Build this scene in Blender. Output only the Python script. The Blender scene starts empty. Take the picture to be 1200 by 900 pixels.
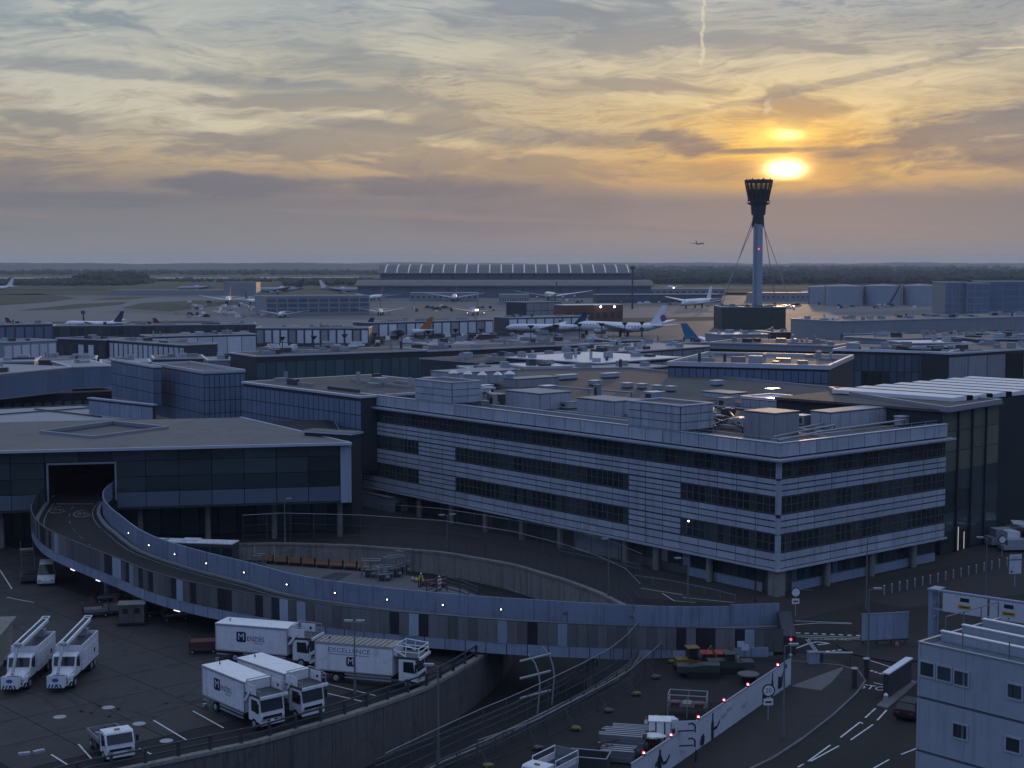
import bpy, bmesh, math, random
from math import radians, sin, cos, pi, atan2, hypot, sqrt
from mathutils import Vector, Matrix
from mathutils.geometry import tessellate_polygon
S = bpy.context.scene
COL = S.collection
rnd = random.Random(7)

# ------------------------------------------------------------------ camera
CAM_H = 38.0
FPX = 1750.0
PITCH = math.atan(142.0 / FPX)
cd = bpy.data.cameras.new('camera')
cd.sensor_width = 36.0
cd.lens = FPX / 1200.0 * 36.0
cd.clip_start = 0.5
cd.clip_end = 60000.0
cam = bpy.data.objects.new('camera', cd)
COL.objects.link(cam)
cam.location = (0, 0, CAM_H)
cam.rotation_euler = (pi / 2 - PITCH, 0, 0)
S.camera = cam

SUN_AZ = radians(10.3)     # to the right of the view axis (+Y)
SUN_EL = radians(3.5)
HAZE = 5.5e-5

# ------------------------------------------------------------------ view / render
S.view_settings.view_transform = 'Standard'
S.view_settings.look = 'None'
S.view_settings.exposure = 0.0
S.view_settings.gamma = 1.0
S.view_settings.use_curve_mapping = False
S.render.engine = 'CYCLES'
S.cycles.max_bounces = 5
S.cycles.diffuse_bounces = 2
S.cycles.glossy_bounces = 2
S.cycles.transmission_bounces = 4
S.cycles.transparent_max_bounces = 8
S.cycles.volume_bounces = 1
S.cycles.caustics_reflective = False
S.cycles.caustics_refractive = False
S.cycles.use_denoising = True
S.cycles.sample_clamp_indirect = 4.0

# ------------------------------------------------------------------ tiny node-expression helper
class X:
    def __init__(s, nt, sock): s.nt = nt; s.k = sock
    def _m(s, op, *o, clamp=False):
        n = s.nt.nodes.new('ShaderNodeMath'); n.operation = op; n.use_clamp = clamp
        for i, v in enumerate((s,) + o):
            if isinstance(v, X): s.nt.links.new(v.k, n.inputs[i])
            else: n.inputs[i].default_value = v
        return X(s.nt, n.outputs[0])
    def __add__(s, o): return s._m('ADD', o)
    __radd__ = __add__
    def __mul__(s, o): return s._m('MULTIPLY', o)
    __rmul__ = __mul__
    def __sub__(s, o): return s._m('SUBTRACT', o)
    def __rsub__(s, o): return (s * -1.0) + o
    def __truediv__(s, o): return s._m('DIVIDE', o)
    def exp(s): return s._m('EXPONENT')
    def sq(s): return s._m('MULTIPLY', s)
    def sin(s): return s._m('SINE')
    def abs(s): return s._m('ABSOLUTE')
    def max(s, o): return s._m('MAXIMUM', o)
    def min(s, o): return s._m('MINIMUM', o)
    def pow(s, o): return s._m('POWER', o)
    def ss(s, a, b):
        n = s.nt.nodes.new('ShaderNodeMapRange'); n.interpolation_type = 'SMOOTHSTEP'
        s.nt.links.new(s.k, n.inputs['Value'])
        lo, hi, f0, f1 = (a, b, 0.0, 1.0) if a < b else (b, a, 1.0, 0.0)
        n.inputs['From Min'].default_value = lo; n.inputs['From Max'].default_value = hi
        n.inputs['To Min'].default_value = f0; n.inputs['To Max'].default_value = f1
        return X(s.nt, n.outputs['Result'])
def comb(nt, *c):
    n = nt.nodes.new('ShaderNodeCombineXYZ')
    for i, v in enumerate(c):
        if isinstance(v, X): nt.links.new(v.k, n.inputs[i])
        else: n.inputs[i].default_value = v
    return X(nt, n.outputs[0])
def noise(nt, vec, scale, detail=5.0, rough=0.55, dist=0.0, col=False):
    n = nt.nodes.new('ShaderNodeTexNoise')
    if vec is not None: nt.links.new(vec.k, n.inputs['Vector'])
    n.inputs['Scale'].default_value = scale; n.inputs['Detail'].default_value = detail
    n.inputs['Roughness'].default_value = rough; n.inputs['Distortion'].default_value = dist
    return X(nt, n.outputs[1 if col else 0])
def ramp(nt, x, stops):
    n = nt.nodes.new('ShaderNodeValToRGB'); el = n.color_ramp.elements
    while len(el) < len(stops): el.new(0.5)
    for e, (p, c) in zip(el, stops): e.position = p; e.color = (*c, 1)
    nt.links.new(x.k, n.inputs[0]); return X(nt, n.outputs[0])
def mix(nt, f, a, b, mode='MIX'):
    n = nt.nodes.new('ShaderNodeMix'); n.data_type = 'RGBA'; n.blend_type = mode
    for sock, v in ((n.inputs[0], f), (n.inputs[6], a), (n.inputs[7], b)):
        if isinstance(v, X): nt.links.new(v.k, sock)
        elif isinstance(v, (int, float)): sock.default_value = v
        else: sock.default_value = (*v, 1)
    return X(nt, n.outputs[2])

# ------------------------------------------------------------------ world: dusk sky, thin cloud in sheets
wd = bpy.data.worlds.new('World'); S.world = wd; wd.use_nodes = True
nt = wd.node_tree; nt.nodes.clear()
tc = nt.nodes.new('ShaderNodeTexCoord')
sep = nt.nodes.new('ShaderNodeSeparateXYZ'); nt.links.new(tc.outputs['Generated'], sep.inputs[0])
dx, dy, dz = (X(nt, sep.outputs[i]) for i in range(3))
hh = (dx.sq() + dy.sq())._m('SQRT').max(0.001)
az = dx._m('ARCTAN2', dy) * (180 / pi)                      # degrees, + to the right
el = dz._m('ARCTAN2', hh) * (180 / pi)
cx, cy = dx / hh, dy / hh                                   # seamless round the horizon
da = az - math.degrees(SUN_AZ)
de = el - math.degrees(SUN_EL)
n0 = noise(nt, comb(nt, cx * 5.0, cy * 5.0, el * 0.22), 1.0, 4.0, 0.55)
wv = n0 - 0.5
n1 = noise(nt, comb(nt, cx * 9.0 + 4.0, cy * 9.0, el * 0.45 + 2.0), 1.0, 3.0, 0.5)
wv2 = n1 - 0.5
def sheet_n(kx, ke, tilt, w, off, det=6.0, ro=0.58):     # noise drawn out along the horizon, tilted by 'tilt' degrees of height per radian
    return noise(nt, comb(nt, cx * kx + wv2 * (w * 0.6), cy * kx, el * ke - cx * (tilt * ke) + wv * w + off), 1.0, det, ro)
def ridge(n): return 1.0 - ((n - 0.5) * 2.0).abs()
big = sheet_n(6.5, 0.60, -2.0, 1.6, 1.7)
mid = sheet_n(15.0, 1.25, 5.0, 2.6, 9.2, 6.0, 0.62)
puff = sheet_n(30.0, 2.2, 4.0, 2.0, 21.0, 6.0, 0.60)
r1_ = ridge(sheet_n(11.0, 1.7, 9.0, 4.5, 3.1, 6.0, 0.66))       # sweeps rising to the right
r2_ = ridge(sheet_n(13.0, 2.4, -6.0, 4.0, 5.6, 6.0, 0.66))      # sweeps falling to the right
r3_ = ridge(sheet_n(26.0, 4.0, 3.0, 5.0, 12.4, 5.0, 0.68))      # thin threads
msk1 = sheet_n(5.0, 0.40, 3.0, 1.4, 31.0, 4.0, 0.5).ss(0.40, 0.62)
msk2 = sheet_n(6.0, 0.50, -3.0, 1.4, 43.0, 4.0, 0.5).ss(0.42, 0.62)
eln = (el / 90.0).max(0.0)
warmb = ramp(nt, eln.pow(0.5), [
    (0.0, (.245, .252, .270)), (sqrt(1.0 / 90), (.222, .232, .248)), (sqrt(2.3 / 90), (.198, .206, .226)), (sqrt(3.0 / 90), (.265, .240, .230)), (sqrt(3.9 / 90), (.355, .305, .240)),
    (sqrt(5.6 / 90), (.370, .340, .285)), (sqrt(7.5 / 90), (.300, .345, .362)), (sqrt(9.6 / 90), (.235, .315, .395)), (sqrt(18 / 90), (.20, .31, .53)),
    (sqrt(45 / 90), (.20, .32, .60)), (1.0, (.22, .34, .62))])
coolb = ramp(nt, eln.pow(0.5), [
    (0.0, (.082, .155, .38)), (sqrt(4 / 90), (.090, .172, .44)), (sqrt(12 / 90), (.100, .192, .48)), (sqrt(30 / 90), (.125, .23, .53)), (sqrt(50 / 90), (.20, .32, .60)), (1.0, (.22, .34, .62))])
base = mix(nt, da.abs().min(360.0 - da.abs()).ss(24.0, 100.0), warmb, coolb)
q1 = (da / 10.0).sq() + ((de - 0.7) / 2.4).sq()
q2 = (da / 4.0).sq() + ((de - 0.7) / 1.5).sq()
q3 = (da / 25.0).sq() + ((de - 1.7) / 3.4).sq()
lowcut = (el + wv * 0.8).ss(2.3, 3.3)
g1 = (q1 * -1.0).exp() * lowcut
g2 = (q2 * -1.0).exp() * (el + (mid - 0.5) * 1.2).ss(2.3, 3.0)
g3 = (q3 * -1.0).exp() * lowcut
c = mix(nt, g3 * 0.58, base, (.45, .365, .235))
c = mix(nt, g1 * 0.60, c, (.60, .38, .14))
c = mix(nt, g2 * 0.82, c, (.95, .50, .09))
# grey sheets of cloud: scattered ones, and the few large ones of this evening
dk = big.ss(0.50, 0.62) * el.ss(0.3, 1.6)
dk2 = mid.ss(0.53, 0.66) * el.ss(7.6, 3.4) * el.ss(1.6, 2.8)
def bank(a0, e0, wa, we, tilt, f):
    u = (az - a0) / wa; v = (el - e0 - (az - a0) * tilt) / we
    return ((u.sq() + v.sq() + (mid - 0.5) * 3.4 + (puff - 0.5) * 2.4 + (big - 0.5) * 1.2)).ss(1.55, 0.15) * f
banks = None
for t in ((17.2, 4.5, 4.8, 1.05, .07, 1.0), (-13.0, 6.9, 7.5, .34, -.060, .75), (-10.2, 2.95, 3.4, .46, -.02, .95), (-2.4, 2.85, 3.4, .46, -.03, .90), (6.4, 4.5, 1.7, .50, -.12, 1.0), (12.6, 4.05, 1.4, .34, .06, 1.0), (9.4, 4.17, 2.8, .13, .02, .95), (2.0, 4.7, 5.5, .36, -.05, .75), (12.0, 6.6, 6.5, .15, .19, .60), (-16.0, 2.3, 5.5, .30, 0, .60), (0.5, 8.9, 5.0, .6, .05, .45), (18.0, 8.9, 4.5, .6, .06, .45), (-6.0, 5.2, 5.0, .25, -.08, .45)):
    k = bank(*t); banks = k if banks is None else banks.max(k)
dcol = mix(nt, g1 * 0.8, mix(nt, el.ss(3.2, 7.0), (.155, .170, .212), (.190, .235, .290)), (.205, .180, .170))
far_ = da.abs().min(360.0 - da.abs()).ss(24.0, 95.0)
c = mix(nt, dk * 0.42 * (1.0 - far_ * 0.8), c, dcol)
c = mix(nt, dk2 * 0.46 * (1.0 - far_ * 0.8), c, dcol)
c = mix(nt, banks * 0.92, c, dcol)
thick = dk.max(banks)
# bright cirrus drawn out in sweeps and threads
hi = el.ss(2.6, 4.6)
behind = da.abs().min(360.0 - da.abs()).ss(24.0, 95.0)
thin = 1.0 - behind * el.ss(40.0, 12.0) * 0.88      # the sheet thins out away from the sun
ci = (r1_.ss(0.62, 1.0) * msk1 * 0.85).max(r2_.ss(0.66, 1.0) * msk2 * 0.75).max(r3_.ss(0.72, 1.0) * 0.42) * hi * thin * (1.0 - thick * 0.85)
ccol = mix(nt, g3, mix(nt, el.ss(5.2, 3.2), (.52, .54, .51), (.66, .46, .28)), mix(nt, el.ss(5.0, 3.2), (.80, .67, .40), (.98, .57, .20)))
ccol = mix(nt, el.ss(9.5, 22.0), ccol, (.62, .72, .95))
ccol = mix(nt, g2, ccol, (1.25, .82, .22))
c = mix(nt, ci.min(0.9), c, ccol)
soft = (r1_ * msk2 + r2_ * msk1).ss(0.5, 1.5) * hi * thin * (1.0 - thick)
c = mix(nt, soft * 0.22, c, ccol)
# faint pink streaks low down
pk = sheet_n(4.0, 2.6, -2.0, 0.6, 4.0, 5.0, 0.5).ss(0.53, 0.66) * el.ss(0.5, 1.1) * el.ss(2.7, 1.6)
c = mix(nt, pk * 0.50, c, mix(nt, g3, (.275, .235, .232), (.31, .25, .22)))
# the sun burning through a ragged gap, with a fainter gap above it
rag = (mid - 0.5) * 1.8 + (puff - 0.5) * 2.2 + (r3_ - 0.6) * 0.7
cut = (el + rag * 0.12).ss(3.02, 3.16)
d1 = (da / 0.58).sq() + ((de - 0.0) / 0.275).sq() + rag * 0.35
d2 = ((da - 0.05 + (de - 1.28) * 0.9) / 0.60).sq() + ((de - 1.28) / 0.22).sq() + rag * 1.0
hal = ((da / 1.25).sq() + ((de - 0.15) / 0.60).sq() + rag * 0.30)
hal2 = ((da / 1.6).sq() + ((de - 1.3) / 0.55).sq() + rag * 0.45)
clear = 1.0 - banks * 0.85
c = mix(nt, (hal * -1.3).exp().min(1.0) * cut * 0.85 * clear, c, (1.1, .56, .07), 'ADD')
c = mix(nt, (hal2 * -1.6).exp().min(1.0) * 0.75 * clear, c, (.80, .48, .08), 'ADD')
c = mix(nt, (d1 * -1.25).exp().min(1.0) * cut, c, (9.0, 6.8, 3.0), 'ADD')
c = mix(nt, (d2 * -1.4).exp().min(1.0) * 0.8, c, (1.9, 1.35, .45), 'ADD')
fine2 = puff
# vapour trails, thin cloud of their own
def trail(f, across, w, along, a0, a1, wob):
    k = (across + (noise(nt, comb(nt, cx * 90.0, cy * 90.0, el * 3.0), 1.0, 4.0, 0.6) - 0.5) * wob).abs().ss(w, w * 0.25)
    return k * along.ss(a0, a0 + 0.25) * along.ss(a1, a1 - 0.3) * (fine2.ss(0.30, 0.62) * 0.6 + 0.4) * f
t1 = trail(.65, az - 7.16 - (el - 8.5) * 0.02, 0.10, el, 7.2, 11.5, 0.5)
t2 = trail(.75, el - 7.66 + (az - 18) * 0.03, 0.055, az, 17.0, 26.0, 0.10)
t3 = trail(.45, az - 9.6 - (el - 5.8) * 0.15, 0.16, el, 5.4, 6.2, 0.6)
t4 = trail(.5, el - 7.0 - (az + 2.4) * 0.01, 0.03, az, -3.5, -2.2, 0.08)
c = mix(nt, t1.max(t2).max(t3).max(t4), c, (.80, .70, .50))
# away from the sun the sheet thins out and the clear dusk sky shows through it
sky = nt.nodes.new('ShaderNodeTexSky'); sky.sky_type = 'NISHITA'; sky.sun_disc = False
sky.sun_elevation = SUN_EL; sky.sun_rotation = SUN_AZ
sky.air_density = 1.3; sky.dust_density = 2.0; sky.ozone_density = 1.6
c10 = mix(nt, 1.0, c, (10.0, 10.0, 10.0), 'MULTIPLY')
tot = mix(nt, 0.035, c10, X(nt, sky.outputs[0]))
bg = nt.nodes.new('ShaderNodeBackground'); bg.inputs[1].default_value = 0.1
nt.links.new(tot.k, bg.inputs[0])
wo = nt.nodes.new('ShaderNodeOutputWorld'); nt.links.new(bg.outputs[0], wo.inputs[0])

# ------------------------------------------------------------------ sun
sl = bpy.data.lights.new('sun', 'SUN'); sl.energy = 0.5; sl.angle = radians(1.5); sl.color = (1.0, .62, .28)
so = bpy.data.objects.new('sun', sl); COL.objects.link(so)
sdir = Vector((sin(SUN_AZ) * cos(SUN_EL), cos(SUN_AZ) * cos(SUN_EL), sin(SUN_EL)))
so.rotation_euler = sdir.to_track_quat('Z', 'Y').to_euler()
so.location = (60, 300, 90)

# ------------------------------------------------------------------ measuring: a pixel of the 1200x900 photograph -> a point of the place
CP, SP = cos(PITCH), sin(PITCH)
def ray(px, py):
    a, b = (px - 600.0) / FPX, (450.0 - py) / FPX
    return Vector((a, CP + b * SP, -SP + b * CP))
def W(px, py, z=0.0):
    d = ray(px, py); t = (z - CAM_H) / d.z
    return Vector((t * d.x, t * d.y, z))
def WD(px, py, Y):
    d = ray(px, py); t = Y / d.y
    return Vector((t * d.x, Y, CAM_H + t * d.z))
def pix(p):
    q = Vector(p) - Vector((0, 0, CAM_H)); d = q.y * CP - q.z * SP
    return (600 + FPX * q.x / d, 450 - FPX * (q.y * SP + q.z * CP) / d)
def reach(o, u, xt):          # how far along u from o until the picture column is xt
    q = Vector(o) - Vector((0, 0, CAM_H)); u = Vector(u); k = (xt - 600.0) / FPX
    n = Vector((1, -k * CP, k * SP))
    return -q.dot(n) / u.dot(n)

# ------------------------------------------------------------------ materials
MATS = {}
def mk(name, col, rough=0.6, metal=0.0, var=0.18, sc=1.0, rv=0.0, streak=0.0, bump=0.0, spec=0.35, dirt=0.0):
    m = bpy.data.materials.new(name); m.use_nodes = True; t = m.node_tree
    b = t.nodes['Principled BSDF']
    b.inputs['Roughness'].default_value = rough; b.inputs['Metallic'].default_value = metal
    b.inputs['Specular IOR Level'].default_value = spec
    g = t.nodes.new('ShaderNodeNewGeometry'); P = X(t, g.outputs['Position'])
    n1 = noise(t, P, 0.35 * sc, 6.0, 0.62); n2 = noise(t, P, 3.1 * sc, 4.0, 0.6)
    k = (n1 - 0.5) * (var * 2.2) + (n2 - 0.5) * (var * 1.2) + 1.0
    if streak:
        mp = t.nodes.new('ShaderNodeMapping'); mp.inputs['Scale'].default_value = (2.2, 2.2, .13)
        t.links.new(P.k, mp.inputs[0])
        k = k * (1.0 - noise(t, X(t, mp.outputs[0]), 1.0, 4.0, 0.65).ss(0.48, 0.72) * streak)
    if rv:
        oi = t.nodes.new('ShaderNodeObjectInfo')
        k = k * ((X(t, oi.outputs['Random']) - 0.5) * (2 * rv) + 1.0)
    if dirt:
        k = k * (1.0 - noise(t, P, 0.8 * sc, 7.0, 0.7).ss(0.52, 0.68) * dirt)
    c = mix(t, 1.0, col, comb(t, k, k, k), 'MULTIPLY')
    t.links.new(c.k, b.inputs['Base Color'])
    r = (n2 - 0.5) * 0.22 + rough
    t.links.new(r.k, b.inputs['Roughness'])
    if bump:
        bn = t.nodes.new('ShaderNodeBump'); bn.inputs['Strength'].default_value = bump; bn.inputs['Distance'].default_value = 0.03
        t.links.new(n2.k, bn.inputs['Height']); t.links.new(bn.outputs[0], b.inputs['Normal'])
    MATS[name] = m
    return m
def em(name, col, s):
    m = bpy.data.materials.new(name); m.use_nodes = True; b = m.node_tree.nodes['Principled BSDF']
    b.inputs['Base Color'].default_value = (*[min(1, c) for c in col], 1)
    b.inputs['Emission Color'].default_value = (*col, 1); b.inputs['Emission Strength'].default_value = s
    MATS[name] = m
    return m
def glassy(name, col, rough=0.08, spec=0.5, rv=0.25):
    m = mk(name, col, rough, 0.0, 0.10, 0.6, rv, spec=spec); return m
mk('ground', (.032, .030, .028), .85, var=.30, sc=.06, bump=.15)
mk('asphalt', (.024, .022, .020), .85, spec=.22, var=.28, sc=.5, bump=.2, dirt=.25)
mk('asphalt_dark', (.020, .0195, .019), .85, spec=.22, var=.3, sc=.5, bump=.2, dirt=.25)
mk('yard_slab', (.038, .0345, .031), .74, var=.34, sc=.7, rv=.14, bump=.2, dirt=.45)
mk('paving', (.035, .0325, .030), .85, spec=.22, var=.2, sc=.8, bump=.2, dirt=.25)
mk('paving_pale', (.12, .12, .12), .8, var=.15, sc=.8, bump=.2, dirt=.15)
mk('paint_worn', (.17, .17, .165), .7, var=.35, sc=2.0, dirt=.5)
mk('tyre', (.030, .0275, .025), .8, var=.3)
mk('kerb', (.16, .16, .165), .8, var=.2, rv=.15)
mk('paint', (.62, .62, .60), .6, var=.25, sc=2.0, dirt=.45)
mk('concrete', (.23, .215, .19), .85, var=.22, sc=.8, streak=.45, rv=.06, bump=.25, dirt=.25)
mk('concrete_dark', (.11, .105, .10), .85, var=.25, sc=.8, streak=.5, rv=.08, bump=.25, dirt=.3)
mk('white_clad', (.37, .395, .44), .40, var=.08, sc=.7, rv=.10, streak=.32, dirt=.12)
mk('band_grey', (.10, .125, .16), .4, var=.08, rv=.08)
mk('grey_clad', (.26, .27, .29), .45, var=.08, rv=.10, streak=.25)
mk('blue_clad', (.13, .18, .26), .35, var=.10, rv=.10, streak=.2, spec=.5)
mk('blue_screen', (.215, .255, .34), .42, var=.08, sc=.5, rv=.09, streak=.30, dirt=.18)
mk('fascia_blue', (.25, .29, .37), .45, var=.08, rv=.10, streak=.25, dirt=.15)
mk('screen_grey', (.135, .130, .125), .5, var=.12, rv=.30, streak=.2)
mk('screen_dark', (.022, .024, .03), .5, var=.1, rv=.2)
mk('screen_pale', (.28, .32, .38), .45, var=.08, rv=.15, streak=.2)
mk('joint', (.035, .038, .045), .7)
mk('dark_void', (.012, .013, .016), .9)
mk('roof_grey', (.16, .147, .133), .75, var=.20, sc=.4, dirt=.30, spec=.2)
mk('roof_brown', (.10, .092, .086), .8, var=.22, sc=.3, dirt=.30, spec=.2)
mk('roof_pale', (.27, .27, .28), .6, var=.12, sc=.4, dirt=.2)
mk('roof_white', (.70, .70, .72), .30, var=.06, sc=.5, dirt=.12, spec=.5)
mk('frame_metal', (.30, .31, .34), .4, .4, var=.05)
mk('frame_dark', (.13, .135, .145), .45, .2, var=.05)
mk('steel', (.30, .31, .33), .38, .7, var=.12)
mk('steel_dark', (.07, .073, .08), .5, .4, var=.12)
mk('galv', (.36, .37, .39), .55, .45, var=.12)
mk('pole', (.17, .175, .18), .5, .3, var=.1)
mk('fence_grey', (.085, .088, .092), .6, .2, var=.1)
mk('white_paint', (.70, .71, .73), .28, var=.06, sc=1.5, dirt=.16, streak=.18, spec=.5)
mk('white_roof_grp', (.80, .80, .79), .30, spec=.6, var=.07, sc=1.5, dirt=.16)
mk('tarp_tan', (.30, .27, .22), .7, var=.15, sc=2.0)
mk('black', (.012, .012, .014), .55)
mk('matt_black', (.012, .012, .014), .95, spec=.03)
mk('pier_white', (.60, .62, .66), .4, var=.08, rv=.12, streak=.15)
mk('rubber', (.018, .018, .02), .85, var=.2)
mk('logo_navy', (.012, .018, .05), .4, var=.03)
mk('logo_blue', (.05, .10, .30), .4, var=.03)
mk('orange', (.36, .14, .03), .6, var=.15)
mk('yellow', (.50, .32, .03), .5, var=.15)
mk('red', (.33, .03, .03), .5, var=.15)
mk('red_dull', (.10, .032, .03), .6, var=.2)
mk('green_dark', (.035, .055, .045), .55, var=.2)
mk('teal_tail', (.03, .16, .32), .4)
mk('purple_tail', (.20, .07, .20), .4)
mk('hivis', (.40, .48, .05), .7)
mk('bag_yellow', (.16, .16, .06), .8)
mk('mustard', (.17, .105, .02), .6, var=.2)
mk('edge_metal', (.58, .60, .64), .48, .75, var=.08)
mk('skin', (.40, .24, .17), .6)
mk('cloth_white', (.55, .56, .58), .8)
mk('cloth_dark', (.04, .045, .06), .85)
mk('grass', (.030, .042, .022), .95, var=.35, sc=.03)
mk('taxiway', (.125, .120, .115), .7, var=.22, sc=.05)
mk('apron', (.080, .078, .078), .7, var=.25, sc=.06)
mk('leaf', (.030, .038, .024), .9, var=.5, sc=.05, rv=.2)
mk('hill', (.045, .055, .045), .95, var=.3, sc=.004)
mk('plane_white', (.78, .78, .80), .2, var=.04, spec=.5)
mk('plane_grey', (.30, .33, .38), .3, var=.05, spec=.5)
mk('navy', (.02, .03, .075), .4)
mk('green_mid', (.05, .10, .07), .6)
mk('brick_red', (.14, .07, .05), .8, var=.2)
mk('module_grey', (.33, .36, .40), .5, var=.05, sc=.8, streak=.16, rv=.03, dirt=.10)
mk('module_roof', (.10, .12, .14), .55, var=.15, sc=.8, dirt=.25)
mk('hoarding', (.50, .52, .56), .5, var=.05, sc=1.0, rv=.05, dirt=.16)
mk('tank', (.30, .33, .38), .45, var=.06, rv=.05, streak=.15)
mk('water', (.45, .46, .48), .06, var=.05, spec=.6)
glassy('pane_dark', (.020, .026, .024), .10)
glassy('pane_blind', (.040, .053, .053), .18)
m_ = glassy('cab_glass', (.02, .025, .02), .08); MATS['cab_glass'].node_tree.nodes['Principled BSDF'].inputs['Alpha'].default_value = .42
glassy('glass_green', (.040, .055, .058), .10, .5, .42)
glassy('glass_olive', (.135, .135, .10), .16, .5, .15)
glassy('glass_teal', (.07, .12, .13), .14, .5, .18)
glassy('glass_blue', (.085, .115, .15), .14, .5, .18)
em('lamp_white', (1.0, .95, .85), 9.0)
em('lamp_dim', (1.0, .9, .7), .35)
em('lamp_soft', (.9, .95, 1.0), 1.4)
em('lamp_red', (1.0, .06, .12), 2.2)
em('lamp_warm', (1.0, .85, .55), 22.0)

# ------------------------------------------------------------------ mesh builder
class MB:
    def __init__(s): s.v, s.f, s.mi, s.m = [], [], [], 0
    def add(s, vs, fs):
        o = len(s.v); s.v += [tuple(p) for p in vs]
        for f in fs: s.f.append([o + i for i in f]); s.mi.append(s.m)
        return s
    def obox(s, o, a, b, c):
        o, a, b, c = map(Vector, (o, a, b, c))
        if a.cross(b).dot(c) < 0: a, b = b, a
        return s.add([o, o + a, o + a + b, o + b, o + c, o + a + c, o + a + b + c, o + b + c],
                     [(0, 3, 2, 1), (4, 5, 6, 7), (0, 1, 5, 4), (1, 2, 6, 5), (2, 3, 7, 6), (3, 0, 4, 7)])
    def box(s, x0, y0, z0, x1, y1, z1):
        return s.obox((x0, y0, z0), (x1 - x0, 0, 0), (0, y1 - y0, 0), (0, 0, z1 - z0))
    def prism(s, poly, z0, z1, axis=2):
        n = len(poly); ar = sum(poly[i][0] * poly[(i + 1) % n][1] - poly[(i + 1) % n][0] * poly[i][1] for i in range(n))
        if ar < 0: poly = poly[::-1]
        def p(q, z): return (q[0], q[1], z) if axis == 2 else ((q[0], z, q[1]) if axis == 1 else (z, q[0], q[1]))
        vs = [p(q, z0) for q in poly] + [p(q, z1) for q in poly]
        fs = [list(range(n))[::-1], list(range(n, 2 * n))] + [(i, (i + 1) % n, n + (i + 1) % n, n + i) for i in range(n)]
        if axis == 1: fs = [f[::-1] for f in fs]
        return s.add(vs, fs)
    def cone(s, p0, p1, r0, r1=None, n=8, caps=True):
        r1 = r0 if r1 is None else r1; p0, p1 = Vector(p0), Vector(p1); d = (p1 - p0).normalized()
        e = d.orthogonal().normalized(); g = d.cross(e)
        vs = [p + (e * cos(2 * pi * i / n) + g * sin(2 * pi * i / n)) * r for p, r in ((p0, r0), (p1, r1)) for i in range(n)]
        fs = [(i, (i + 1) % n, n + (i + 1) % n, n + i) for i in range(n)]
        if caps: fs += [list(range(n))[::-1], list(range(n, 2 * n))]
        return s.add(vs, fs)
    def tube(s, pts, r, n=5):
        for a, b in zip(pts, pts[1:]): s.cone(a, b, r, r, n)
        return s
    def loft(s, rings, caps=True, closed=True):
        n = len(rings[0]); vs = [p for r in rings for p in r]; fs = []
        for k in range(len(rings) - 1):
            for i in range(n if closed else n - 1):
                j = (i + 1) % n; fs.append((k * n + i, k * n + j, (k + 1) * n + j, (k + 1) * n + i))
        if caps: fs += [list(range(n))[::-1], list(range((len(rings) - 1) * n, len(rings) * n))]
        return s.add(vs, fs)
    def ico(s, c, r, sx=1, sy=1, sz=1, jit=0.0, sub=1):
        b = ICO[sub]
        vs = [(c[0] + p[0] * r * sx * (1 + rnd.uniform(-jit, jit)), c[1] + p[1] * r * sy * (1 + rnd.uniform(-jit, jit)), c[2] + p[2] * r * sz * (1 + rnd.uniform(-jit, jit))) for p in b[0]]
        return s.add(vs, b[1])
    def text(s, body, size, o, ux, uy, depth=0.0, align='CENTER', sx=1.0):
        vs, fs = text_mesh(body, align); o, ux, uy = Vector(o), Vector(ux).normalized(), Vector(uy).normalized()
        return s.add([o + ux * (p[0] * size * sx) + uy * (p[1] * size) for p in vs], fs)
    def mesh(s, name, mats, smooth=False):
        me = bpy.data.meshes.new(name); me.from_pydata(s.v, [], s.f)
        for m in (mats if isinstance(mats, (list, tuple)) else [mats]): me.materials.append(MATS[m])
        me.polygons.foreach_set('material_index', s.mi)
        if smooth: me.polygons.foreach_set('use_smooth', [True] * len(s.f))
        me.update(); return me
    def build(s, name, mats, parent=None, loc=None, smooth=False):
        return link(name, s.mesh(name, mats, smooth), parent, loc)
def _ico(sub):
    bm = bmesh.new(); bmesh.ops.create_icosphere(bm, subdivisions=sub, radius=1.0); bm.verts.index_update()
    r = ([tuple(v.co) for v in bm.verts], [tuple(v.index for v in f.verts) for f in bm.faces]); bm.free(); return r
ICO = {1: _ico(1), 2: _ico(2)}
_txt = {}
def text_mesh(body, align):
    if (body, align) not in _txt:
        cu = bpy.data.curves.new('t', 'FONT'); cu.body = body; cu.align_x = align; cu.align_y = 'CENTER'; cu.resolution_u = 2
        ob = bpy.data.objects.new('t', cu); me = bpy.data.meshes.new_from_object(ob)
        _txt[(body, align)] = ([tuple(v.co) for v in me.vertices], [tuple(p.vertices) for p in me.polygons])
        bpy.data.objects.remove(ob); bpy.data.meshes.remove(me); bpy.data.curves.remove(cu)
    return _txt[(body, align)]
def link(name, me, parent=None, loc=None, rotz=0.0):
    o = bpy.data.objects.new(name, me); COL.objects.link(o)
    if parent: o.parent = parent
    if loc is not None: o.location = loc
    if rotz: o.rotation_euler = (0, 0, rotz)
    return o
def tag(o, label=None, cat=None, group=None, kind=None):
    if label: o['label'] = label
    if cat: o['category'] = cat
    if group: o['group'] = group
    if kind: o['kind'] = kind
    return o
def thing(name, label, cat, loc=(0, 0, 0), rotz=0.0, group=None):
    return tag(link(name, None, None, loc, rotz), label, cat, group)
def copy_tree(o, parent=None):
    c = o.copy(); COL.objects.link(c)
    if parent: c.parent = parent
    for ch in list(o.children): copy_tree(ch, c)
    return c
def struct(o): return tag(o, kind='structure')

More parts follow.
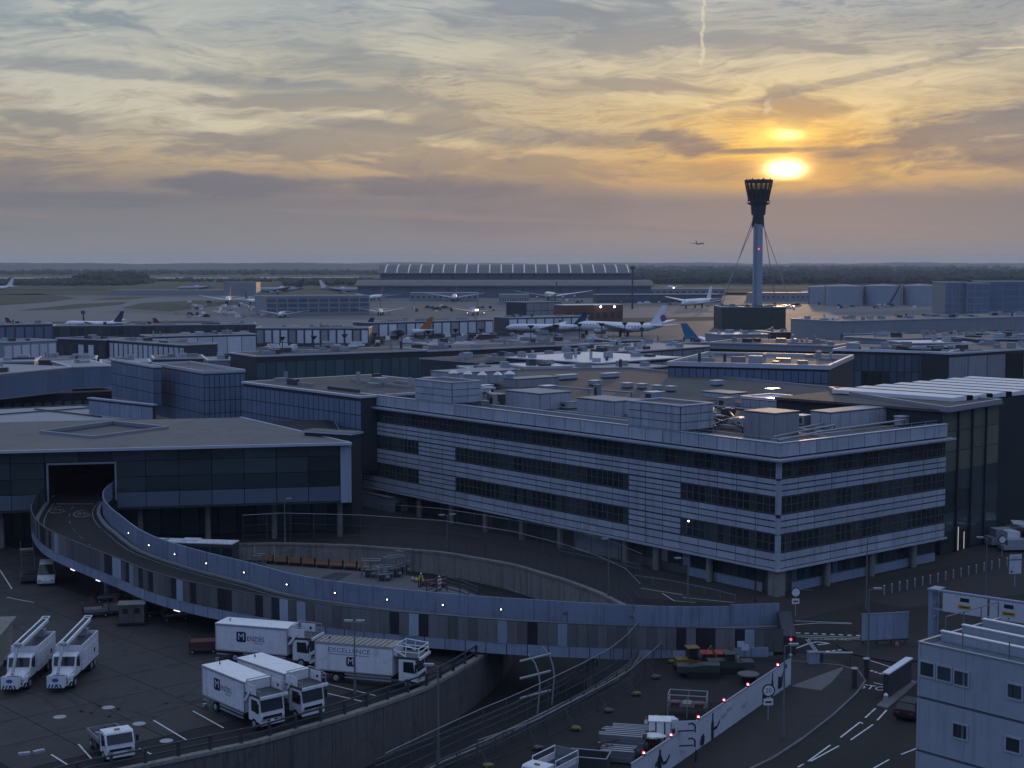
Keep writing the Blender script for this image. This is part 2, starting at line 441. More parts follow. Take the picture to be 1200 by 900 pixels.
# paths
def catmull(P, n=8):
    P = [Vector(p) for p in P]; out = []
    for i in range(len(P) - 1):
        a, b, c, d = P[max(i - 1, 0)], P[i], P[i + 1], P[min(i + 2, len(P) - 1)]
        for k in range(n):
            t = k / n; out.append(.5 * ((2 * b) + (c - a) * t + (2 * a - 5 * b + 4 * c - d) * t * t + (3 * b - a - 3 * c + d) * t ** 3))
    return out + [P[-1]]
class Path:
    def __init__(s, pts):
        s.p = [Vector(p) for p in pts]; s.d = [0.0]
        for a, b in zip(s.p, s.p[1:]): s.d.append(s.d[-1] + (b - a).length)
        s.L = s.d[-1]
    def at(s, x):
        x = min(max(x, 0.0), s.L)
        for i in range(len(s.p) - 1):
            if x <= s.d[i + 1] or i == len(s.p) - 2:
                w = s.d[i + 1] - s.d[i]; return s.p[i].lerp(s.p[i + 1], (x - s.d[i]) / w if w else 0)
    def tan(s, x): return (s.at(x + .3) - s.at(x - .3)).normalized()

# ------------------------------------------------------------------ ground, pit of the sunken loop road
E = 14000.0
inner_px = [(-300, 1010), (0, 945), (110, 915), (200, 896), (300, 875), (400, 846), (450, 829), (497, 812), (530, 794), (560, 776), (585, 757), (600, 740), (600, 726), (585, 714), (500, 703), (400, 692), (300, 673), (268, 664)]
outer_px = [(60, 1100), (300, 1000), (460, 928), (510, 900), (560, 876), (600, 858), (640, 838), (680, 818), (715, 800), (742, 778), (755, 755), (752, 735), (735, 715), (700, 697), (660, 682), (600, 664), (520, 650), (420, 642), (330, 639), (275, 640)]
inner = [W(x, y) for x, y in inner_px]; outer = [W(x, y) for x, y in outer_px]
hole = inner + outer[::-1]
gv = [Vector((-E, -200, 0)), Vector((E, -200, 0)), Vector((E, E, 0)), Vector((-E, E, 0))]
tris = tessellate_polygon([gv, hole])
struct(MB().add(gv + hole, [t for t in tris]).build('ground', 'ground'))
me = bpy.data.objects['ground'].data
if me.polygons[0].normal.z < 0: me.flip_normals()
pin, pout = Path(inner), Path(outer)
NP = 40
mb = MB(); rI = []; rO = []
for i in range(NP + 1):
    t = i / NP; z = -6.2 * (1 - t) + -1.9 * t
    a, b = pin.at(t * pin.L), pout.at(t * pout.L); rI.append((a.x, a.y, z)); rO.append((b.x, b.y, z))
for k in range(NP): mb.add([rI[k], rO[k], rO[k + 1], rI[k + 1]], [(0, 1, 2, 3)])
o = mb.build('sunken_road', 'asphalt_dark'); struct(o)
if o.data.polygons[0].normal.z < 0: o.data.flip_normals()
def floor_z(i, n): return -6.2 * (1 - i / n) + -1.9 * i / n
def pit_wall(path, side, label, mat, z1, pw):
    root = thing('retaining_wall', label, 'wall', path.p[0])
    n = int(path.L / pw)
    for i in range(n):
        a, b = path.at(i * path.L / n), path.at((i + 1) * path.L / n); d = (b - a); nn = Vector((-d.y, d.x, 0)).normalized() * side
        zf = floor_z(i + .5, n) - 1.0; g = d * .008; q = (0.02 if i % 3 else 0.0)
        mb = MB().obox(a + g - nn * q + Vector((0, 0, zf)), d - 2 * g, nn * (.35 + q), (0, 0, z1 - zf - .28))
        link('wall_panel', mb.mesh('wall_panel', mat), root, -path.p[0])
    cop = MB()
    for i in range(n):
        a, b = path.at(i * path.L / n), path.at((i + 1) * path.L / n); d = (b - a); nn = Vector((-d.y, d.x, 0)).normalized() * side
        cop.obox(a - nn * .12 + Vector((0, 0, z1 - .28)), d, nn * .62, (0, 0, .28))
    cop.build('coping', 'concrete', root, -path.p[0])
    return root
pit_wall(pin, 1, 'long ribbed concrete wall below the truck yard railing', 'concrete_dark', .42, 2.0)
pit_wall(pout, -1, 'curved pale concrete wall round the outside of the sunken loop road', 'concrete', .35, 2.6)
# end wall of the loop
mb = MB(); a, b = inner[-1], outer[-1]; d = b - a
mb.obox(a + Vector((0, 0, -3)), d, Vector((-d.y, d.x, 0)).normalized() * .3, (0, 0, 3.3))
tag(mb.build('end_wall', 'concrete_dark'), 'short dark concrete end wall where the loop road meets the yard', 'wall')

# ------------------------------------------------------------------ truck yard: concrete bays with open joints
yard_px = [(-420, 905), (110, 907), (200, 889), (300, 868), (400, 840), (497, 806), (560, 770), (560, 752), (430, 745), (300, 722), (200, 705), (120, 684), (60, 640), (0, 640), (-420, 640)]
yard = [W(x, y) for x, y in yard_px]
def inside(p, poly):
    c = False; n = len(poly)
    for i in range(n):
        a, b = poly[i], poly[(i + 1) % n]
        if (a.y > p[1]) != (b.y > p[1]) and p[0] < (b.x - a.x) * (p[1] - a.y) / (b.y - a.y) + a.x: c = not c
    return c
yroot = struct(link('yard', None))
for k, (zz, nm) in enumerate(((.004, 'yard_base'),)):
    tr = tessellate_polygon([yard]); yo = MB().add([(p.x, p.y, zz) for p in yard], tr).build('yard_base', 'asphalt_dark', yroot)
    if yo.data.polygons[0].normal.z < 0: yo.data.flip_normals()
ca, sa = cos(radians(42)), sin(radians(42)); sz = 6.2
slab = MB().box(.05, .05, -.05, sz - .05, sz - .05, .035).mesh('slab', 'yard_slab')
for i in range(-30, 40):
    for j in range(-30, 40):
        ox, oy = -40 + ca * i * sz - sa * j * sz, 140 + sa * i * sz + ca * j * sz
        if all(inside((ox + ca * u * sz - sa * v * sz, oy + sa * u * sz + ca * v * sz), yard) for u, v in ((0, 0), (1, 0), (1, 1), (0, 1))):
            x, y = pix((ox, oy, 0))
            if -140 < x < 640 and y < 1000: link('slab', slab, yroot, (ox, oy, 0), radians(42))
def ymark(pts, w=.12):
    mb = MB()
    for a, b in zip(pts, pts[1:]):
        a, b = W(*a, .045), W(*b, .045); n = Vector((-(b - a).y, (b - a).x, 0)).normalized() * w / 2
        mb.add([a - n, b - n, b + n, a + n], [(0, 1, 2, 3)])
    mb.build('bay_line', 'paint', yroot)
for l in ([(180, 844), (220, 868)], [(226, 833), (262, 853)], [(60, 884), (79, 896)], [(92, 872), (108, 890)], [(163, 877), (178, 884)], [(378, 800), (440, 815)], [(382, 812), (425, 822)], [(0, 668), (14, 690)], [(8, 700), (40, 706)]): ymark(l, .14)
q = random.Random(9)
for k in range(9):      # tyre marks left where the trucks swing round
    x, y = q.uniform(20, 330), q.uniform(735, 880); p = W(x, y, .039)
    if not inside((p.x, p.y), yard): continue
    a0 = q.uniform(0, 6.3); bend = q.uniform(-.05, .05); n_ = 14
    for off in (0, 1.9):
        mb = MB(); P = []
        for i in range(n_ + 1):
            a = a0 + bend * i; P.append((p.x + cos(a0 + bend * i / 2) * i * .7 - sin(a) * off, p.y + sin(a0 + bend * i / 2) * i * .7 + cos(a) * off))
        if not all(inside(t_, yard) for t_ in P): continue
        for i in range(n_):
            (x0, y0), (x1, y1) = P[i], P[i + 1]; d = Vector((x1 - x0, y1 - y0, 0)); e = Vector((-d.y, d.x, 0)).normalized() * .13; u, v = Vector((x0, y0, .039)), Vector((x1, y1, .039))
            mb.add([u - e, v - e, v + e, u + e], [(0, 1, 2, 3)])
        mb.build('tyre_mark', 'tyre', yroot)
mb = MB()
for x, y in ((127, 829), (163, 848), (126, 857), (195, 868), (70, 840)):
    p = W(x, y, .045); mb.prism([(p.x + .55 * cos(a * pi / 5), p.y + .55 * sin(a * pi / 5)) for a in range(10)], .038, .05)
mb.build('manhole_cover', 'galv', yroot)

# ------------------------------------------------------------------ curved ramp
near_k = [(58, 582, 6.5), (44, 600, 5.9), (37.5, 616, 5.4), (45, 632, 5.0), (62, 645, 4.75), (100, 662, 4.2), (140, 678, 3.85), (175, 693, 3.5), (225, 707, 3.2), (300, 722, 2.9), (387, 735, 2.5), (450, 742, 2.2), (525, 748, 1.9), (600, 754, 1.6), (735, 760, 1.0), (830, 762.5, .6), (920, 764, .3)]
far_k = [(136, 582, 6.6), (123, 592, 6.2), (120, 603, 5.8), (128, 615, 5.4), (140, 625, 5.0), (170, 647, 4.2)]
far_t = [(225, 643.5, 3.45), (297, 661, 2.95), (350, 675, 2.65), (450, 689, 2.2), (575, 700, 1.7), (747, 710, 1.0), (830, 711.5, .62), (914, 709, .32)]
npts = catmull([W(*k) for k in near_k]); fpts = [W(*k) for k in far_k]
for x, y, z in far_t:
    p = W(x, y, z + 2.25); fpts.append(Vector((p.x, p.y, z)))
fpts = catmull(fpts)
pn, pf = Path(npts), Path(fpts)
ro = thing('curved_ramp', 'long curved ramp bridge with upright screen panels sweeping round the truck yard', 'ramp', W(450, 742, 0))
RO = -Vector(ro.location)
N = 90
def rp(p, t, dz=0, off=0):       # point on a ramp edge, moved off metres to the outside of the near edge
    a = p.at(t * p.L); 
    if off:
        d = p.tan(t * p.L); a = a + Vector((d.y, -d.x, 0)).normalized() * off
    return a + Vector((0, 0, dz))
mb = MB(); rings = []
for i in range(N + 1):
    t = i / N; a, b = rp(pn, t, 0, -.1), rp(pf, t, 0, .1)
    rings.append([a + Vector((0, 0, -1.0)), b + Vector((0, 0, -1.0)), b, a])
mb.loft(rings); mb.build('deck', 'asphalt_dark', ro, RO)
def strip(rootname, mat, t0, t1, w0, w1, dz, n=80, parent=ro, loc=RO):
    mb = MB(); L = []
    for i in range(n + 1):
        t = t0 + (t1 - t0) * i / n; a, b = rp(pn, t), rp(pf, t)
        L.append((a.lerp(b, w0) + Vector((0, 0, dz)), a.lerp(b, w1) + Vector((0, 0, dz))))
    for p, q in zip(L, L[1:]): mb.add([p[0], p[1], q[1], q[0]], [(0, 1, 2, 3)])
    o = mb.build(rootname, mat, parent, loc)
    if o.data.polygons[0].normal.z < 0: o.data.flip_normals()
    return o
for nm, w0, w1 in (('kerb', .03, .085), ('kerb', .915, .97)):
    mb = MB(); rings = []
    for i in range(N + 1):
        t = i / N; a, b = rp(pn, t), rp(pf, t); p, q = a.lerp(b, w0), a.lerp(b, w1)
        rings.append([p + Vector((0, 0, -.05)), q + Vector((0, 0, -.05)), q + Vector((0, 0, .22)), p + Vector((0, 0, .22))])
    mb.loft(rings); mb.build(nm, 'kerb', ro, RO)
strip('edge_line', 'paint_worn', 0, .9, .15, .165, .006); strip('edge_line', 'paint_worn', 0, .9, .845, .86, .006)
for k in range(12): strip('centre_line', 'paint_worn', .015 + k * .035, .028 + k * .035, .50, .512, .008, 4)
strip('giveway_line', 'paint_worn', .035, .038, .2, .8, .01, 2)
def roundel(t, w, txt):
    a, b = rp(pn, t), rp(pf, t); c = a.lerp(b, w) + Vector((0, 0, .012)); d = pn.tan(t * pn.L); e = Vector((-d.y, d.x, 0)).normalized(); d = Vector((d.x, d.y, 0)).normalized()
    sl = Vector((0, 0, (rp(pn, t + .01).z - rp(pn, t - .01).z) / (.02 * pn.L)))
    mb = MB(); P = []
    for r in (1.0, .86):
        P.append([c + (d * (2.0 * r * cos(k * pi / 12)) + e * (1.15 * r * sin(k * pi / 12))) + sl * (2.0 * r * cos(k * pi / 12)) for k in range(24)])
    for k in range(24): mb.add([P[0][k], P[0][(k + 1) % 24], P[1][(k + 1) % 24], P[1][k]], [(0, 1, 2, 3)])
    mb.text(txt, 1.7, c, e, d * -1 - sl)
    mb.build('speed_roundel', 'paint_worn', ro, RO)
roundel(.085, .70, '20'); roundel(.065, .30, '20')
# upright panels of the near screen, each its own
pw = 0.96; n = int(pn.L / pw); rr = random.Random(3)
for i in range(n):
    a, b = pn.at(i * pw), pn.at(i * pw + pw); d = b - a; e = Vector((d.y, -d.x, 0)).normalized()
    r = rr.random(); m = 'screen_grey' if r < .66 else ('screen_dark' if r < .91 else 'screen_pale')
    far = i / n
    if far < .42 and m == 'screen_pale' and rr.random() < .6: m = 'screen_grey'
    g = d * (.015 if m != 'screen_dark' else .03)
    off = .10 if m == 'screen_pale' else (.06 if m == 'screen_grey' else .0)
    link('screen_panel', MB().obox(a + g + e * (.02 + off) + Vector((0, 0, .02)), d - g * 2, e * .06, (0, 0, 2.16)).mesh('screen_panel', m), ro, RO)
mb = MB()
for i in range(n):
    a, b = pn.at(i * pw), pn.at(i * pw + pw); d = b - a; e = Vector((d.y, -d.x, 0)).normalized()
    mb.obox(a + e * .0 + Vector((0, 0, 2.18)), d, e * .12, (0, 0, .09))
    mb.obox(a - e * .10 + Vector((0, 0, 1.1)), d, e * .07, (0, 0, .08))
    mb.obox(a - e * .09 + Vector((0, 0, 0)), d * .07, e * .08, (0, 0, 2.2))
mb.build('screen_rail', 'steel_dark', ro, RO)
pw2 = 2.0; n2 = int(pn.L / pw2)
for i in range(n2):
    a, b = pn.at(i * pw2), pn.at(i * pw2 + pw2); d = b - a; e = Vector((d.y, -d.x, 0)).normalized(); g = d * .018
    zb = max(-.02 - a.z, -1.08) if i / n2 > .80 else -1.08
    link('fascia_panel', MB().obox(a + g + e * .02 + Vector((0, 0, zb)), d - g * 2, e * .07, (0, 0, -zb - .02)).mesh('fascia_panel', 'fascia_blue'), ro, RO)
pw3 = 3.4; n3 = int(pf.L / pw3)
for i in range(n3 + 1):
    a, b = pf.at(i * pw3), pf.at(i * pw3 + pw3); d = b - a
    if d.length < .3: continue
    e = Vector((-d.y, d.x, 0)).normalized(); g = d.normalized() * .035; h = 2.25 if i < n3 - 1 else 2.4
    link('windscreen_panel', MB().obox(a + g + e * .02 + Vector((0, 0, .05)), d - g * 2, e * .14, (0, 0, h)).mesh('windscreen_panel', 'blue_screen'), ro, RO)
# lamps on the far screen
def t_for_x(p, x):
    return min((abs(pix(p.at(p.L * k / 1500))[0] - x), k / 1500) for k in range(150, 1501))[1]
for x in (152, 176, 206, 243, 287, 337, 393, 454, 519, 587, 662, 740):
    t = t_for_x(pf, x); p = rp(pf, t); d = pf.tan(t * pf.L); e = Vector((d.y, -d.x, 0)).normalized()
    h = MB().obox(p + e * .02 + Vector((0, 0, 1.02)) - d * .16, d * .32, e * .10, (0, 0, .18)).build('bulkhead_lamp', 'steel_dark', ro, RO)
    on = x < 600
    MB().obox(p + e * .12 + Vector((0, 0, 1.06)) - d * .05, d * .10, e * .04, (0, 0, .08)).build('lens', 'lamp_white' if on else 'galv', h)
for x in (85, 115, 207):
    t = t_for_x(pn, x); p = rp(pn, t); d = pn.tan(t * pn.L); e = Vector((d.y, -d.x, 0)).normalized()
    MB().obox(p + e * .02 + Vector((0, 0, -1.2)) - d * .4, d * .9, e * .09, (0, 0, .07)).build('strip_light', 'lamp_soft', ro, RO)
for x, w in ((100, .25), (160, .3), (250, .25), (100, .8), (180, .8), (360, .35), (470, .4), (680, .3)):
    t = t_for_x(pn, x); a, b = rp(pn, t), rp(pf, t); c = a.lerp(b, w)
    zb = -6 if x in (470, 680) else 0
    MB().cone((c.x, c.y, zb), (c.x, c.y, c.z - 1.0), .36, .36, 12).build('column', 'concrete', ro, RO)
# solid abutment at the low end
a, b = pn.at(pn.L), pf.at(pf.L); d = pn.tan(pn.L)
MB().obox(a - d * .2 + Vector((0, 0, -.3)), b - a, d * 1.3, (0, 0, 1.9)).build('abutment', 'joint', ro, RO)
bb = MB()
for x in range(750, 910, 20):
    p = W(x, 768 + (x - 750) * .006, 0)
    bb.box(p.x - .82, p.y - .25, 0, p.x + .82, p.y + .25, .85)
tag(bb.build('barrier', 'fascia_blue'), 'low pale blue barrier along the foot of the ramp beside the works', 'barrier')

# ------------------------------------------------------------------ helpers for buildings
def grid(root, name, mat, xs, zs, w, h, y=-.04, t=.05, axis='x', mats=None, skip=None, child=None):
    """pieces of cladding or glazing on a front wall; alike pieces share one mesh"""
    cache = {}
    for i, x in enumerate(xs):
        for j, z in enumerate(zs):
            if skip and skip(i, j): continue
            m = mats(i, j) if mats else mat
            if m not in cache:
                b = MB()
                if axis == 'x': b.box(0, 0, 0, w, t, h)
                else: b.box(0, 0, 0, t, w, h)
                cache[m] = b.mesh(name, m)
            link(name, cache[m], root, (x, y, z) if axis == 'x' else (y, x, z))
def fbuild(name, label, cat, p1, p2, zt, zb, depth, wall, roof, piece=None, pmat=None, nc=0, nr=1, gap=.12, z0=None, z1=None, rim=.35, group=None, mats=None, edge=None, clutter=1.0):
    A, B = W(*p1, zt), W(*p2, zt); d = B - A; L = d.length
    r = thing(name, label, cat, (A.x, A.y, 0), atan2(d.y, d.x), group)
    MB().box(0, 0, zb, L, depth, zt - .3).build('wall', 'joint' if piece and nc and wall == pmat else wall, r)
    m = MB().box(-.25, -.25, zt - .3, L + .25, depth + .25, zt - .05)
    m.build('roof', roof, r)
    if rim:
        m = MB(); t = .35
        m.box(-.27, -.27, zt - .34, L + .27, t, zt + rim - .3); m.box(-.27, depth - t, zt - .34, L + .27, depth + .27, zt + rim - .3)
        m.box(-.27, t, zt - .34, t, depth - t, zt + rim - .3); m.box(L - t, t, zt - .34, L + .27, depth - t, zt + rim - .3)
        m.build('roof_edge', edge or 'edge_metal', r)
    if piece and nc:
        z0 = zb + .5 if z0 is None else z0; z1 = zt - .6 if z1 is None else z1
        w = L / nc; h = (z1 - z0) / nr
        grid(r, piece, pmat, [w * i + gap / 2 for i in range(nc)], [z0 + h * j + gap / 2 for j in range(nr)], w - gap, h - gap, mats=mats)
    q = random.Random(int(p1[0] * 7 + p1[1])); far = A.length
    if depth > 9 and far < 900 and clutter and zt > 3:
        for k in range(min(46, int(clutter * L * depth / 62))):
            x, y, a = q.uniform(1, L - 3), q.uniform(1, depth - 3), q.random(); w, dd, h = (q.uniform(1, 3.2), q.uniform(.8, 2.2), q.uniform(.5, 1.5)) if a < .6 else ((q.uniform(4, 9), .35, .45) if a < .8 else (.5, .5, q.uniform(.8, 2.2)))
            MB().box(x, y, zt - .04, min(x + w, L - .5), y + dd, zt + h).build('roof_unit' if a < .6 else ('roof_pipe' if a < .8 else 'roof_vent'), q.choice(('galv', 'grey_clad', 'white_clad', 'steel_dark', 'roof_pale')), r)
    return r, L
def cbox(name, label, cat, pc, yt, xl, xr, zb, th, wall, roof, piece='side_panel', nl=0, nr=0, rows=1, gap=.06, rim=0, group=None, lid=.12, over=.08):
    """box seen on its corner: pc the picture of its near bottom corner, xl / xr the columns where its two faces end"""
    o = W(*pc, zb); top = WD(pc[0], yt, o.y).z
    ux = Vector((cos(th), sin(th), 0)); uy = Vector((-sin(th), cos(th), 0))
    lx, ly = reach(o, ux, xr), reach(o, uy, xl); h = top - zb
    r = thing(name, label, cat, o, th, group)
    MB().box(0, 0, 0, lx, ly, h - lid).build('body', 'joint' if nl or nr else wall, r)
    MB().box(-over, -over, h - lid, lx + over, ly + over, h).build('lid', roof, r)
    if rim:
        m = MB(); m.box(-over, -over, h, lx + over, .25, h + rim); m.box(-over, ly - .25, h, lx + over, ly + over, h + rim)
        m.box(-over, .25, h, .25, ly - .25, h + rim); m.box(lx - .25, .25, h, lx + over, ly - .25, h + rim); m.build('rim', 'edge_metal', r)
    hh = (h - lid - .1) / rows
    if nl: grid(r, piece, wall, [ly / nl * i + gap / 2 for i in range(nl)], [.05 + hh * j for j in range(rows)], ly / nl - gap, hh - gap, -.03, .04, 'y')
    if nr: grid(r, piece, wall, [lx / nr * i + gap / 2 for i in range(nr)], [.05 + hh * j for j in range(rows)], lx / nr - gap, hh - gap, -.03, .04, 'x')
    return r, lx, ly, h

# ------------------------------------------------------------------ the white office building on its corner
TH = radians(39.5)
CW = Vector((30.2, 167.5, 0))
UX, UY = Vector((cos(TH), sin(TH), 0)), Vector((-sin(TH), cos(TH), 0))
LX, LY = 32.3, 85.0
ob = thing('office_building', 'long white panelled office block with ribbon windows, standing on its corner behind the ramp', 'building', CW, TH)
ob_n = [0]
MB().box(.30, .30, 3.15, LX - .02, LY, 16.4).build('core', 'joint', ob)
MB().box(.05, .05, 2.95, LX - .02, LY, 3.14).build('soffit', 'white_clad', ob)
MB().box(.3, .3, 16.4, LX - .02, LY, 16.7).build('roof', 'roof_brown', ob)
mb = MB(); mb.box(.0, .0, 16.02, .3, LY, 17.62); mb.box(.3, .0, 16.02, LX, .3, 17.62); mb.build('parapet', 'joint', ob)
mb = MB(); mb.box(-.12, -.12, 17.62, .38, LY, 17.72); mb.box(.38, -.12, 17.62, LX, .38, 17.72); mb.build('coping', 'edge_metal', ob)
mb = MB()
mb.prism([(-1.0, -1.0), (LX + .6, -1.0), (LX + .6, 0), (0, 0), (0, LY), (-1.0, LY)], 15.72, 15.92)
mb.prism([(-.5, -.5), (LX + .3, -.5), (LX + .3, -.0), (-.0, 0), (0, LY), (-.5, LY)], 15.50, 15.715); mb.build('cornice', 'white_clad', ob)
mb = MB()
mb.prism([(-.35, -.35), (LX, -.35), (LX, .02), (.02, .02), (.02, LY), (-.35, LY)], 3.0, 3.22); mb.build('drip_edge', 'white_clad', ob)
PW = 3.0
def band(z0, z1, rows):
    h = (z1 - z0) / rows; return [z0 + h * k + .07 for k in range(rows)], h - .15
pieces = []   # (face, pos, z, w, h)
wins = []
def fill_face(face, L, solid):
    """solid: list of (a, b) stretches with no window in the two lower strips"""
    n = int(L / PW)
    for i in range(n + 1):
        a = .45 + i * PW; w = min(PW, L - a) - .10
        if w < .6: continue
        ins = any(s0 - .1 <= a + w / 2 <= s1 + .1 for s0, s1 in solid)
        for z0, z1, rows in ((11.5, 13.55, 3), (7.2, 9.45, 3), (3.25, 5.05, 2)):
            zs, h = band(z0, z1, rows)
            for z in zs: pieces.append((face, a, z, w, h))
        if ins:
            for z0, z1, rows in ((9.5, 11.45, 3), (5.1, 7.15, 3)):
                zs, h = band(z0, z1, rows)
                for z in zs: pieces.append((face, a, z, w, h))
        else:
            for z0, z1 in ((9.5, 11.45), (5.1, 7.15)):
                for k in range(3): wins.append((face, a + k * w / 3, z0, w / 3, z1 - z0))
        for k in range(3): wins.append((face, a + k * w / 3, 13.62, w / 3, 1.85))
        parp.append((face, a, 16.1, w, 1.46))
parp = []
fill_face('L', LY, [(14.6, 24.2), (62.0, 68.8)])
fill_face('R', LX, [])
cache = {}
def wpiece(name, face, a, z, w, h, mat, out, parent=None, mesh_only=False):
    key = (name, face, round(w, 2), round(h, 2), mat)
    if key not in cache:
        m = MB()
        if face == 'L': m.box(-.05, 0, 0, .08, w, h)
        else: m.box(0, -.05, 0, w, .08, h)
        cache[key] = m.mesh(name, mat)
    loc = (.22 - out, a, z) if face == 'L' else (a, .22 - out, z)
    return link(name, cache[key], parent or ob, loc)
pieces.sort(key=lambda p: p[1])
stuffmb = MB()
for k, p in enumerate(pieces):
    if k < 300: wpiece('cladding_panel', *p, 'white_clad', .16)
    else:
        f, a, z, w, h = p; stuffmb.box(.01, a, z, .14, a + w, z + h) if f == 'L' else stuffmb.box(a, .01, z, a + w, .14, z + h)
if stuffmb.v: tag(stuffmb.build('far_cladding', 'white_clad', ob), kind='stuff')
for p in parp: wpiece('parapet_panel', *p, 'white_clad', .26)
rr = random.Random(11)
fcache = {}
wins.sort(key=lambda p: p[1])
wst = MB(); wst2 = MB(); run = 0; runm = 'pane_dark'
for k, (f, a, z, w, h) in enumerate(wins):
    if rr.random() < .16: runm = 'pane_blind' if rr.random() < .42 else 'pane_dark'
    pm = runm
    if k < 300:
        key = (f, round(w, 2), round(h, 2))
        if key not in fcache:
            m = MB()
            def bx(u0, v0, u1, v1):
                if f == 'L': m.box(-.04, u0, v0, .06, u1, v1)
                else: m.box(u0, -.04, v0, u1, .06, v1)
            bx(0, 0, w, .06); bx(0, h - .06, w, h); bx(0, .06, .04, h - .06); bx(w - .04, .06, w, h - .06); bx(.04, h / 2 - .025, w - .04, h / 2 + .025)
            fcache[key] = m.mesh('window', 'frame_dark')
        wo_ = link('window', fcache[key], ob, (.22 - .05, a, z) if f == 'L' else (a, .22 - .05, z))
        kk = ('pane', f, round(w, 2), round(h, 2), pm)
        if kk not in fcache:
            m = MB()
            for v0, v1 in ((.08, h / 2 - .04), (h / 2 + .04, h - .08)):
                if f == 'L': m.box(0, .06, v0, .03, w - .06, v1)
                else: m.box(.06, 0, v0, w - .06, .03, v1)
            fcache[kk] = m.mesh('pane', pm)
        link('pane', fcache[kk], wo_)
    else:
        m = wst if pm == 'pane_dark' else wst2
        for v0, v1 in ((.08, h / 2 - .04), (h / 2 + .04, h - .08)):
            m.box(.17, a + .06, z + v0, .22, a + w - .06, z + v1) if f == 'L' else m.box(a + .06, .17, z + v0, a + w - .06, .22, z + v1)
tag(wst.build('far_window_panes', 'pane_dark', ob), kind='stuff'); tag(wst2.build('far_blind_panes', 'pane_blind', ob), kind='stuff')
MB().box(-.06, -.06, 16.1, .43, .43, 17.58).build('corner_panel', 'white_clad', ob)
for z in (5.1, 9.5, 13.62): MB().box(-.06, -.06, z, .43, .43, z + 2.0).build('corner_panel', 'white_clad', ob)
for z in (3.25, 7.2, 11.5): MB().box(-.04, -.04, z, .43, .43, z + 1.84).build('corner_panel', 'white_clad', ob)
# ground storey, set back
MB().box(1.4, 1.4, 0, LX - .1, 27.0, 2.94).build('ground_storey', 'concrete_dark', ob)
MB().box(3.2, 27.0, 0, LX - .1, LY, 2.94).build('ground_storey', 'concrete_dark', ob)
for i in range(26): MB().box(4.0 + i * 1.08, 1.3, 1.1, 5.0 + i * 1.08, 1.39, 2.75).build('shopfront_pane', 'glass_green' if i % 7 else 'band_grey', ob)
for i in range(18): MB().box(1.3, 3.2 + i * 1.3, 1.1, 1.39, 4.42 + i * 1.3, 2.75).build('shopfront_pane', 'glass_green' if i not in (9, 12) else 'grey_clad', ob)
MB().box(3.8, 1.05, 0, LX - .5, 1.38, 1.05).build('plinth_wall', 'fascia_blue', ob)
MB().box(1.05, 3.2, 0, 1.38, 15.0, 1.05).build('plinth_wall', 'fascia_blue', ob)
MB().box(1.7, 27.5, 0, 2.0, 36.5, 2.9).build('plant_screen', 'grey_clad', ob)
cm = MB().cone((0, 0, 0), (0, 0, 2.96), .42, .42, 12).mesh('column', 'concrete')
for x in (9.5, 18, 26.5): link('column', cm, ob, (x, .55, 0))
for y in (11, 20, 25.5, 38, 46, 54, 62, 70, 78): link('column', cm, ob, (.55, y, 0))
link('column', MB().box(-.4, -.4, 0, 1.0, 1.0, 2.96).mesh('column', 'concrete'), ob, (.5, .5, 0))
for y in (18.5, 33, 41, 57): MB().box(.6, y, 2.85, 1.6, y + .2, 2.94).build('soffit_lamp', 'lamp_soft', ob)
# stair towers rise flush with the front
def tower(y0, y1, xd, zt):
    t = MB().box(.1, y0, 17.0, xd, y1, zt - .02).build('stair_tower', 'joint', ob)
    n = max(2, int((y1 - y0) / 2.2)); w = (y1 - y0) / n; rows = 3; h = (zt - 17.76) / rows
    for i in range(n):
        for j in range(rows): link('panel', MB().box(0, 0, 0, .1, w - .06, h - .09).mesh('panel', 'white_clad'), t, (-.02, y0 + w * i + .03, 17.78 + h * j))
    n = max(2, int(xd / 2.2)); w = (xd - .1) / n
    for i in range(n):
        for j in range(rows): link('panel', MB().box(0, 0, 0, w - .06, .1, h - .09).mesh('panel', 'white_clad'), t, (.12 + w * i + .03, y0 - .11, 17.78 + h * j))
    m = MB(); m.box(-.1, y0 - .18, zt - .02, .5, y1 + .1, zt + .14); m.box(xd - .4, y0 - .18, zt - .02, xd + .1, y1 + .1, zt + .14)
    m.box(.5, y0 - .18, zt - .02, xd - .4, y0 + .3, zt + .14); m.box(.5, y1 - .3, zt - .02, xd - .4, y1 + .1, zt + .14); m.build('rim', 'white_clad', t)
tower(61.2, 70.2, 5.4, 20.7); tower(15.6, 24.6, 5.8, 20.7)

# roof plant standing on the office building
ZR = 16.72
def plant(label, pc, yt, xl, xr, wall='white_clad', roof='roof_pale', nl=3, nr=2, rows=1, zb=ZR, name='air_handling_unit', cat='roof plant', group='plant boxes on the office roof', **k):
    return cbox(name, label, cat, pc, yt, xl, xr, zb, TH, wall, roof, 'side_panel', nl, nr, rows, group=group, **k)
plant('pale grey roof plant box with doors, left of the two large boxes behind the parapet', (632.5, 481), 461, 592.5, 669, nl=4, nr=3)
plant('pale grey roof plant box beside the taller stair tower, right of the two large boxes', (720, 491), 470, 676, 752, nl=4, nr=3)
plant('blue grey roof plant box nearest the corner of the white building', (907, 516), 484, 872, 936, nl=2, nr=2, wall='grey_clad')
plant('long grey roof plant box lying along the right hand parapet', (973, 503), 483, 950, 1052, nl=2, nr=7)
plant('low bright roofed plant enclosure behind the corner box, catching the warm light', (937, 484), 472, 868, 972, nl=6, nr=2, roof='roof_white', rim=.25)
plant('small flat topped plant box between the tower and the dark pipework', (855, 468), 461, 822, 876, nl=3, nr=2)
plant('slim grey cabinet against the right side of the taller stair tower', (826, 507), 491, 816, 831, nl=1, nr=1)
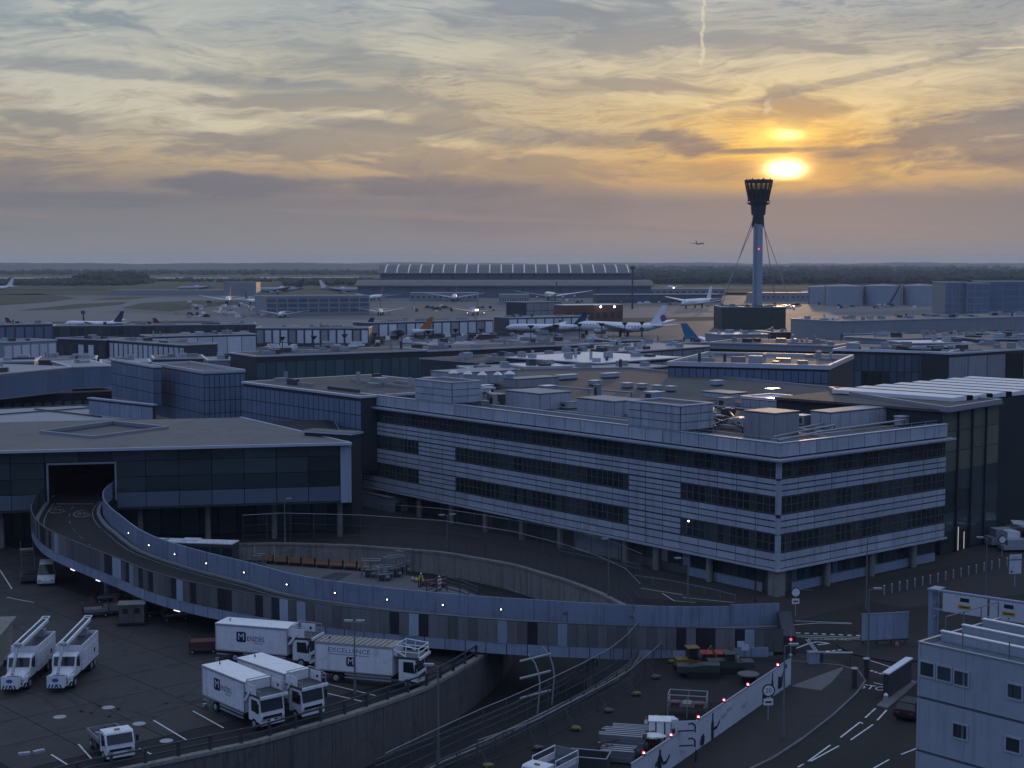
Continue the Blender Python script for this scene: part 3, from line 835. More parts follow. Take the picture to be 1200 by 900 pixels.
plant('wide white plant shed with dark openings at the back of the roof', (537, 452), 437, 505, 606, nl=3, nr=6, wall='white_clad')
plant('low brown plant house behind the first plant box', (585, 474), 462, 571, 594, nl=1, nr=1, wall='roof_brown')
plant('grey duct housing with stepped top behind the left plant box', (606, 455), 444, 590, 655, nl=1, nr=3, wall='grey_clad')
plant('small pale cabinet at the far right end of the roof', (1056, 499), 488, 1048, 1072, nl=1, nr=1, roof='roof_white')
for i, (x, y, r) in enumerate(((531, 436, .8), (548, 437, .8), (565, 438, .8), (583, 438, .7), (597, 437, .9))):
    p = W(x, y + 2, 20.2); f = thing('extractor_fan', ['round', 'round', 'round', 'round', 'larger round'][i] + ' white extractor cowl on the back shed, ' + ['leftmost', 'second from the left', 'third from the left', 'fourth from the left', 'rightmost'][i], 'fan', (p.x, p.y, p.z - .6), 0, 'cowls on the back shed')
    MB().cone((0, 0, 0), (0, 0, .7), r * .75, r * .75, 10).build('drum', 'galv', f); MB().cone((0, 0, .7), (0, 0, 1.2), r, r * .3, 10).build('cowl', 'white_paint', f)
names = ['low grey plant box behind the left stair tower', 'small white box right of the left stair tower', 'narrow pale cabinet between the left tower and the first large box', 'small plant box behind the first large box', 'square pale box between the two large boxes', 'low flat box in front of the back shed', 'thin tall cabinet behind the second large box', 'pale box close behind the taller tower', 'grey box behind the pipe tangle', 'small bright topped box right of the pipe tangle', 'low box beside the bright enclosure', 'grey box between the corner box and the long box', 'small box behind the long right hand box', 'last small cabinet by the glass block']
for k, (x, y, w, dd, h) in enumerate(((506, 461, 3.0, 2.0, 1.2), (556, 470, 1.6, 1.4, 1.5), (578, 478, .8, 1.0, 1.9), (640, 463, 2.4, 2.0, 1.4), (664, 480, 2.2, 1.6, 1.0), (560, 458, 3.4, 1.5, .8), (700, 466, .9, .9, 2.0), (765, 470, 2.6, 2.0, 1.3), (850, 480, 2.0, 1.6, 1.6), (868, 500, 1.4, 1.2, 1.1), (890, 474, 2.2, 1.2, .9), (942, 500, 1.8, 1.8, 1.4), (1010, 486, 2.6, 1.4, 1.2), (1080, 490, 1.2, 1.0, 1.4))):
    p = W(x, y, ZR); c = thing('roof_cabinet', names[k], 'roof plant', p, TH, 'small plant boxes on the office roof')
    MB().box(0, 0, .18, w, dd, h).build('casing', ('grey_clad', 'white_clad', 'galv')[k % 3], c); MB().box(-.06, -.06, h, w + .06, dd + .06, h + .07).build('cap', ('roof_pale', 'roof_white')[k % 2], c); MB().box(0, 0, 0, w, dd, .17).build('plinth', 'steel_dark', c)
    MB().box(-.03, dd * .2, .4, -.003, dd * .8, h * .8).build('grille', 'joint', c)
m = MB()
for y in range(2, 84, 3): m.tube([(.9, y, 16.7), (.9, y, 18.1)], .03, 4)
for z in (17.75, 18.1): m.tube([(.9, 1.0, z), (.9, 84, z)], .03, 4)
for x in range(2, 31, 3): m.tube([(x, .9, 16.7), (x, .9, 18.1)], .03, 4)
for z in (17.75, 18.1): m.tube([(.9, .9, z), (31.5, .9, z)], .03, 4)
m.build('roof_railing', 'galv', ob)
for k, (x0, y0, x1, y1) in enumerate(((6, 26, 6.5, 60), (8, 26, 8.4, 48), (3.2, 3, 3.6, 15), (12, 3, 12.5, 40), (5, 5, 20, 5.5), (16, 6, 16.6, 30), (9, 62, 9.6, 84))): MB().box(x0, y0, 16.95, x1, y1, 17.35).build('duct', ('galv', 'grey_clad')[k % 2], ob)
for f, a, z in ((0, 14.1, 6.9), (0, 33.4, 2.4), (0, 34.6, 2.4), (0, 32.0, 2.3), (0, 29.4, 2.2)): MB().ico((.12 if z > 5 else 3.0, a, z), .11).build('small_lamp', 'lamp_white', ob)
# pipe runs and rails
def pipes(label, runs, r=.12, name='pipe_run', mat='galv', z=17.4):
    t = thing(name, label, 'pipes', W(*runs[0][0], ZR))
    O = -Vector(t.location)
    for k, pts in enumerate(runs):
        m = MB(); P = [W(x, y, z + .12 * (k % 3)) for x, y in pts]; m.tube(P, r, 6); m.build('pipe', mat, t, O)
        m = MB()
        for p in P: m.box(p.x - .06, p.y - .06, ZR, p.x + .06, p.y + .06, p.z)
        m.build('bracket', 'steel_dark', t, O)
    return t
pipes('galvanised pipes bending round the corner plant box', [[(908, 508), (935, 502), (976, 494)], [(906, 512), (940, 505), (978, 498)], [(912, 516), (960, 506), (1060, 492)], [(820, 474), (862, 478), (905, 482)]])
pipes('pipe gantry crossing behind the two plant boxes', [[(520, 452), (572, 460), (592, 462)], [(545, 462), (574, 458), (574, 468)], [(640, 452), (690, 456), (740, 460)]], .15)
pipes('tangle of dark pipes beside the taller stair tower', [[(822, 492), (842, 486), (868, 492)], [(830, 500), (850, 492), (870, 500)], [(828, 486), (846, 494), (862, 488)], [(836, 478), (838, 500)], [(848, 474), (866, 496)]], .14, mat='steel_dark')
for k, (x, y) in enumerate(((842, 497), (862, 502), (853, 488), (833, 494))):
    p = W(x, y, ZR); c = thing('condenser_unit', ['dark fan coil unit nearest the taller tower', 'pale topped fan coil unit by the corner plant box', 'small fan coil unit in the middle of the pipe tangle', 'narrow fan coil unit under the dark pipes'][k], 'roof plant', p, TH, 'fan coil units on the office roof')
    MB().box(-.8, -.6, .15, .8, .6, 1.1 + .2 * (k % 2)).build('casing', 'steel_dark' if k % 2 == 0 else 'galv', c)
    MB().cone((0, 0, 1.1 + .2 * (k % 2)), (0, 0, 1.25 + .2 * (k % 2)), .45, .45, 10).build('fan_ring', 'galv', c); MB().box(-.8, -.6, 0, .8, .6, .13).build('base', 'black', c)
# low roofs behind the office building, level with it
def flat(name, label, cat, pxs, z, thick, mat, edge='frame_metal', rim=.3):
    P = [W(x, y, z) for x, y in pxs]; o = P[0]; r = thing(name, label, cat, (o.x, o.y, 0))
    poly = [(p.x - o.x, p.y - o.y) for p in P]
    MB().prism(poly, z - thick, z - .02).build('slab', mat, r)
    m = MB(); n = len(P)
    for i in range(n):
        a, b = Vector((*poly[i], z - .4)), Vector((*poly[(i + 1) % n], z - .4)); d = b - a; e = Vector((-d.y, d.x, 0)).normalized() * .2
        m.obox(a - e - d.normalized() * .19, d + d.normalized() * .38, e * 2, (0, 0, .4 + rim + .004 * i))
    m.build('roof_edge', edge, r)
    return r
flat('roof_deck', 'broad brown flat roof behind the office plant, running back to the blue clad block', 'roof', [(560, 449), (700, 470), (1110, 478), (1118, 466), (972, 455), (740, 432), (610, 434)], 16.1, 16, 'roof_brown')
for k, (x, y, w) in enumerate(((735, 455, 9), (752, 456, 7), (770, 458, 6), (786, 459, 6), (664, 445, 22), (715, 443, 18), (620, 457, 14), (697, 452, 10), (905, 462, 12), (840, 452, 10))):
    p = W(x, y, 16.15); u = w / FPX * p.y / .77
    v = thing('roof_vent', 'low bright roof vent on the brown roof, ' + ['leftmost of the row behind the tower', 'second of the row behind the tower', 'third of the row behind the tower', 'last of the row behind the tower', 'long one by the duct housing', 'long one before the far roofs', 'wide one just behind the plant boxes', 'square one in the middle', 'by the bright enclosure', 'in front of the blue clad block'][k], 'roof vent', p, TH, 'vents on the brown roof')
    MB().box(-u / 2, -.7, .25, u / 2, .7, .9).build('casing', 'white_clad', v); MB().box(-u / 2 - .1, -.8, .9, u / 2 + .1, .8, 1.0).build('cap', 'roof_white', v); MB().box(-u / 2, -.6, 0, u / 2, .6, .23).build('curb', 'steel_dark', v)

# ------------------------------------------------------------------ glass tower at the right end and the roofs behind it
A, B = W(1105.5, 480.5, 19.05), W(1171, 471.5, 19.05); d = B - A
gt = thing('glass_block', 'tall dark olive glass block closing the right end of the white building', 'building', (A.x, A.y, 0), atan2(d.y, d.x)); L = d.length
MB().box(.1, .1, 0, L - .1, 26, 18.75).build('core', 'joint', gt)
nb = 4; w = L / nb
for i in range(nb):
    for j in range(7):
        z = .2 + j * 2.66
        MB().box(w * i + .05, -.02, z, w * (i + 1) - .05, .09, z + 2.57).build('glass_panel', 'glass_olive' if (j > 3) else 'glass_green', gt)
for j in range(7):
    for i in range(6): MB().box(L - .09, .3 + i * 4.2, .2 + j * 2.66, L + .02, .3 + i * 4.2 + 4.0, .2 + j * 2.66 + 2.57).build('glass_panel', 'glass_green', gt)
for i in (1, 2, 3): MB().box(w * i - .12, -.3, 0, w * i + .12, -.03, 18.7).build('fin', 'joint', gt)
MB().box(-.4, -.5, 18.77, L + .5, 26, 19.1).build('roof', 'roof_brown', gt)
MB().box(w * 1.2, -.08, .1, w * 1.23, -.03, 3.2).build('door_light', 'lamp_dim', gt); MB().box(w * 1.62, -.08, .1, w * 1.645, -.03, 2.4).build('door_light', 'lamp_dim', gt)
flat('roof_deck', 'brown flat roof spreading behind the dark glass block', 'roof', [(1111, 479.5), (1172, 470), (1117, 465), (973, 455.5), (985, 460)], 19.3, .5, 'roof_brown')
# striped white roof: each ribbed sheet its own
q = [W(975, 455.5, 19.9), W(1117, 465.5, 19.9), W(1290, 449, 19.9), W(1144, 440.5, 19.9)]
sr = thing('striped_roof', 'bright white ribbed terminal roof beyond the glass block', 'roof', (q[0].x, q[0].y, 0)); O = -Vector(sr.location)
ns = 8
for k in range(ns):
    a0, a1 = q[0].lerp(q[3], k / ns), q[0].lerp(q[3], (k + .66) / ns); b0, b1 = q[1].lerp(q[2], k / ns), q[1].lerp(q[2], (k + .66) / ns)
    m = MB(); m.add([a0 + Vector((0, 0, -.1)), b0 + Vector((0, 0, -.1)), b1 + Vector((0, 0, .05)), a1 + Vector((0, 0, .05)), a0 + Vector((0, 0, -.6)), b0 + Vector((0, 0, -.6)), b1 + Vector((0, 0, -.6)), a1 + Vector((0, 0, -.6))], [(0, 1, 2, 3), (4, 7, 6, 5), (0, 4, 5, 1), (1, 5, 6, 2), (2, 6, 7, 3), (3, 7, 4, 0)])
    m.build('roof_sheet', 'roof_white', sr, O)
    a1, b1 = q[0].lerp(q[3], (k + .67) / ns), q[1].lerp(q[2], (k + .67) / ns); a2, b2 = q[0].lerp(q[3], (k + .99) / ns), q[1].lerp(q[2], (k + .99) / ns)
    MB().obox(a1 + Vector((0, 0, -.6)), b1 - a1, a2 - a1, (0, 0, .61)).build('gutter', 'matt_black', sr, O)
m = MB(); poly = [(p.x, p.y) for p in q]; m.prism(poly, 0, 19.2); m.build('wall', 'glass_green', sr, O)
# ------------------------------------------------------------------ low glass fronted building on the left, with the ramp mouth
A, B = W(0, 527, 13.6), W(411, 517.5, 13.6); d = (B - A); L = d.length; ang = atan2(d.y, d.x); ux = d.normalized(); uy = Vector((-ux.y, ux.x, 0))
lb = thing('link_building', 'low dark glass fronted building on the left, swallowing the ramp road', 'building', (A.x, A.y, 0), ang)
def lbx(px, py, z):
    q = W(px, py, z) - A; return q.dot(ux), q.dot(uy)
xl_, xr_ = reach(A - Vector((0, 0, 13.6 - 8)), ux, 57), reach(A - Vector((0, 0, 13.6 - 8)), ux, 134.5)
X0 = -34.0
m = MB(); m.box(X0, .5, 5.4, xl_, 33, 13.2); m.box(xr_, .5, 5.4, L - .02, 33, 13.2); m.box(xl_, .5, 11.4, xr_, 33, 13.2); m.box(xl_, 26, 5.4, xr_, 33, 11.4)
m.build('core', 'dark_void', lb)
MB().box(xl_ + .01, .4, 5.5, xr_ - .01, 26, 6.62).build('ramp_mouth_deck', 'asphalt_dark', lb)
m = MB(); m.box(xl_ - .25, .2, 6.4, xl_ - .01, .5, 11.6); m.box(xr_ + .01, .2, 6.4, xr_ + .25, .5, 11.6); m.box(xl_ - .25, .2, 11.36, xr_ + .25, .49, 11.6); m.build('portal_frame', 'frame_metal', lb)
bw = 4.32; i = -8
while bw * i < L - 1.6:
    x0 = 1.2 + bw * i; x1 = min(x0 + bw, L - 1.45)
    for z0, z1, mt in ((11.7, 13.15, 'glass_green'), (9.55, 11.62, 'glass_green'), (7.5, 9.47, 'glass_green'), (5.45, 7.42, 'band_grey')):
        a, b = x0 + .05, x1 - .05
        if z0 < 11.6:
            if a < xr_ + .25 and b > xl_ - .25:
                if a < xl_ - .5: b = xl_ - .28
                elif b > xr_ + .5: a = xr_ + .28
                else: continue
        if b - a > .3: MB().box(a, .3 if mt == 'glass_green' else .24, z0, b, .49, z1).build('facade_panel', mt, lb)
    i += 1
MB().box(L - 1.42, -.05, 5.2, L + .05, 33, 13.2).build('end_pier', 'screen_pale', lb)
MB().box(X0, .2, 5.15, L - 1.43, 33, 5.39).build('soffit', 'joint', lb)
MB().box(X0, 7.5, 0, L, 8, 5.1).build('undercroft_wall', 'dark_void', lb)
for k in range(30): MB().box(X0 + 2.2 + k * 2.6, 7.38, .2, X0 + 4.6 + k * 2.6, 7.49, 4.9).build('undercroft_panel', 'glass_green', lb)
for x in range(-28, 46, 9): MB().cone((x + .5, 3.0, 0), (x + .5, 3.0, 5.14), .4, .4, 12).build('column', 'concrete', lb)
rp_ = [lbx(-160, 531, 13.6), lbx(411, 517.5, 13.6), lbx(283, 488, 13.6), lbx(-60, 495.5, 13.6)]
hp = [lbx(50, 506.5, 13.6), lbx(110, 512.5, 13.6), lbx(194, 501.5, 13.6), lbx(132, 495.2, 13.6)]
m = MB(); n_ = [(x, y - (.6 if k < 2 else 0), 13.45) for k, (x, y) in enumerate(rp_)]
tr = tessellate_polygon([[Vector(p) for p in n_], [Vector((*p, 13.45)) for p in hp]])
m.add(n_ + [(*p, 13.45) for p in hp], tr)
o = m.build('roof', 'roof_grey', lb)
if o.data.polygons[0].normal.z < 0: o.data.flip_normals()
m = MB(); m.prism([rp_[0], rp_[1], rp_[2], rp_[3]], 13.21, 13.25); m.build('roof_deck', 'joint', lb)
m = MB(); a, b = Vector((rp_[0][0], rp_[0][1] - .75, 13.2)), Vector((rp_[1][0] + .1, rp_[1][1] - .75, 13.2)); m.obox(a, b - a, (0, .3, 0), (0, 0, .36))
a, b = Vector((rp_[1][0] + .1, rp_[1][1] - .44, 13.2)), Vector((*rp_[2], 13.2)); m.obox(a, b - a, Vector((-.3, 0, 0)), (0, 0, .36)); m.build('eaves', 'edge_metal', lb)
m = MB()
for k in range(4):
    a, b = Vector((*hp[k], 13.3)), Vector((*hp[(k + 1) % 4], 13.3)); e = (b - a).normalized(); n__ = Vector((e.y, -e.x, 0)) * .35
    m.obox(a - e * .3, b - a + e * .6, n__, (0, 0, .55 + .005 * k))
m.build('rooflight_kerb', 'frame_metal', lb)
m = MB()
c = [Vector((*p, 13.27)) for p in hp]; m.add(c, [(0, 1, 2, 3)]); o = m.build('rooflight_glass', 'screen_dark', lb)
if o.data.polygons[0].normal.z < 0: o.data.flip_normals()
# dark return wall between this building and the office block
fbuild('stair_core', 'narrow dark wall between the glass fronted building and the white block', 'building', (412, 507), (423, 505), 14.3, 0, 8, 'joint', 'roof_grey', rim=.2)
flat('terrace', 'pale terrace roof seen over the low glass fronted building', 'roof', [(-80, 498), (180, 492), (181, 488), (96, 475), (-80, 483)], 10.2, 10, 'roof_pale', 'steel_dark', .15)
for k, (a, b) in enumerate((((-10, 487), (112, 478)), ((40, 480), (118, 489)))):
    p, q_ = W(*a, 10.26), W(*b, 10.26); d = q_ - p; e = Vector((-d.y, d.x, 0)).normalized() * .35
    tag(MB().obox(p, d, e, (0, 0, .22)).build('roof_gutter', 'steel_dark'), ['dark gutter along the back of the pale terrace', 'dark gutter slanting across the pale terrace'][k], 'gutter')
fbuild('parapet_wall', 'pale blue low wall dropping beside the pale terrace', 'wall', (104, 465.5), (179, 473.5), 13.2, 9, .6, 'fascia_blue', 'fascia_blue', 'wall_panel', 'fascia_blue', 6, 1, rim=.0)
# blue clad blocks
cbox('clad_block', 'blue grey panelled box building behind the terrace, its corner towards us', 'building', (240, 500), 438, 179, 288, 8, radians(33), 'blue_clad', 'roof_grey', 'cladding_panel', 11, 8, 4, gap=.16, rim=.5)
cbox('clad_block', 'lower blue grey panelled wing left of the box building', 'building', (181, 475), 431, 131, 190, 11, radians(33), 'blue_clad', 'roof_grey', 'cladding_panel', 8, 1, 3, gap=.16, rim=.3)
r, L = fbuild('clad_block', 'long blue panelled block joining the white building on the left', 'building', (285, 447), (423, 464), 17.7, 6, 26, 'blue_clad', 'roof_brown', 'cladding_panel', 'blue_clad', 24, 4, .16, 8, 16.9, rim=.3)
r, L = fbuild('clad_block', 'wide flat topped blue block in the middle distance right of centre', 'building', (783, 426.5), (971, 431), 18.5, 6, 34, 'blue_clad', 'roof_grey', 'cladding_panel', 'blue_clad', 22, 3, .16, 11, 17.8, rim=.8, edge='edge_metal')
fbuild('terminal_shed', 'big pale blue grey shed wall at the far left above the dark loading bay', 'building', (-60, 443), (84, 429.5), 13, 7, 30, 'grey_clad', 'roof_pale', 'wall_panel', 'blue_clad', 9, 1, .15, 7.2, 12.3, rim=.3)
fbuild('terminal_shed', 'short pale shed wall right of the big shed at the far left', 'building', (84, 429.5), (131, 428), 13, 7.5, 24, 'grey_clad', 'roof_pale', 'wall_panel', 'blue_clad', 3, 1, .15, 7.7, 12.3, rim=.3)
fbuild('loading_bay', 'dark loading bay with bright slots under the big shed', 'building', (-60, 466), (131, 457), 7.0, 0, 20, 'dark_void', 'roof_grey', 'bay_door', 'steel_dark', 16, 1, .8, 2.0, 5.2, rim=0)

# ------------------------------------------------------------------ roads, kerbs and markings on the right
def sheet(name, pxs, z, mat, parent=None):
    P = [W(x, y, z) for x, y in pxs]; tr = tessellate_polygon([P])
    o = MB().add(P, tr).build(name, mat, parent)
    if o.data.polygons[0].normal.z < 0: o.data.flip_normals()
    return o
road = struct(link('road', None))
sheet('carriageway', [(640, 1010), (860, 915), (960, 848), (1010, 800), (985, 776), (925, 763), (760, 745), (740, 700), (905, 712), (1000, 700), (1060, 712), (1250, 690), (1400, 760), (1400, 1010)], .004, 'asphalt', road)
pavp = [(870, 906), (905, 889), (940, 866), (975, 839), (1003, 813), (1013, 799), (1006, 788), (985, 781), (955, 778), (927, 776), (927, 803), (787, 901), (740, 935), (800, 950)]
P = [W(x, y) for x, y in pavp]; pav = struct(MB().prism([(p.x, p.y) for p in P], 0, .12).build('pavement', 'paving'))
for a, b in zip(pavp[:10], pavp[1:10]):
    a, b = W(*a), W(*b); d = b - a; n = max(1, int(d.length / 1.8)); e = Vector((d.y, -d.x, 0)).normalized()
    for k in range(n): MB().obox(a + d * (k / n) + d.normalized() * .012, d / n - d.normalized() * .024, e * .14, (0, 0, .135)).build('kerb_stone', 'kerb', pav)
struct(sheet('footpath', [(927, 804), (945, 797), (987, 781.5), (988, 784), (975, 799), (962, 809)], .128, 'paving_pale'))
struct(sheet('footpath', [(770, 757), (905, 700), (1160, 655), (1180, 662), (1040, 700), (930, 728), (840, 752)], .010, 'paving'))
struct(sheet('works_ground', [(740, 935), (787, 901), (927, 803), (925, 772), (760, 770), (745, 792), (705, 815), (640, 848), (560, 886), (440, 940)], .006, 'asphalt_dark'))
isl = [(980, 757), (1000, 768), (1052, 778), (1120, 770), (1130, 748), (1062, 745)]
P = [W(x, y) for x, y in isl]; iso = struct(MB().prism([(p.x, p.y) for p in P], 0, .13).build('traffic_island', 'paving'))
isl2 = [(1027, 828), (1040, 831), (1062, 812), (1075, 800), (1066, 798), (1042, 815)]
P = [W(x, y) for x, y in isl2]; struct(MB().prism([(p.x, p.y) for p in P], 0, .13).build('traffic_island', 'kerb'))
def mark(pts, w, mat='paint', z=.010, name='road_marking'):
    mb = MB()
    for a, b in zip(pts, pts[1:]):
        a, b = W(*a, z), W(*b, z); d = b - a; n = Vector((-d.y, d.x, 0)).normalized() * w / 2
        mb.add([a - n, b - n, b + n, a + n], [(0, 1, 2, 3)])
    return mb.build(name, mat, road)
for pts in ([(947, 892), (973, 873)], [(950, 892), (983, 874)], [(935, 899), (942, 895)], [(985, 864), (1008, 846)], [(997, 867), (1023, 849)], [(1008, 846), (1011, 848)], [(1014, 841), (1026, 830)], [(1028, 844), (1039, 832)],
            [(1024, 900), (1042, 890)], [(1056, 884), (1074, 877)], [(1020, 774), (1048, 783)], [(1000, 799), (1004, 800)], [(1024, 800), (1038, 803)], [(931, 746), (1008, 749)], [(931, 744), (1008, 747)]): mark(pts, .14)
for k in range(8): mark([(933 + k * 10, 741.5 + k * .45), (938 + k * 10, 741.8 + k * .45)], .35)
for k in range(6): mark([(961 + k * 7, 764 - k * .7), (965 + k * 7, 763.5 - k * .7)], .3)
for k in range(5): mark([(1020 + k * 5, 785.5 + k * 1.6), (1023 + k * 5, 786.6 + k * 1.6)], .3)
mark([(932, 760), (948, 754), (958, 752), (972, 754), (958, 755.5)], .22)
for pts in ([(918, 690), (960, 692)], [(920, 727), (998, 730)], [(918, 733), (960, 730), (998, 731)], [(776, 695), (790, 704), (815, 706)], [(800, 700), (860, 706)], [(750, 689), (800, 697)]): mark(pts, .12)
o = W(972, 749.3, .011); a = W(950, 748.6, .011); b = W(998, 749.6, .011)
MB().text('AMBULANCE ONLY', .62, o, b - a, Vector((-(b - a).y, (b - a).x, 0)), sx=.80).build('road_lettering', 'paint', road)
o = W(1027, 806.5, .011); a = W(1011, 806, .011); b = W(1038, 809.5, .011)
MB().text('STOP', 1.9, o, b - a, Vector((-(b - a).y, (b - a).x, 0)), sx=.62).build('road_lettering', 'paint', road)

# ------------------------------------------------------------------ vehicles
def wheel(parent, x, y, r, w, side):
    t = MB().cone((x, y - w / 2, r), (x, y + w / 2, r), r, r, 16).build('wheel', 'rubber', parent)
    MB().cone((x, y + side * w / 2, r), (x, y + side * (w / 2 + .03), r), r * .55, r * .45, 12).build('rim', 'galv', t)
def cabin(parent, x0, x1, w, z0, zw, zt, rake=.18, mat='white_paint', y0=0.0):
    """a flat fronted cab: body, windscreen, side windows, doors, lights, mirrors"""
    y1 = y0 + w
    ring = lambda x, z: [(x, y0, z)]
    prof = [(x0, z0), (x1, z0), (x1 + .04, (z0 + zw) / 2), (x1, zw), (x1 - rake, zt - .08), (x1 - rake - .12, zt), (x0, zt)]
    MB().prism(prof, y0, y1, axis=1).build('cab', mat, parent)
    a, b = Vector((x1 + .012, y0 + .12, zw + .03)), Vector((x1 - rake + .012, y0 + .12, zt - .16)); 
    MB().add([a, a + Vector((0, w - .24, 0)), b + Vector((0, w - .24, 0)), b, a + Vector((.02, 0, 0)), a + Vector((.02, w - .24, 0)), b + Vector((.02, w - .24, 0)), b + Vector((.02, 0, 0))], [(4, 5, 6, 7), (0, 1, 5, 4), (2, 3, 7, 6), (1, 2, 6, 5), (3, 0, 4, 7)]).build('windscreen', 'pane_dark', parent)
    for yy, s in ((y0, -1), (y1, 1)):
        f = [(x0 + .45, zw - .02), (x1 - .22, zw - .10), (x1 - rake - .18, zt - .2), (x0 + .45, zt - .2)]
        d = MB().prism([(x0 + .36, z0 + .28), (x1 - .16, z0 + .28), (x1 - .16, zw - .10), (x1 - rake - .12, zt - .13), (x0 + .36, zt - .13)], min(yy, yy + s * .02), max(yy, yy + s * .02), axis=1).build('door', mat, parent)
        MB().prism(f, min(yy + s * .02, yy + s * .035), max(yy + s * .02, yy + s * .035), axis=1).build('side_window', 'pane_dark', d)
        MB().box(x1 - .1, min(yy + s * .12, yy + s * .32), zw + .05, x1 + .02, max(yy + s * .12, yy + s * .32), zt - .35).build('mirror', 'black', parent)
    MB().box(x1 + .03, y0 + .25, z0 + .28, x1 + .07, y1 - .25, zw - .32).build('grille', 'black', parent)
    for yy in (y0 + .12, y1 - .52): MB().box(x1 + .03, yy, z0 + .08, x1 + .08, yy + .4, z0 + .26).build('headlight', 'galv', parent)
    MB().box(x1 - .1, y0 + .02, z0 - .22, x1 + .10, y1 - .02, z0 + .06).build('bumper', mat, parent)
def highloader(loc, az, label, text, lb=7.3, tarp=False, rails=False):
    r = thing('catering_truck', label, 'truck', loc, radians(az), 'white high loader trucks parked by the railing')
    z0, z1, w = 1.12, 3.72, 2.5
    MB().box(0, 0, z0, lb, w, z1 - .06).build('box_body', 'white_paint', r)
    m = MB().box(-.03, -.03, z1 - .06, lb + .03, w + .03, z1)
    m.build('box_roof', 'white_roof_grp' if not tarp else 'tarp_tan', r)
    if tarp:
        for k in range(14): MB().box(.2 + k * .5, .02, z1 + .002, .32 + k * .5, w - .02, z1 + .05).build('roof_rib', 'concrete', r)
    m = MB()
    for x in (-.035, lb - .04): m.box(x, -.045, z0, x + .08, .04, z1 - .07); m.box(x, w - .04, z0, x + .08, w + .045, z1 - .07)
    m.box(.05, -.045, z0 - .04, lb - .05, .02, z0 + .08); m.box(.05, -.045, z1 - .2, lb - .05, .02, z1 - .08)
    m.build('box_trim', 'galv', r)
    m = MB(); m.box(-.02, .08, z0 + .1, -.005, w - .08, z1 - .2); m.build('rear_shutter', 'grey_clad', r)
    m = MB(); m.box(-.1, .75, .62, lb + 2.3, 1.05, .9); m.box(-.1, w - 1.05, .62, lb + 2.3, w - .75, .9); m.build('chassis', 'black', r)
    m = MB(); 
    for s in (.5, w - .62):
        m.obox((1.0, s, .9), (4.6, 0, .15), (0, .12, 0), (.0, 0, .12)); m.obox((1.0, s + .14, 1.02), (4.6, 0, -.12), (0, .12, 0), (0, 0, .12))
    m.build('scissor_lift', 'steel_dark', r)
    for z in (.55, .85): MB().box(2.9, -.02, z, lb - .2, .05, z + .13).build('side_guard', 'galv', r)
    MB().box(.1, -.02, .7, 1.1, .05, .82).build('side_guard', 'galv', r)
    for x in (2.0, lb + 1.35):
        for y, s in ((.22, -1), (w - .22, 1)): wheel(r, x, y, .46, .3, s)
    for y in (.02, w - .3): MB().box(-.1, y, .02, .25, y + .28, .3).build('stabiliser', 'galv', r)
    cabin(r, lb + .5, lb + 2.25, 2.3, .72, 1.55, 2.68, y0=.1)
    # platform over the cab with its side boards and rails
    MB().box(lb + .1, .02, 2.80, lb + 2.55, w - .02, 2.92).build('platform', 'steel_dark', r)
    MB().box(lb + 2.5, -.04, 2.74, lb + 2.66, w + .04, 2.97).build('platform_lip', 'white_paint', r)
    if not rails:
        for y in (.0, w - .07): MB().box(lb + .25, y, 2.93, lb + 1.75, y + .06, 3.72).build('side_board', 'white_paint', r)
        MB().add([(lb + .02, -.06, 2.2), (lb + .3, -.06, 2.2), (lb + 1.1, -.06, 3.2), (lb + .8, -.06, 3.2), (lb + .02, -.01, 2.2), (lb + .3, -.01, 2.2), (lb + 1.1, -.01, 3.2), (lb + .8, -.01, 3.2)], [(0, 1, 2, 3), (7, 6, 5, 4), (0, 4, 5, 1), (1, 5, 6, 2), (2, 6, 7, 3), (3, 7, 4, 0)]).build('brace', 'white_paint', r)
        for y in (.10, w - .12): MB().cone((lb + 1.3, y, 3.3), (lb + 1.3, y + .04, 3.3), .12, .12, 10).build('latch', 'black', r)
    m = MB()
    for y in (.05, w - .05):
        P = [(lb + .3, y, 2.92), (lb + .3, y, 3.95), (lb + 2.45, y, 3.75), (lb + 2.45, y, 2.92)]; m.tube(P, .035 if not rails else .06, 5); m.tube([(lb + .3, y, 3.4), (lb + 2.45, y, 3.35)], .03 if not rails else .05, 5)
        if rails: m.tube([(lb - .3, y, 3.7), (lb + 1.2, y, 2.95)], .07, 5); m.tube([(lb + 1.2, y, 3.9), (lb + 1.2, y, 2.92)], .05, 5)
    m.tube([(lb + .3, .05, 3.95), (lb + .3, w - .05, 3.95)], .04, 5)
    if rails: m.tube([(lb + 2.45, .05, 3.75), (lb + 2.45, w - .05, 3.75)], .05, 5); m.tube([(lb + 2.45, .05, 3.35), (lb + 2.45, w - .05, 3.35)], .05, 5)
    m.build('guard_rail', 'white_paint' if rails else 'galv', r)
    MB().cone((lb * .12, w * .5, z1), (lb * .12, w * .5, z1 + .22), .07, .05, 8).build('beacon', 'black', r)
    # flat print on the side we see
    def logo(cx, cz, s):
        n = 5; P = []
        for qx, qz, a0 in ((1, 1, 0), (-1, 1, 90), (-1, -1, 180), (1, -1, 270)):
            for k in range(n): a = radians(a0 + 90 * k / (n - 1)); P.append((cx + qx * s * .34 + s * .16 * cos(a), cz + qz * s * .34 + s * .16 * sin(a)))
        b = MB().prism(P, -.012, -.004, axis=1).build('logo_square', 'logo_navy', r)
        MB().text('M', s * .95, (cx, -.016, cz), (1, 0, 0), (0, 0, 1)).build('logo_letter', 'white_paint', b)
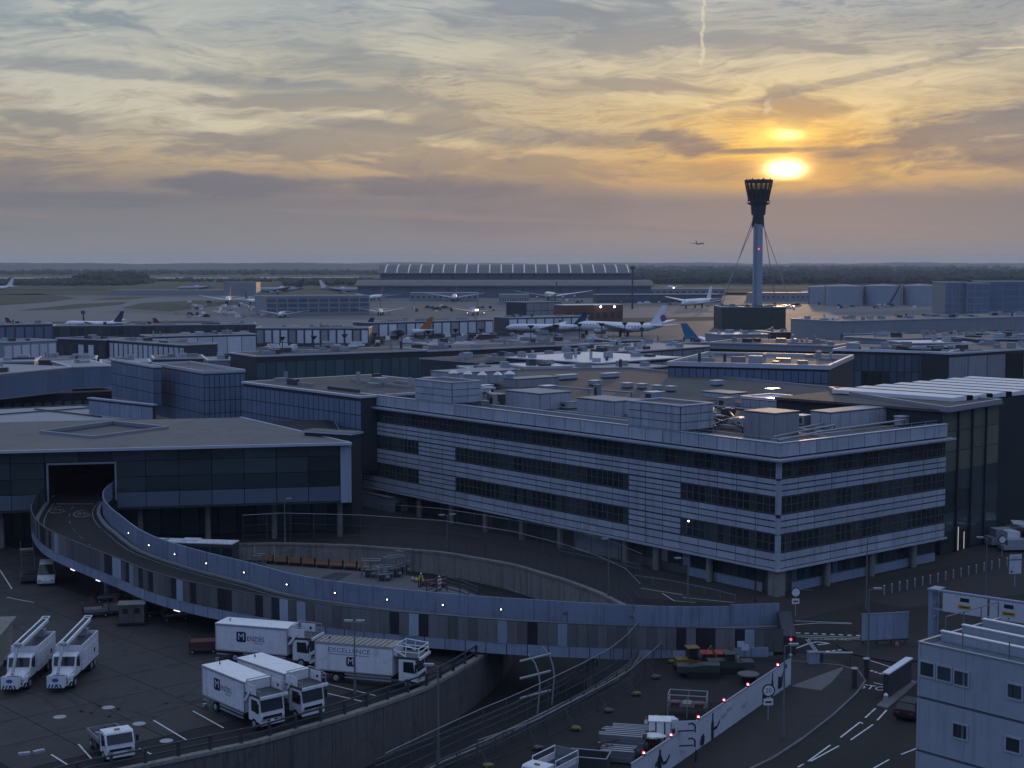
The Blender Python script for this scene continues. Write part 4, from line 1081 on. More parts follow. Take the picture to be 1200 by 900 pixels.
    if text == 'MENZIES':
        cx = lb * .36; logo(cx, 2.55, 1.0)
        MB().text('ENZIES', .62, (cx + .58, -.012, 2.42), (1, 0, 0), (0, 0, 1), align='LEFT', sx=.95).build('lettering', 'logo_navy', r)
        MB().text('AVIATION', .2, (cx + 1.35, -.012, 2.02), (1, 0, 0), (0, 0, 1), align='LEFT').build('lettering', 'logo_navy', r)
    else:
        MB().text('EXCELLENCE', .60, (lb * .44, -.012, 3.05), (1, 0, 0), (0, 0, 1), sx=1.18).build('lettering', 'logo_blue', r)
        MB().box(lb * .18, -.012, 2.66, lb * .70, -.004, 2.71).build('underline', 'logo_blue', r)
        logo(lb * .46, 2.08, .86)
    return r
highloader((-28.3, 140.2, .04), -17.1, 'white box truck with MENZIES on its side at the back, tight under the ramp', 'MENZIES', 7.5)
highloader((-17.9, 133.3, .04), -17.2, 'white box truck lettered EXCELLENCE, with tan ribbed roof and open white railings', 'EXCELLENCE', 7.6, True, True)
highloader((-26.5, 125.3, .04), -49.0, 'white box truck at the front left with MENZIES logo, nose against the yard railing', 'MENZIES', 6.9)
highloader((-23.9, 127.6, .04), -46.0, 'white box truck with plain side, parked beside the front left one', 'MENZIES', 7.0)

def boom_truck(A, B, label, h=3.25):
    """A rear top corner, B front top corner of the body side we see"""
    d = (B - A); az = atan2(d.y, d.x); lb = 5.6
    r = thing('boom_truck', label, 'truck', (A.x, A.y, .04), az, 'white boom trucks side by side')
    w = -2.45   # the body lies to the right of its travel, left in the picture
    MB().box(0, w, .95, lb, 0, h - .35).build('tank_body', 'white_paint', r)
    m = MB(); m.box(0, w, h - .35, lb, w + .08, h); m.box(0, -.08, h - .35, lb, 0, h); m.box(0, w + .08, h - .35, .08, -.08, h); m.box(lb - .08, w + .08, h - .35, lb, -.08, h); m.build('top_coaming', 'white_paint', r)
    MB().box(.08, w + .08, h - .34, lb - .08, -.08, h - .30).build('walkway', 'steel_dark', r)
    for k in range(3): MB().box(.5 + k * 1.7, -.02, 1.3, 1.9 + k * 1.7, .03, h - .6).build('locker_door', 'white_paint', r)
    MB().box(1.4, -.01, 1.6, 1.8, .05, 2.0).build('hose_hatch', 'black', r)
    MB().box(-.1, w + .7, .6, lb + 3.2, -.7, .94).build('chassis', 'black', r)
    for x in (1.2, 2.35, lb + 2.3):
        for y, s in ((-.2, 1), (w + .2, -1)): wheel(r, x, y, .5, .3, s)
    # bonneted cab
    x0 = lb + .15; c = -2.3
    prof = [(x0, .9), (x0 + 1.55, .9), (x0 + 1.55, 1.75), (x0 + 1.25, 2.62), (x0 + 1.05, 2.72), (x0, 2.72)]
    MB().prism(prof, c, -.15, axis=1).build('cab', 'white_paint', r)
    a, b = Vector((x0 + 1.562, c + .15, 1.80)), Vector((x0 + 1.28, c + .15, 2.56)); e = Vector((0, 1.85, 0)); o = Vector((.02, 0, .01))
    MB().add([a + o, a + e + o, b + e + o, b + o], [(0, 1, 2, 3)]).build('windscreen', 'pane_dark', r)
    for y, s in ((-.15, 1), (c, -1)): MB().prism([(x0 + .3, 1.8), (x0 + 1.4, 1.8), (x0 + 1.2, 2.5), (x0 + .3, 2.5)], min(y + s * .005, y + s * .02), max(y + s * .005, y + s * .02), axis=1).build('side_window', 'pane_dark', r); MB().box(x0 + 1.35, min(y + s * .1, y + s * .32), 1.75, x0 + 1.45, max(y + s * .1, y + s * .32), 2.4).build('mirror', 'black', r)
    hood = [[(x, y0_, .95), (x, y1_, .95), (x, y1_ , zt - .25), (x, y1_ - .3, zt), (x, y0_ + .3, zt), (x, y0_, zt - .25)] for x, y0_, y1_, zt in ((x0 + 1.56, c + .1, -.25, 1.74), (x0 + 2.5, c + .2, -.35, 1.62), (x0 + 2.95, c + .3, -.45, 1.38))]
    MB().loft(hood).build('bonnet', 'white_paint', r, smooth=False)
    for y in (c + .02, -.5): MB().box(x0 + 1.75, y, .7, x0 + 2.7, y + .35, 1.2).build('mudguard', 'white_paint', r)
    bp = MB().box(x0 + 2.9, c, .45, x0 + 3.15, -.15, .85).build('bumper', 'white_paint', r)
    for k in range(6): MB().obox((x0 + 3.155, c + .1 + k * .36, .46), (0, .18, 0), (.006, 0, 0), (0, .17, .38)).build('chevron', 'logo_navy' if k % 2 else 'black', bp)
    # boom lying along the roof, drop arm and basket ahead of the bonnet
    yb = w + .75
    for yy in (yb, yb + .6):
        MB().obox((-1.1, yy, h + .62), (lb + 2.6, 0, -.30), (0, .16, 0), (0, 0, .3)).build('boom_beam', 'white_paint', r)
    MB().obox((-.6, yb + .18, h + .80), (lb + 1.6, 0, -.26), (0, .4, 0), (0, 0, .1)).build('boom_tray', 'joint', r)
    m = MB()
    for k in range(9): m.box(-.5 + k * .75, yb + .0, h + .60 - k * .033, -.4 + k * .75, yb + .76, h + .68 - k * .033)
    m.build('boom_rung', 'white_paint', r)
    MB().box(.2, yb - .1, h - .3, .9, yb + .9, h + .35).build('boom_turret', 'galv', r)
    m = MB().tube([(-1.1, yb + .05, h + .95), (-1.1, yb + .7, h + .95), (-1.7, yb + .7, h + 1.0), (-1.7, yb + .05, h + 1.0), (-1.1, yb + .05, h + .95)], .06, 5); m.build('boom_tail_frame', 'white_paint', r)
    MB().ico((lb + 1.55, yb + .38, h + .5), .32).build('boom_knuckle', 'galv', r)
    MB().cone((lb + 1.6, yb + .38, h + .4), (x0 + 3.2, yb + .38, 1.55), .17, .14, 8).build('drop_arm', 'galv', r)
    MB().box(x0 + 2.96, c + .45, .95, x0 + 2.99, -.6, 1.35).build('grille', 'black', r)
    bx = x0 + 3.25; bk = MB(); y0, y1 = yb - .35, yb + 1.15
    bk.box(bx, y0, .5, bx + .85, y1, .56); bk.box(bx + .8, y0, .56, bx + .86, y1, 1.6); bk.box(bx, y0, .56, bx + .8, y0 + .05, 1.5); bk.box(bx, y1 - .05, .56, bx + .8, y1, 1.5); bk.box(bx, y0 + .05, .56, bx + .05, y1 - .05, 1.2)
    bk = bk.build('basket', 'white_paint', r)
    for k in range(5): MB().obox((bx + .862, y0 + .08 + k * .28, .52), (0, .13, 0), (.006, 0, 0), (0, .13 if k < 2.5 else -.13, .32)).build('chevron', 'logo_navy', bk)
    P = [(y0 + .75 + .3 * cos(a * pi / 6), 1.2 + .17 * sin(a * pi / 6)) for a in range(12)]
    MB().prism(P, bx + .862, bx + .868, axis=0).build('logo', 'logo_blue', bk)
    return r
A, B = W(115, 739, 3.25), W(93, 760, 3.25); A.z = 0; B.z = 0
boom_truck(A, B, 'white boom truck with folded boom, the right hand one of the pair in the yard')
off = W(65, 740, 3.25) - W(115, 739, 3.25); off.z = 0
boom_truck(A + off, B + off, 'white boom truck with folded boom, nearest the louvred hut at the left edge')

def flatbed(A, B, label, name='flatbed_truck', lb=3.6, w=2.1, cage=False, side=-1):
    d = B - A; r = thing(name, label, 'truck', (A.x, A.y, .04), atan2(d.y, d.x))
    y0 = 0.0
    MB().box(0, 0, .95, lb, w, 1.05).build('load_bed', 'steel_dark', r)
    for a in ((0, -.03, lb, .03), (0, w - .03, lb, w + .03)): MB().box(a[0], a[1], 1.06, a[2], a[3], 1.42).build('drop_side', 'grey_clad', r)
    MB().box(-.03, .03, 1.06, .03, w - .03, 1.42).build('tail_board', 'grey_clad', r)
    MB().box(lb - .06, .03, 1.06, lb, w - .03, 1.9 if not cage else 1.5).build('headboard', 'steel', r)
    MB().box(0, .6, .5, lb + 1.6, w - .6, .94).build('chassis', 'black', r)
    for x in (.9, lb + .95):
        for y, s in ((.15, -1), (w - .15, 1)): wheel(r, x, y, .38, .24, s)
    MB().box(1.5, -.01, .45, 2.6, .3, .9).build('tool_locker', 'steel_dark', r)
    cabin(r, lb + .08, lb + 1.75, w - .1, .55, 1.32, 2.2, .32, y0=.05)
    if cage:
        m = MB()
        for y in (.0, w): m.tube([(0, y, 1.42), (0, y, 2.4), (lb, y, 2.4), (lb, y, 1.42)], .045, 5); m.tube([(0, y, 1.9), (lb, y, 1.9)], .04, 5)
        m.build('cage_rail', 'white_paint', r)
        MB().box(-.02, 0, 1.44, .03, w, 2.4).build('mesh_gate', 'steel', r)
        for y in (.03, w - .09): MB().box(.1, y, 1.45, lb - .2, y + .05, 1.85).build('side_board', 'white_paint', r)
    else:
        for x, y, q in ((.5, .7, .25), (1.5, 1.2, .3), (2.2, .6, .2)): MB().cone((x, y, 1.05), (x, y, 1.09), q, q, 12).build('drain_cover', 'galv', r)
        MB().box(.3, 1.3, 1.05, 1.0, 1.8, 1.4).build('load_box', 'black', r)
    MB().box(lb + .8, w / 2 - .2, 2.2, lb + 1.0, w / 2 + .2, 2.3).build('beacon', 'orange', r)
    return r
A, B = W(102, 855, 1.3), W(127, 879, 1.3); A.z = B.z = 0
d = (B - A).normalized(); flatbed(A, B, 'small white flatbed truck with an open dark bed in the front left of the yard', lb=3.3, w=2.3)
A, B = W(640, 893, 1.5), W(602, 912, 1.5); A.z = B.z = 0
d = (B - A).normalized(); n = Vector((-d.y, d.x, 0)); flatbed(A - d * 1.2, B - d * 1.2, 'white caged tipper truck at the bottom edge by the wire fence', 'caged_truck', 3.0, 2.0, True)

def car(loc, az, label, paint, kind='car', L=4.4, group=None, h=1.5, cat='car'):
    r = thing(kind, label, cat, loc, radians(az), group); w = 1.8 if h < 1.8 else 1.95
    hw = w / 2; zb = .32
    low = [(-L / 2, zb), (L / 2, zb), (L / 2 + .03, .62), (L / 2 - .1, .80 if h < 1.8 else 1.0), (L * .22, .92 if h < 1.8 else 1.15), (-L / 2 + .05, .95 if h < 1.8 else 1.15), (-L / 2 - .02, .6)]
    MB().prism(low, -hw, hw, axis=1).build('body', paint, r)
    z0 = .92 if h < 1.8 else 1.14; x0, x1 = (-L * .44, L * .20) if h < 1.8 else (-L * .48, L * .28)
    rings = [[(x0, -hw + .06, z0), (x1, -hw + .06, z0), (x1, hw - .06, z0), (x0, hw - .06, z0)], [(x0 + .3, -hw + .2, h - .06), (x1 - .7, -hw + .2, h - .06), (x1 - .7, hw - .2, h - .06), (x0 + .3, hw - .2, h - .06)]]
    MB().loft(rings).build('window_band', 'pane_dark', r)
    MB().box(x0 + .28, -hw + .18, h - .06, x1 - .68, hw - .18, h).build('roof', paint, r)
    for t_ in (.02, .5, .97):
        m = MB()
        for s in (-1, 1):
            xa, xb = x0 + (x1 - x0) * t_, x0 + .3 + (x1 - .7 - x0 - .3) * t_
            m.obox((xa, s * (hw - .06), z0), (.09, 0, 0), (0, s * .015, 0), (xb - xa, -s * .14, h - .05 - z0))
        m.build('pillar', paint, r)
    for x in (-L * .30, L * .30):
        for y, s in ((-hw + .1, -1), (hw - .1, 1)): wheel(r, x, y, .33, .22, s)
    for y in (-hw + .1, hw - .45): MB().box(L / 2 - .02, y, .6, L / 2 + .05, y + .35, .75).build('headlight', 'galv', r); MB().box(-L / 2 - .04, y, .65, -L / 2 + .02, y + .35, .8).build('tail_light', 'red', r)
    return r
p = W(1180, 594, 0); car(p, 165, 'white people carrier on the road past the glass block', 'white_paint', 'minivan', 5.0, h=2.0, cat='van')
p = W(1196, 549, 0); car(p, 170, 'pale car at the right edge on the far road', 'white_paint', L=4.4)
p = W(1182, 556, 0); car(p, 10, 'dark car left of the pale one on the far road', 'black', L=4.4)
p = W(1070, 838, 0); car(p, 55, 'dark car half hidden behind the corner of the grey stacked cabins', 'black', L=4.4)
p = W(55, 682, 0); p.z = .04; car(p, -75, 'white van parked in the shade under the left end of the ramp', 'white_paint', 'parked_van', 5.2, h=2.3, cat='van')
# passenger stair vehicle beside the van
p = W(33, 681, 0); r = thing('stair_vehicle', 'dark passenger stair vehicle standing left of the white van', 'vehicle', (p.x, p.y, .04), radians(110))
MB().box(-2, -.9, .4, 2, .9, .9).build('chassis', 'steel_dark', r); m = MB()
for k in range(10): m.box(-2 + k * .42, -.7, .9 + k * .25, -2 + k * .42 + .42, .7, 1.0 + k * .25)
m.build('step', 'steel_dark', r)
for y in (-.75, .7): MB().obox((-2, y, 1.5), (4.2, 0, 2.5), (0, .05, 0), (0, 0, .5)).build('side_panel', 'steel_dark', r)
MB().box(2.2, -.8, 3.3, 3.2, .8, 3.4).build('landing', 'steel', r)
for x in (-1.3, 1.3):
    for y, s in ((-.8, -1), (.8, 1)): wheel(r, x, y, .35, .2, s)
# coach behind the ramp
A, B = W(178, 634.5, 3.1), W(272, 637.5, 3.1); d = B - A; r = thing('coach', 'long pale roofed coach standing behind the ramp', 'bus', (A.x, A.y, 0), atan2(d.y, d.x)); L = d.length
MB().box(0, 0, .5, L, 2.5, 3.0).build('body', 'steel_dark', r); MB().box(-.02, -.02, 3.0, L + .02, 2.52, 3.12).build('roof', 'white_paint', r)
for k in range(7): MB().box(.4 + k * L / 7.2, -.03, 1.5, L / 7.2 * (k + 1) + .2, -.005, 2.6).build('window', 'pane_dark', r)
MB().box(L * .35, .5, 3.12, L * .55, 2.0, 3.36).build('air_unit', 'white_paint', r); MB().box(L * .1, .8, 3.12, L * .16, 1.7, 3.24).build('hatch', 'galv', r)
for x in (2.2, L - 2.6):
    for y, s in ((.15, -1), (2.35, 1)): wheel(r, x, y, .48, .28, s)

# ------------------------------------------------------------------ yard railing on the wall, lamps, fences
def railing(label, pxs, z0, h, post, rails, name='railing', mat='steel_dark', every=2.6):
    P = Path([W(x, y, z0) for x, y in pxs]); o = P.p[0].copy(); r = thing(name, label, 'railing', o)
    n = int(P.L / every); pm = MB().box(-post / 2, -post / 2, 0, post / 2, post / 2, h).mesh('post', mat)
    for k in range(n + 1):
        p = P.at(k * P.L / n); d = P.tan(k * P.L / n); link('post', pm, r, p - o, atan2(d.y, d.x))
    for zz in rails:
        m = MB()
        for a, b in zip(P.p, P.p[1:]):
            d = b - a; e = Vector((-d.y, d.x, 0)).normalized() * .09
            m.obox(a - o - e / 2 + Vector((0, 0, zz)) - d.normalized() * .02, d + d.normalized() * .04, e, (0, 0, .13))
        m.build('rail', mat, r)
    return r
railing('long dark post and rail barrier along the edge of the truck yard', [(-120, 966), (0, 934), (110, 906), (200, 888), (300, 867), (400, 838), (450, 821), (497, 805), (530, 787), (558, 770)], .42, 1.15, .2, (.45, 1.0))
def wire_fence(label, pxs, h, every=2.6, pitch=.11, horiz=(0.02, .5, 1.0), name='wire_fence', crank=0.0, feet=False, mat='fence_grey', side=1, brace=0.0, rough=False):
    P = Path([W(x, y, 0) for x, y in pxs]); o = P.p[0].copy(); r = thing(name, label, 'fence', o)
    n = max(1, int(P.L / every))
    for k in range(n + 1):
        p = P.at(k * P.L / n) - o; d = P.tan(k * P.L / n); e = Vector((-d.y, d.x, 0)) * side
        m = MB().tube([p, p + Vector((0, 0, h))] + ([p + Vector((0, 0, h + .35)) + e * crank] if crank else []), .045, 6)
        m.build('post', mat, r)
        if brace and k % 2 == 0: MB().tube([p + Vector((0, 0, h * .85)), p + e * brace + Vector((0, 0, .15))], .03, 5).build('brace', mat, r); f = MB(); q = p + e * brace; f.ico((q.x, q.y, .2), .42, 1.2, .9, .55, .15); f.build('ballast_bag', 'concrete_dark' if k % 4 else 'bag_yellow', r)
    for k in range(n):
        a, b = P.at(k * P.L / n) - o, P.at((k + 1) * P.L / n) - o; d = b - a; L = d.length; u = d / L; m = MB()
        c = int(L / pitch)
        for i in range(c):
            q = a + u * (L * (i + .5) / c); m.cone(q + Vector((0, 0, .06)), q + Vector((0, 0, h)), .006, .006, 3, False)
        for zz in [h * t / 6 for t in range(1, 6)]: m.cone(a + Vector((0, 0, zz)), b + Vector((0, 0, zz)), .006, .006, 3, False)
        m.build('mesh_panel', mat, r)
    for t in horiz:
        m = MB(); S_ = [P.at(P.L * i / (n * 2)) - o + Vector((0, 0, h * t)) for i in range(n * 2 + 1)]; m.tube(S_, .035 if t == 1.0 else .025, 5); m.build('rail', 'steel' if t == 1.0 else mat, r)
    return r
wire_fence('tall wire mesh fence along the near side of the sunken road, running under the ramp', [(452, 936), (510, 906), (562, 880), (602, 862), (642, 842), (684, 820), (716, 801), (735, 784), (748, 768)], 3.3, 3.0, .10, (.02, .5, 1.0))
wire_fence('lower wire fence with ballast bags beside the works track', [(560, 896), (622, 874), (690, 838), (735, 812), (760, 790), (775, 776)], 1.9, 2.8, .12, (.02, 1.0), 'site_fence', brace=1.1, side=-1)
wire_fence('tall wire fence on top of the curved wall behind the ramp', [(285, 640), (330, 637), (420, 639.5), (520, 647), (600, 661), (660, 678), (700, 693), (733, 710), (750, 730)], 4.2, 3.2, .13, (.02, .33, .66, 1.0), side=1)
wire_fence('second tall wire fence further back, in front of the white building', [(270, 616), (330, 615), (420, 617), (520, 626), (600, 640), (660, 652), (712, 666), (752, 684)], 3.6, 3.2, .13, (.02, .5, 1.0))
railing('stacked guard rails on the inside of the loop, near the person in white', [(500, 700), (520, 692), (540, 697), (560, 706)], -.4, 2.0, .1, (.3, .75, 1.2, 1.65), 'guard_rails', 'fence_grey', 2.0)
railing('low ticked railing beside the road below the white building', [(744, 683), (790, 690), (836, 700), (862, 707)], 0, 1.0, .09, (.85,), 'road_railing', 'pole', 2.2)
railing('thin railing under the white office block, by the columns', [(655, 650), (700, 659), (750, 672)], 0, 1.1, .06, (.5, 1.0), 'thin_railing', 'pole', 2.5)
railing('triple crash barrier low between the two wire fences', [(470, 930), (520, 903), (575, 880), (640, 848), (700, 814), (737, 789), (751, 768)], 0.0, 1.0, .1, (.25, .55, .85), 'crash_barrier', 'fence_grey', 2.4)
railing('crash barrier down in the sunken road, behind the fences', [(440, 905), (520, 872), (600, 838), (660, 808), (700, 782)], -2.2, 1.1, .1, (.4, .9), 'crash_barrier', 'fence_grey', 2.4)
# arched hoops at the fence
for k, (x, y) in enumerate(((617, 838), (634, 828))):
    p = W(x + 6, y - 2, 0); m = MB(); P = [(0, 0, 0)] + [(1.3 * sin(a * .22) - .2, 0, 1.2 + a * .62) for a in range(6)] + [(-.2, 0, 4.9)]
    P = [(.5 + .1 * i, 0, z) for i, z in enumerate((0, 1.2, 2.4))] + [(.62, 0, 3.3), (.3, 0, 4.3), (-.3, 0, 5.1)]
    t = tag(m.tube(P, .07, 6).build('hoop_post', 'galv'), ['left one of two bent pale posts above the sunken road', 'right one of two bent pale posts above the sunken road'][k], 'post', 'bent posts over the sunken road'); t.location = p
    if k == 0:
        q = W(640, 826, 0) - p
        for z in (1.2, 2.9, 4.4): MB().obox((-1.0, 0, z), q + Vector((1.4, 0, 0)), (0, .25, 0), (0, 0, .12)).build('cross_bar', 'galv', t)

def lamp(bx, by, ty, label, arms, hz=0.0, lit=False, name='street_lamp', dark=False):
    p = W(bx, by, hz); top = WD(bx, ty, p.y).z; h = top - hz; r = thing(name, label, 'lamp post', (p.x, p.y, hz))
    MB().cone((0, 0, 0), (0, 0, h), .10, .055, 8).build('pole', 'pole', r); MB().cone((0, 0, 0), (0, 0, 1.1), .14, .13, 8).build('base', 'pole', r)
    for a, l in arms:
        u = Vector((cos(radians(a)), sin(radians(a)), 0))
        MB().tube([(0, 0, h - .02), u * l + Vector((0, 0, h + .1))], .04, 5).build('arm', 'pole', r)
        m = MB(); e = Vector((-u.y, u.x, 0)); c = u * l + Vector((0, 0, h + .04))
        m.obox(c - u * .1 - e * .16, u * .75, e * .32, (0, 0, .15)); hd = m.build('lamp_head', 'galv', r)
        MB().obox(c + u * .02 - e * .11 - Vector((0, 0, .03)), u * .5, e * .22, (0, 0, .025)).build('lens', 'lamp_soft' if lit else 'white_paint', hd)
    return r
lamp(416, 814, 729, 'twin headed lamp post standing in front of the EXCELLENCE truck', [(175, .25), (0, .25)], .04)
lamp(514, 897, 781, 'single headed lamp post by the wire fence, in front of the sunken road', [(170, .45)])
lamp(40, 985, 884, 'lamp post rising from the bottom left corner of the yard', [(40, .2), (200, .2)])
lamp(334, 638, 585, 'thin lamp post in front of the end of the glass fronted building', [(10, .3)])
lamp(1015, 714, 628, 'bare slender mast left of the glass block', [])
lamp(1017, 782, 691, 'lamp post standing by the pale screen board on the island', [(0, .5)])
lamp(1155, 697, 631, 'lamp post behind the sign gantry, before the glass block', [(170, .5)])
lamp(713, 702, 632, 'lamp post at the turn of the fence behind the ramp', [(200, .2)], 0)
lamp(806, 706, 655, 'short lamp post by the low railing under the white building', [(180, .9)])
lamp(524, 645, 604, 'lamp post with two arms among the fences behind the ramp', [(20, .5), (200, .5)])
lamp(918, 866, 757, 'thin white lamp post in front of the printed hoarding', [(5, .45)], .12)

# ------------------------------------------------------------------ hoarding with its prints and red lamps
HA, HB = W(926, 803, 0), W(787, 901, 0); hd_ = (HB - HA).normalized(); HL = (HB - HA).length + 7.0
ho = thing('hoarding', 'long white printed hoarding topped with red lamps beside the road', 'hoarding', HA)
he = Vector((hd_.y, -hd_.x, 0))
if he.x < 0: he = -he           # towards the road
n = 12; w = HL / n
for k in range(n): MB().obox(hd_ * (w * k + .012) , hd_ * (w - .024), he * .06, (0, 0, 2.42)).build('hoarding_panel', 'hoarding', ho)
MB().obox(hd_ * -.05 - he * .06 + Vector((0, 0, 2.43)), hd_ * (HL + .1), he * .16, (0, 0, .07)).build('top_rail', 'frame_metal', ho)
MB().obox(hd_ * 0 - he * .12, hd_ * HL, he * .1, (0, 0, .3)).build('base_rail', 'steel_dark', ho)
def on_h(x, z, out=.064): return hd_ * x + he * out + Vector((0, 0, z))
def fig(x, pts, mat='logo_navy', name='printed_figure'):
    m = MB(); f = [on_h(x - px, z) for px, z in pts]; b = [on_h(x - px, z, .078) for px, z in pts]; k = len(pts)
    m.add(f + b, [tuple(range(k)), tuple(range(2 * k - 1, k - 1, -1))]); m.build(name, mat, ho)
def hx(px, py=850):
    A2 = HA + he * .06 + Vector((0, 0, 1.2)); return reach(A2, hd_, px)
person_a = [(-.3, .1), (-.05, .1), (.05, .9), (.2, .1), (.42, .1), (.3, 1.1), (.62, .85), (.7, 1.0), (.3, 1.6), (.2, 1.75), (.22, 2.05), (.05, 2.2), (-.12, 2.05), (-.1, 1.8), (-.35, 1.6), (-.4, .9)]
dog = [(-.9, .2), (-.7, .2), (-.65, .6), (.0, .65), (.1, .2), (.3, .2), (.35, .9), (.75, 1.35), (.6, 1.5), (.2, 1.15), (-.7, 1.05), (-1.0, 1.4), (-1.05, 1.2)]
pot = [(-.3, .2), (.3, .2), (.45, .7), (.3, 1.1), (-.2, 1.0), (-.45, .6)]
tall = [(-.25, .1), (.25, .1), (.22, 1.5), (.12, 1.7), (.14, 2.25), (-.1, 2.25), (-.12, 1.7), (-.3, 1.4)]
hook = [(.2, .8), (.9, .75), (1.5, 1.15), (1.45, 1.35), (.9, 1.0), (.2, 1.0)]
fig(hx(773), person_a); fig(hx(771), [(x * .8 - .2, z * .5 + .9) for x, z in pot], 'red_dull'); fig(hx(775), hook); fig(hx(823), pot); fig(hx(835), tall); fig(hx(835), hook); fig(hx(905), tall); fig(hx(914), [(-.5, .5), (.1, .4), (.6, .5), (.9, 1.9), (.4, 1.4), (-.5, 1.6)]); fig(hx(896), [(-.5, .2), (.5, .3), (.45, 1.0), (-.5, .95)])
for a, b, z in ((845, 852, 1.5), (868, 876, 1.2), (852, 858, 1.75)): 
    for k in range(3): fig(hx((a + b) / 2), [(-.7 + .06 * k, z - .12 * k), (.6 - .1 * k, z - .12 * k), (.6 - .1 * k, z + .05 - .12 * k), (-.7 + .06 * k, z + .05 - .12 * k)], 'grey_clad', 'printed_line')
fig(hx(921), [(-.2, 1.9), (.2, 1.9), (.2, 2.25), (-.2, 2.25)], 'logo_navy', 'printed_badge')
def red_lamp(p, label):
    r = thing('red_lamp', label, 'lamp', p, 0, 'red lamps along the hoarding'); MB().cone((0, 0, 0), (0, 0, .12), .1, .1, 8).build('base', 'black', r); MB().ico((0, 0, .2), .13, sub=1).build('lens', 'lamp_red', r); MB().ico((0, -.1, .2), .05, sub=1).build('bulb', 'lamp_white', r)
for k, x in enumerate((911, 876, 848, 818, 786, 754)):
    t = reach(HA + Vector((0, 0, 2.5)), hd_, x); red_lamp(HA + hd_ * t + Vector((0, 0, 2.5)) + he * .02, ['red lamp on the hoarding above the printed cat shape', 'red lamp on the hoarding, second from its far end', 'red lamp on the hoarding, third from its far end', 'red lamp on the hoarding right of the two panel sign', 'red lamp on the hoarding left of the two panel sign', 'red lamp on the hoarding nearest the bottom edge'][k])
m = MB(); p = HA + Vector((0, 0, 2.5)); m.cone((0, 0, 0), (0, 0, 2.6), .04, .03, 6); t = tag(m.build('antenna_pole', 'galv'), 'slim pole with a red light on the far end of the hoarding', 'pole'); t.location = p
MB().ico((0, 0, 1.7), .13).build('red_light', 'lamp_red', t); MB().ico((0, 0, .25), .18).build('camera_head', 'galv', t)
# two panel sign in front of the hoarding
c = W(804, 893, .12); r = thing('site_sign', 'white two panel board with black hooked arrows in front of the hoarding', 'sign', c, radians(8))
for x in (-.78, .72): MB().box(x, 0, 0, x + .08, .08, 3.2).build('post', 'black', r)
for z in (.95, 2.1):
    b = MB().box(-.86, -.06, z, .86, -.005, z + 1.12).build('sign_board', 'hoarding', r)
    MB().box(-.7, -.07, z + .3, .55, -.062, z + .4).build('printed_line', 'black', b)
    P = [(.72 - .0, z + .2), (.72, z + .75), (.45, z + .98), (.1, z + .9), (.12, z + .8), (.42, z + .86), (.6, z + .7), (.6, z + .2)]
    MB().prism(P, -.07, -.062, axis=1).build('arrow', 'black', b)
# round signs on a post
def round_sign(px, py, label, cz, txt=None, plate=True, az=5, h=2.3, col='black'):
    c = W(px, py, .12); r = thing('round_sign', label, 'sign', c, radians(az)); MB().cone((0, 0, 0), (0, 0, cz + .5), .05, .05, 6).build('post', 'galv', r)
    d = MB().cone((0, -.06, cz), (0, -.03, cz), .55, .55, 20).build('disc', col, r); MB().cone((0, -.075, cz), (0, -.062, cz), .44, .44, 20).build('face', 'white_paint', d)
    if txt: MB().text(txt, .55, (0, -.08, cz), (1, 0, 0), (0, 0, 1)).build('digits', 'black', d)
    if plate: MB().box(-.4, -.06, cz - 1.25, .4, -.03, cz - .68).build('plate', 'white_paint', r); MB().box(-.26, -.07, cz - 1.05, .26, -.061, cz - .9).build('bar', 'black', r)
round_sign(900, 845, 'round 20 sign over a small white plate against the hoarding', 2.6, '20')
round_sign(932, 722, 'small round sign over a plate by the corner of the white building', 2.6, None, True)
round_sign(1174, 652, 'dark round sign at the right, beyond the glass block', 2.2, None, False)
# signboard, gantry
c = W(1189, 688, 0); r = thing('notice_board', 'white notice board on a post at the right edge', 'sign', c, radians(8))
MB().box(-.06, 0, 0, .06, .08, 3.4).build('post', 'galv', r); b = MB().box(-.75, -.06, 1.6, .75, -.004, 3.9).build('board', 'hoarding', r)
for z in (3.2,): MB().box(-.72, -.07, z, .72, -.062, z + .12).build('bar', 'black', b)
MB().cone((-.45, -.07, 1.85), (-.45, -.061, 1.85), .14, .14, 10).build('dot', 'black', b); MB().box(-.4, -.07, 3.45, .3, -.062, 3.55).build('printed_line', 'grey_clad', b)
A, B = W(1092, 691, 5.9), W(1210, 708, 5.9); d = B - A; L = d.length
g = thing('sign_gantry', 'grey sign gantry with two white boards across the road behind the stacked cabins', 'sign gantry', (A.x, A.y, 0), atan2(d.y, d.x))
for y in (-.3, 1.0): MB().box(-.2, y, 0, .2, y + .35, 5.9).build('gantry_leg', 'fascia_blue', g)
for z in (3.0, 4.4, 5.7): MB().box(-.1, .05, z, .1, 1.0, z + .15).build('leg_brace', 'fascia_blue', g)
MB().box(-.3, -.4, 5.9, L + 1, .0, 6.06).build('top_beam', 'fascia_blue', g); MB().box(-.3, .0, 5.9, .8, 1.4, 6.03).build('leg_cap', 'galv', g)
MB().box(.2, -.3, 4.0, L + 1, -.1, 4.15).build('lower_beam', 'fascia_blue', g)
bw_ = (L - 1.5) / 2 + .2
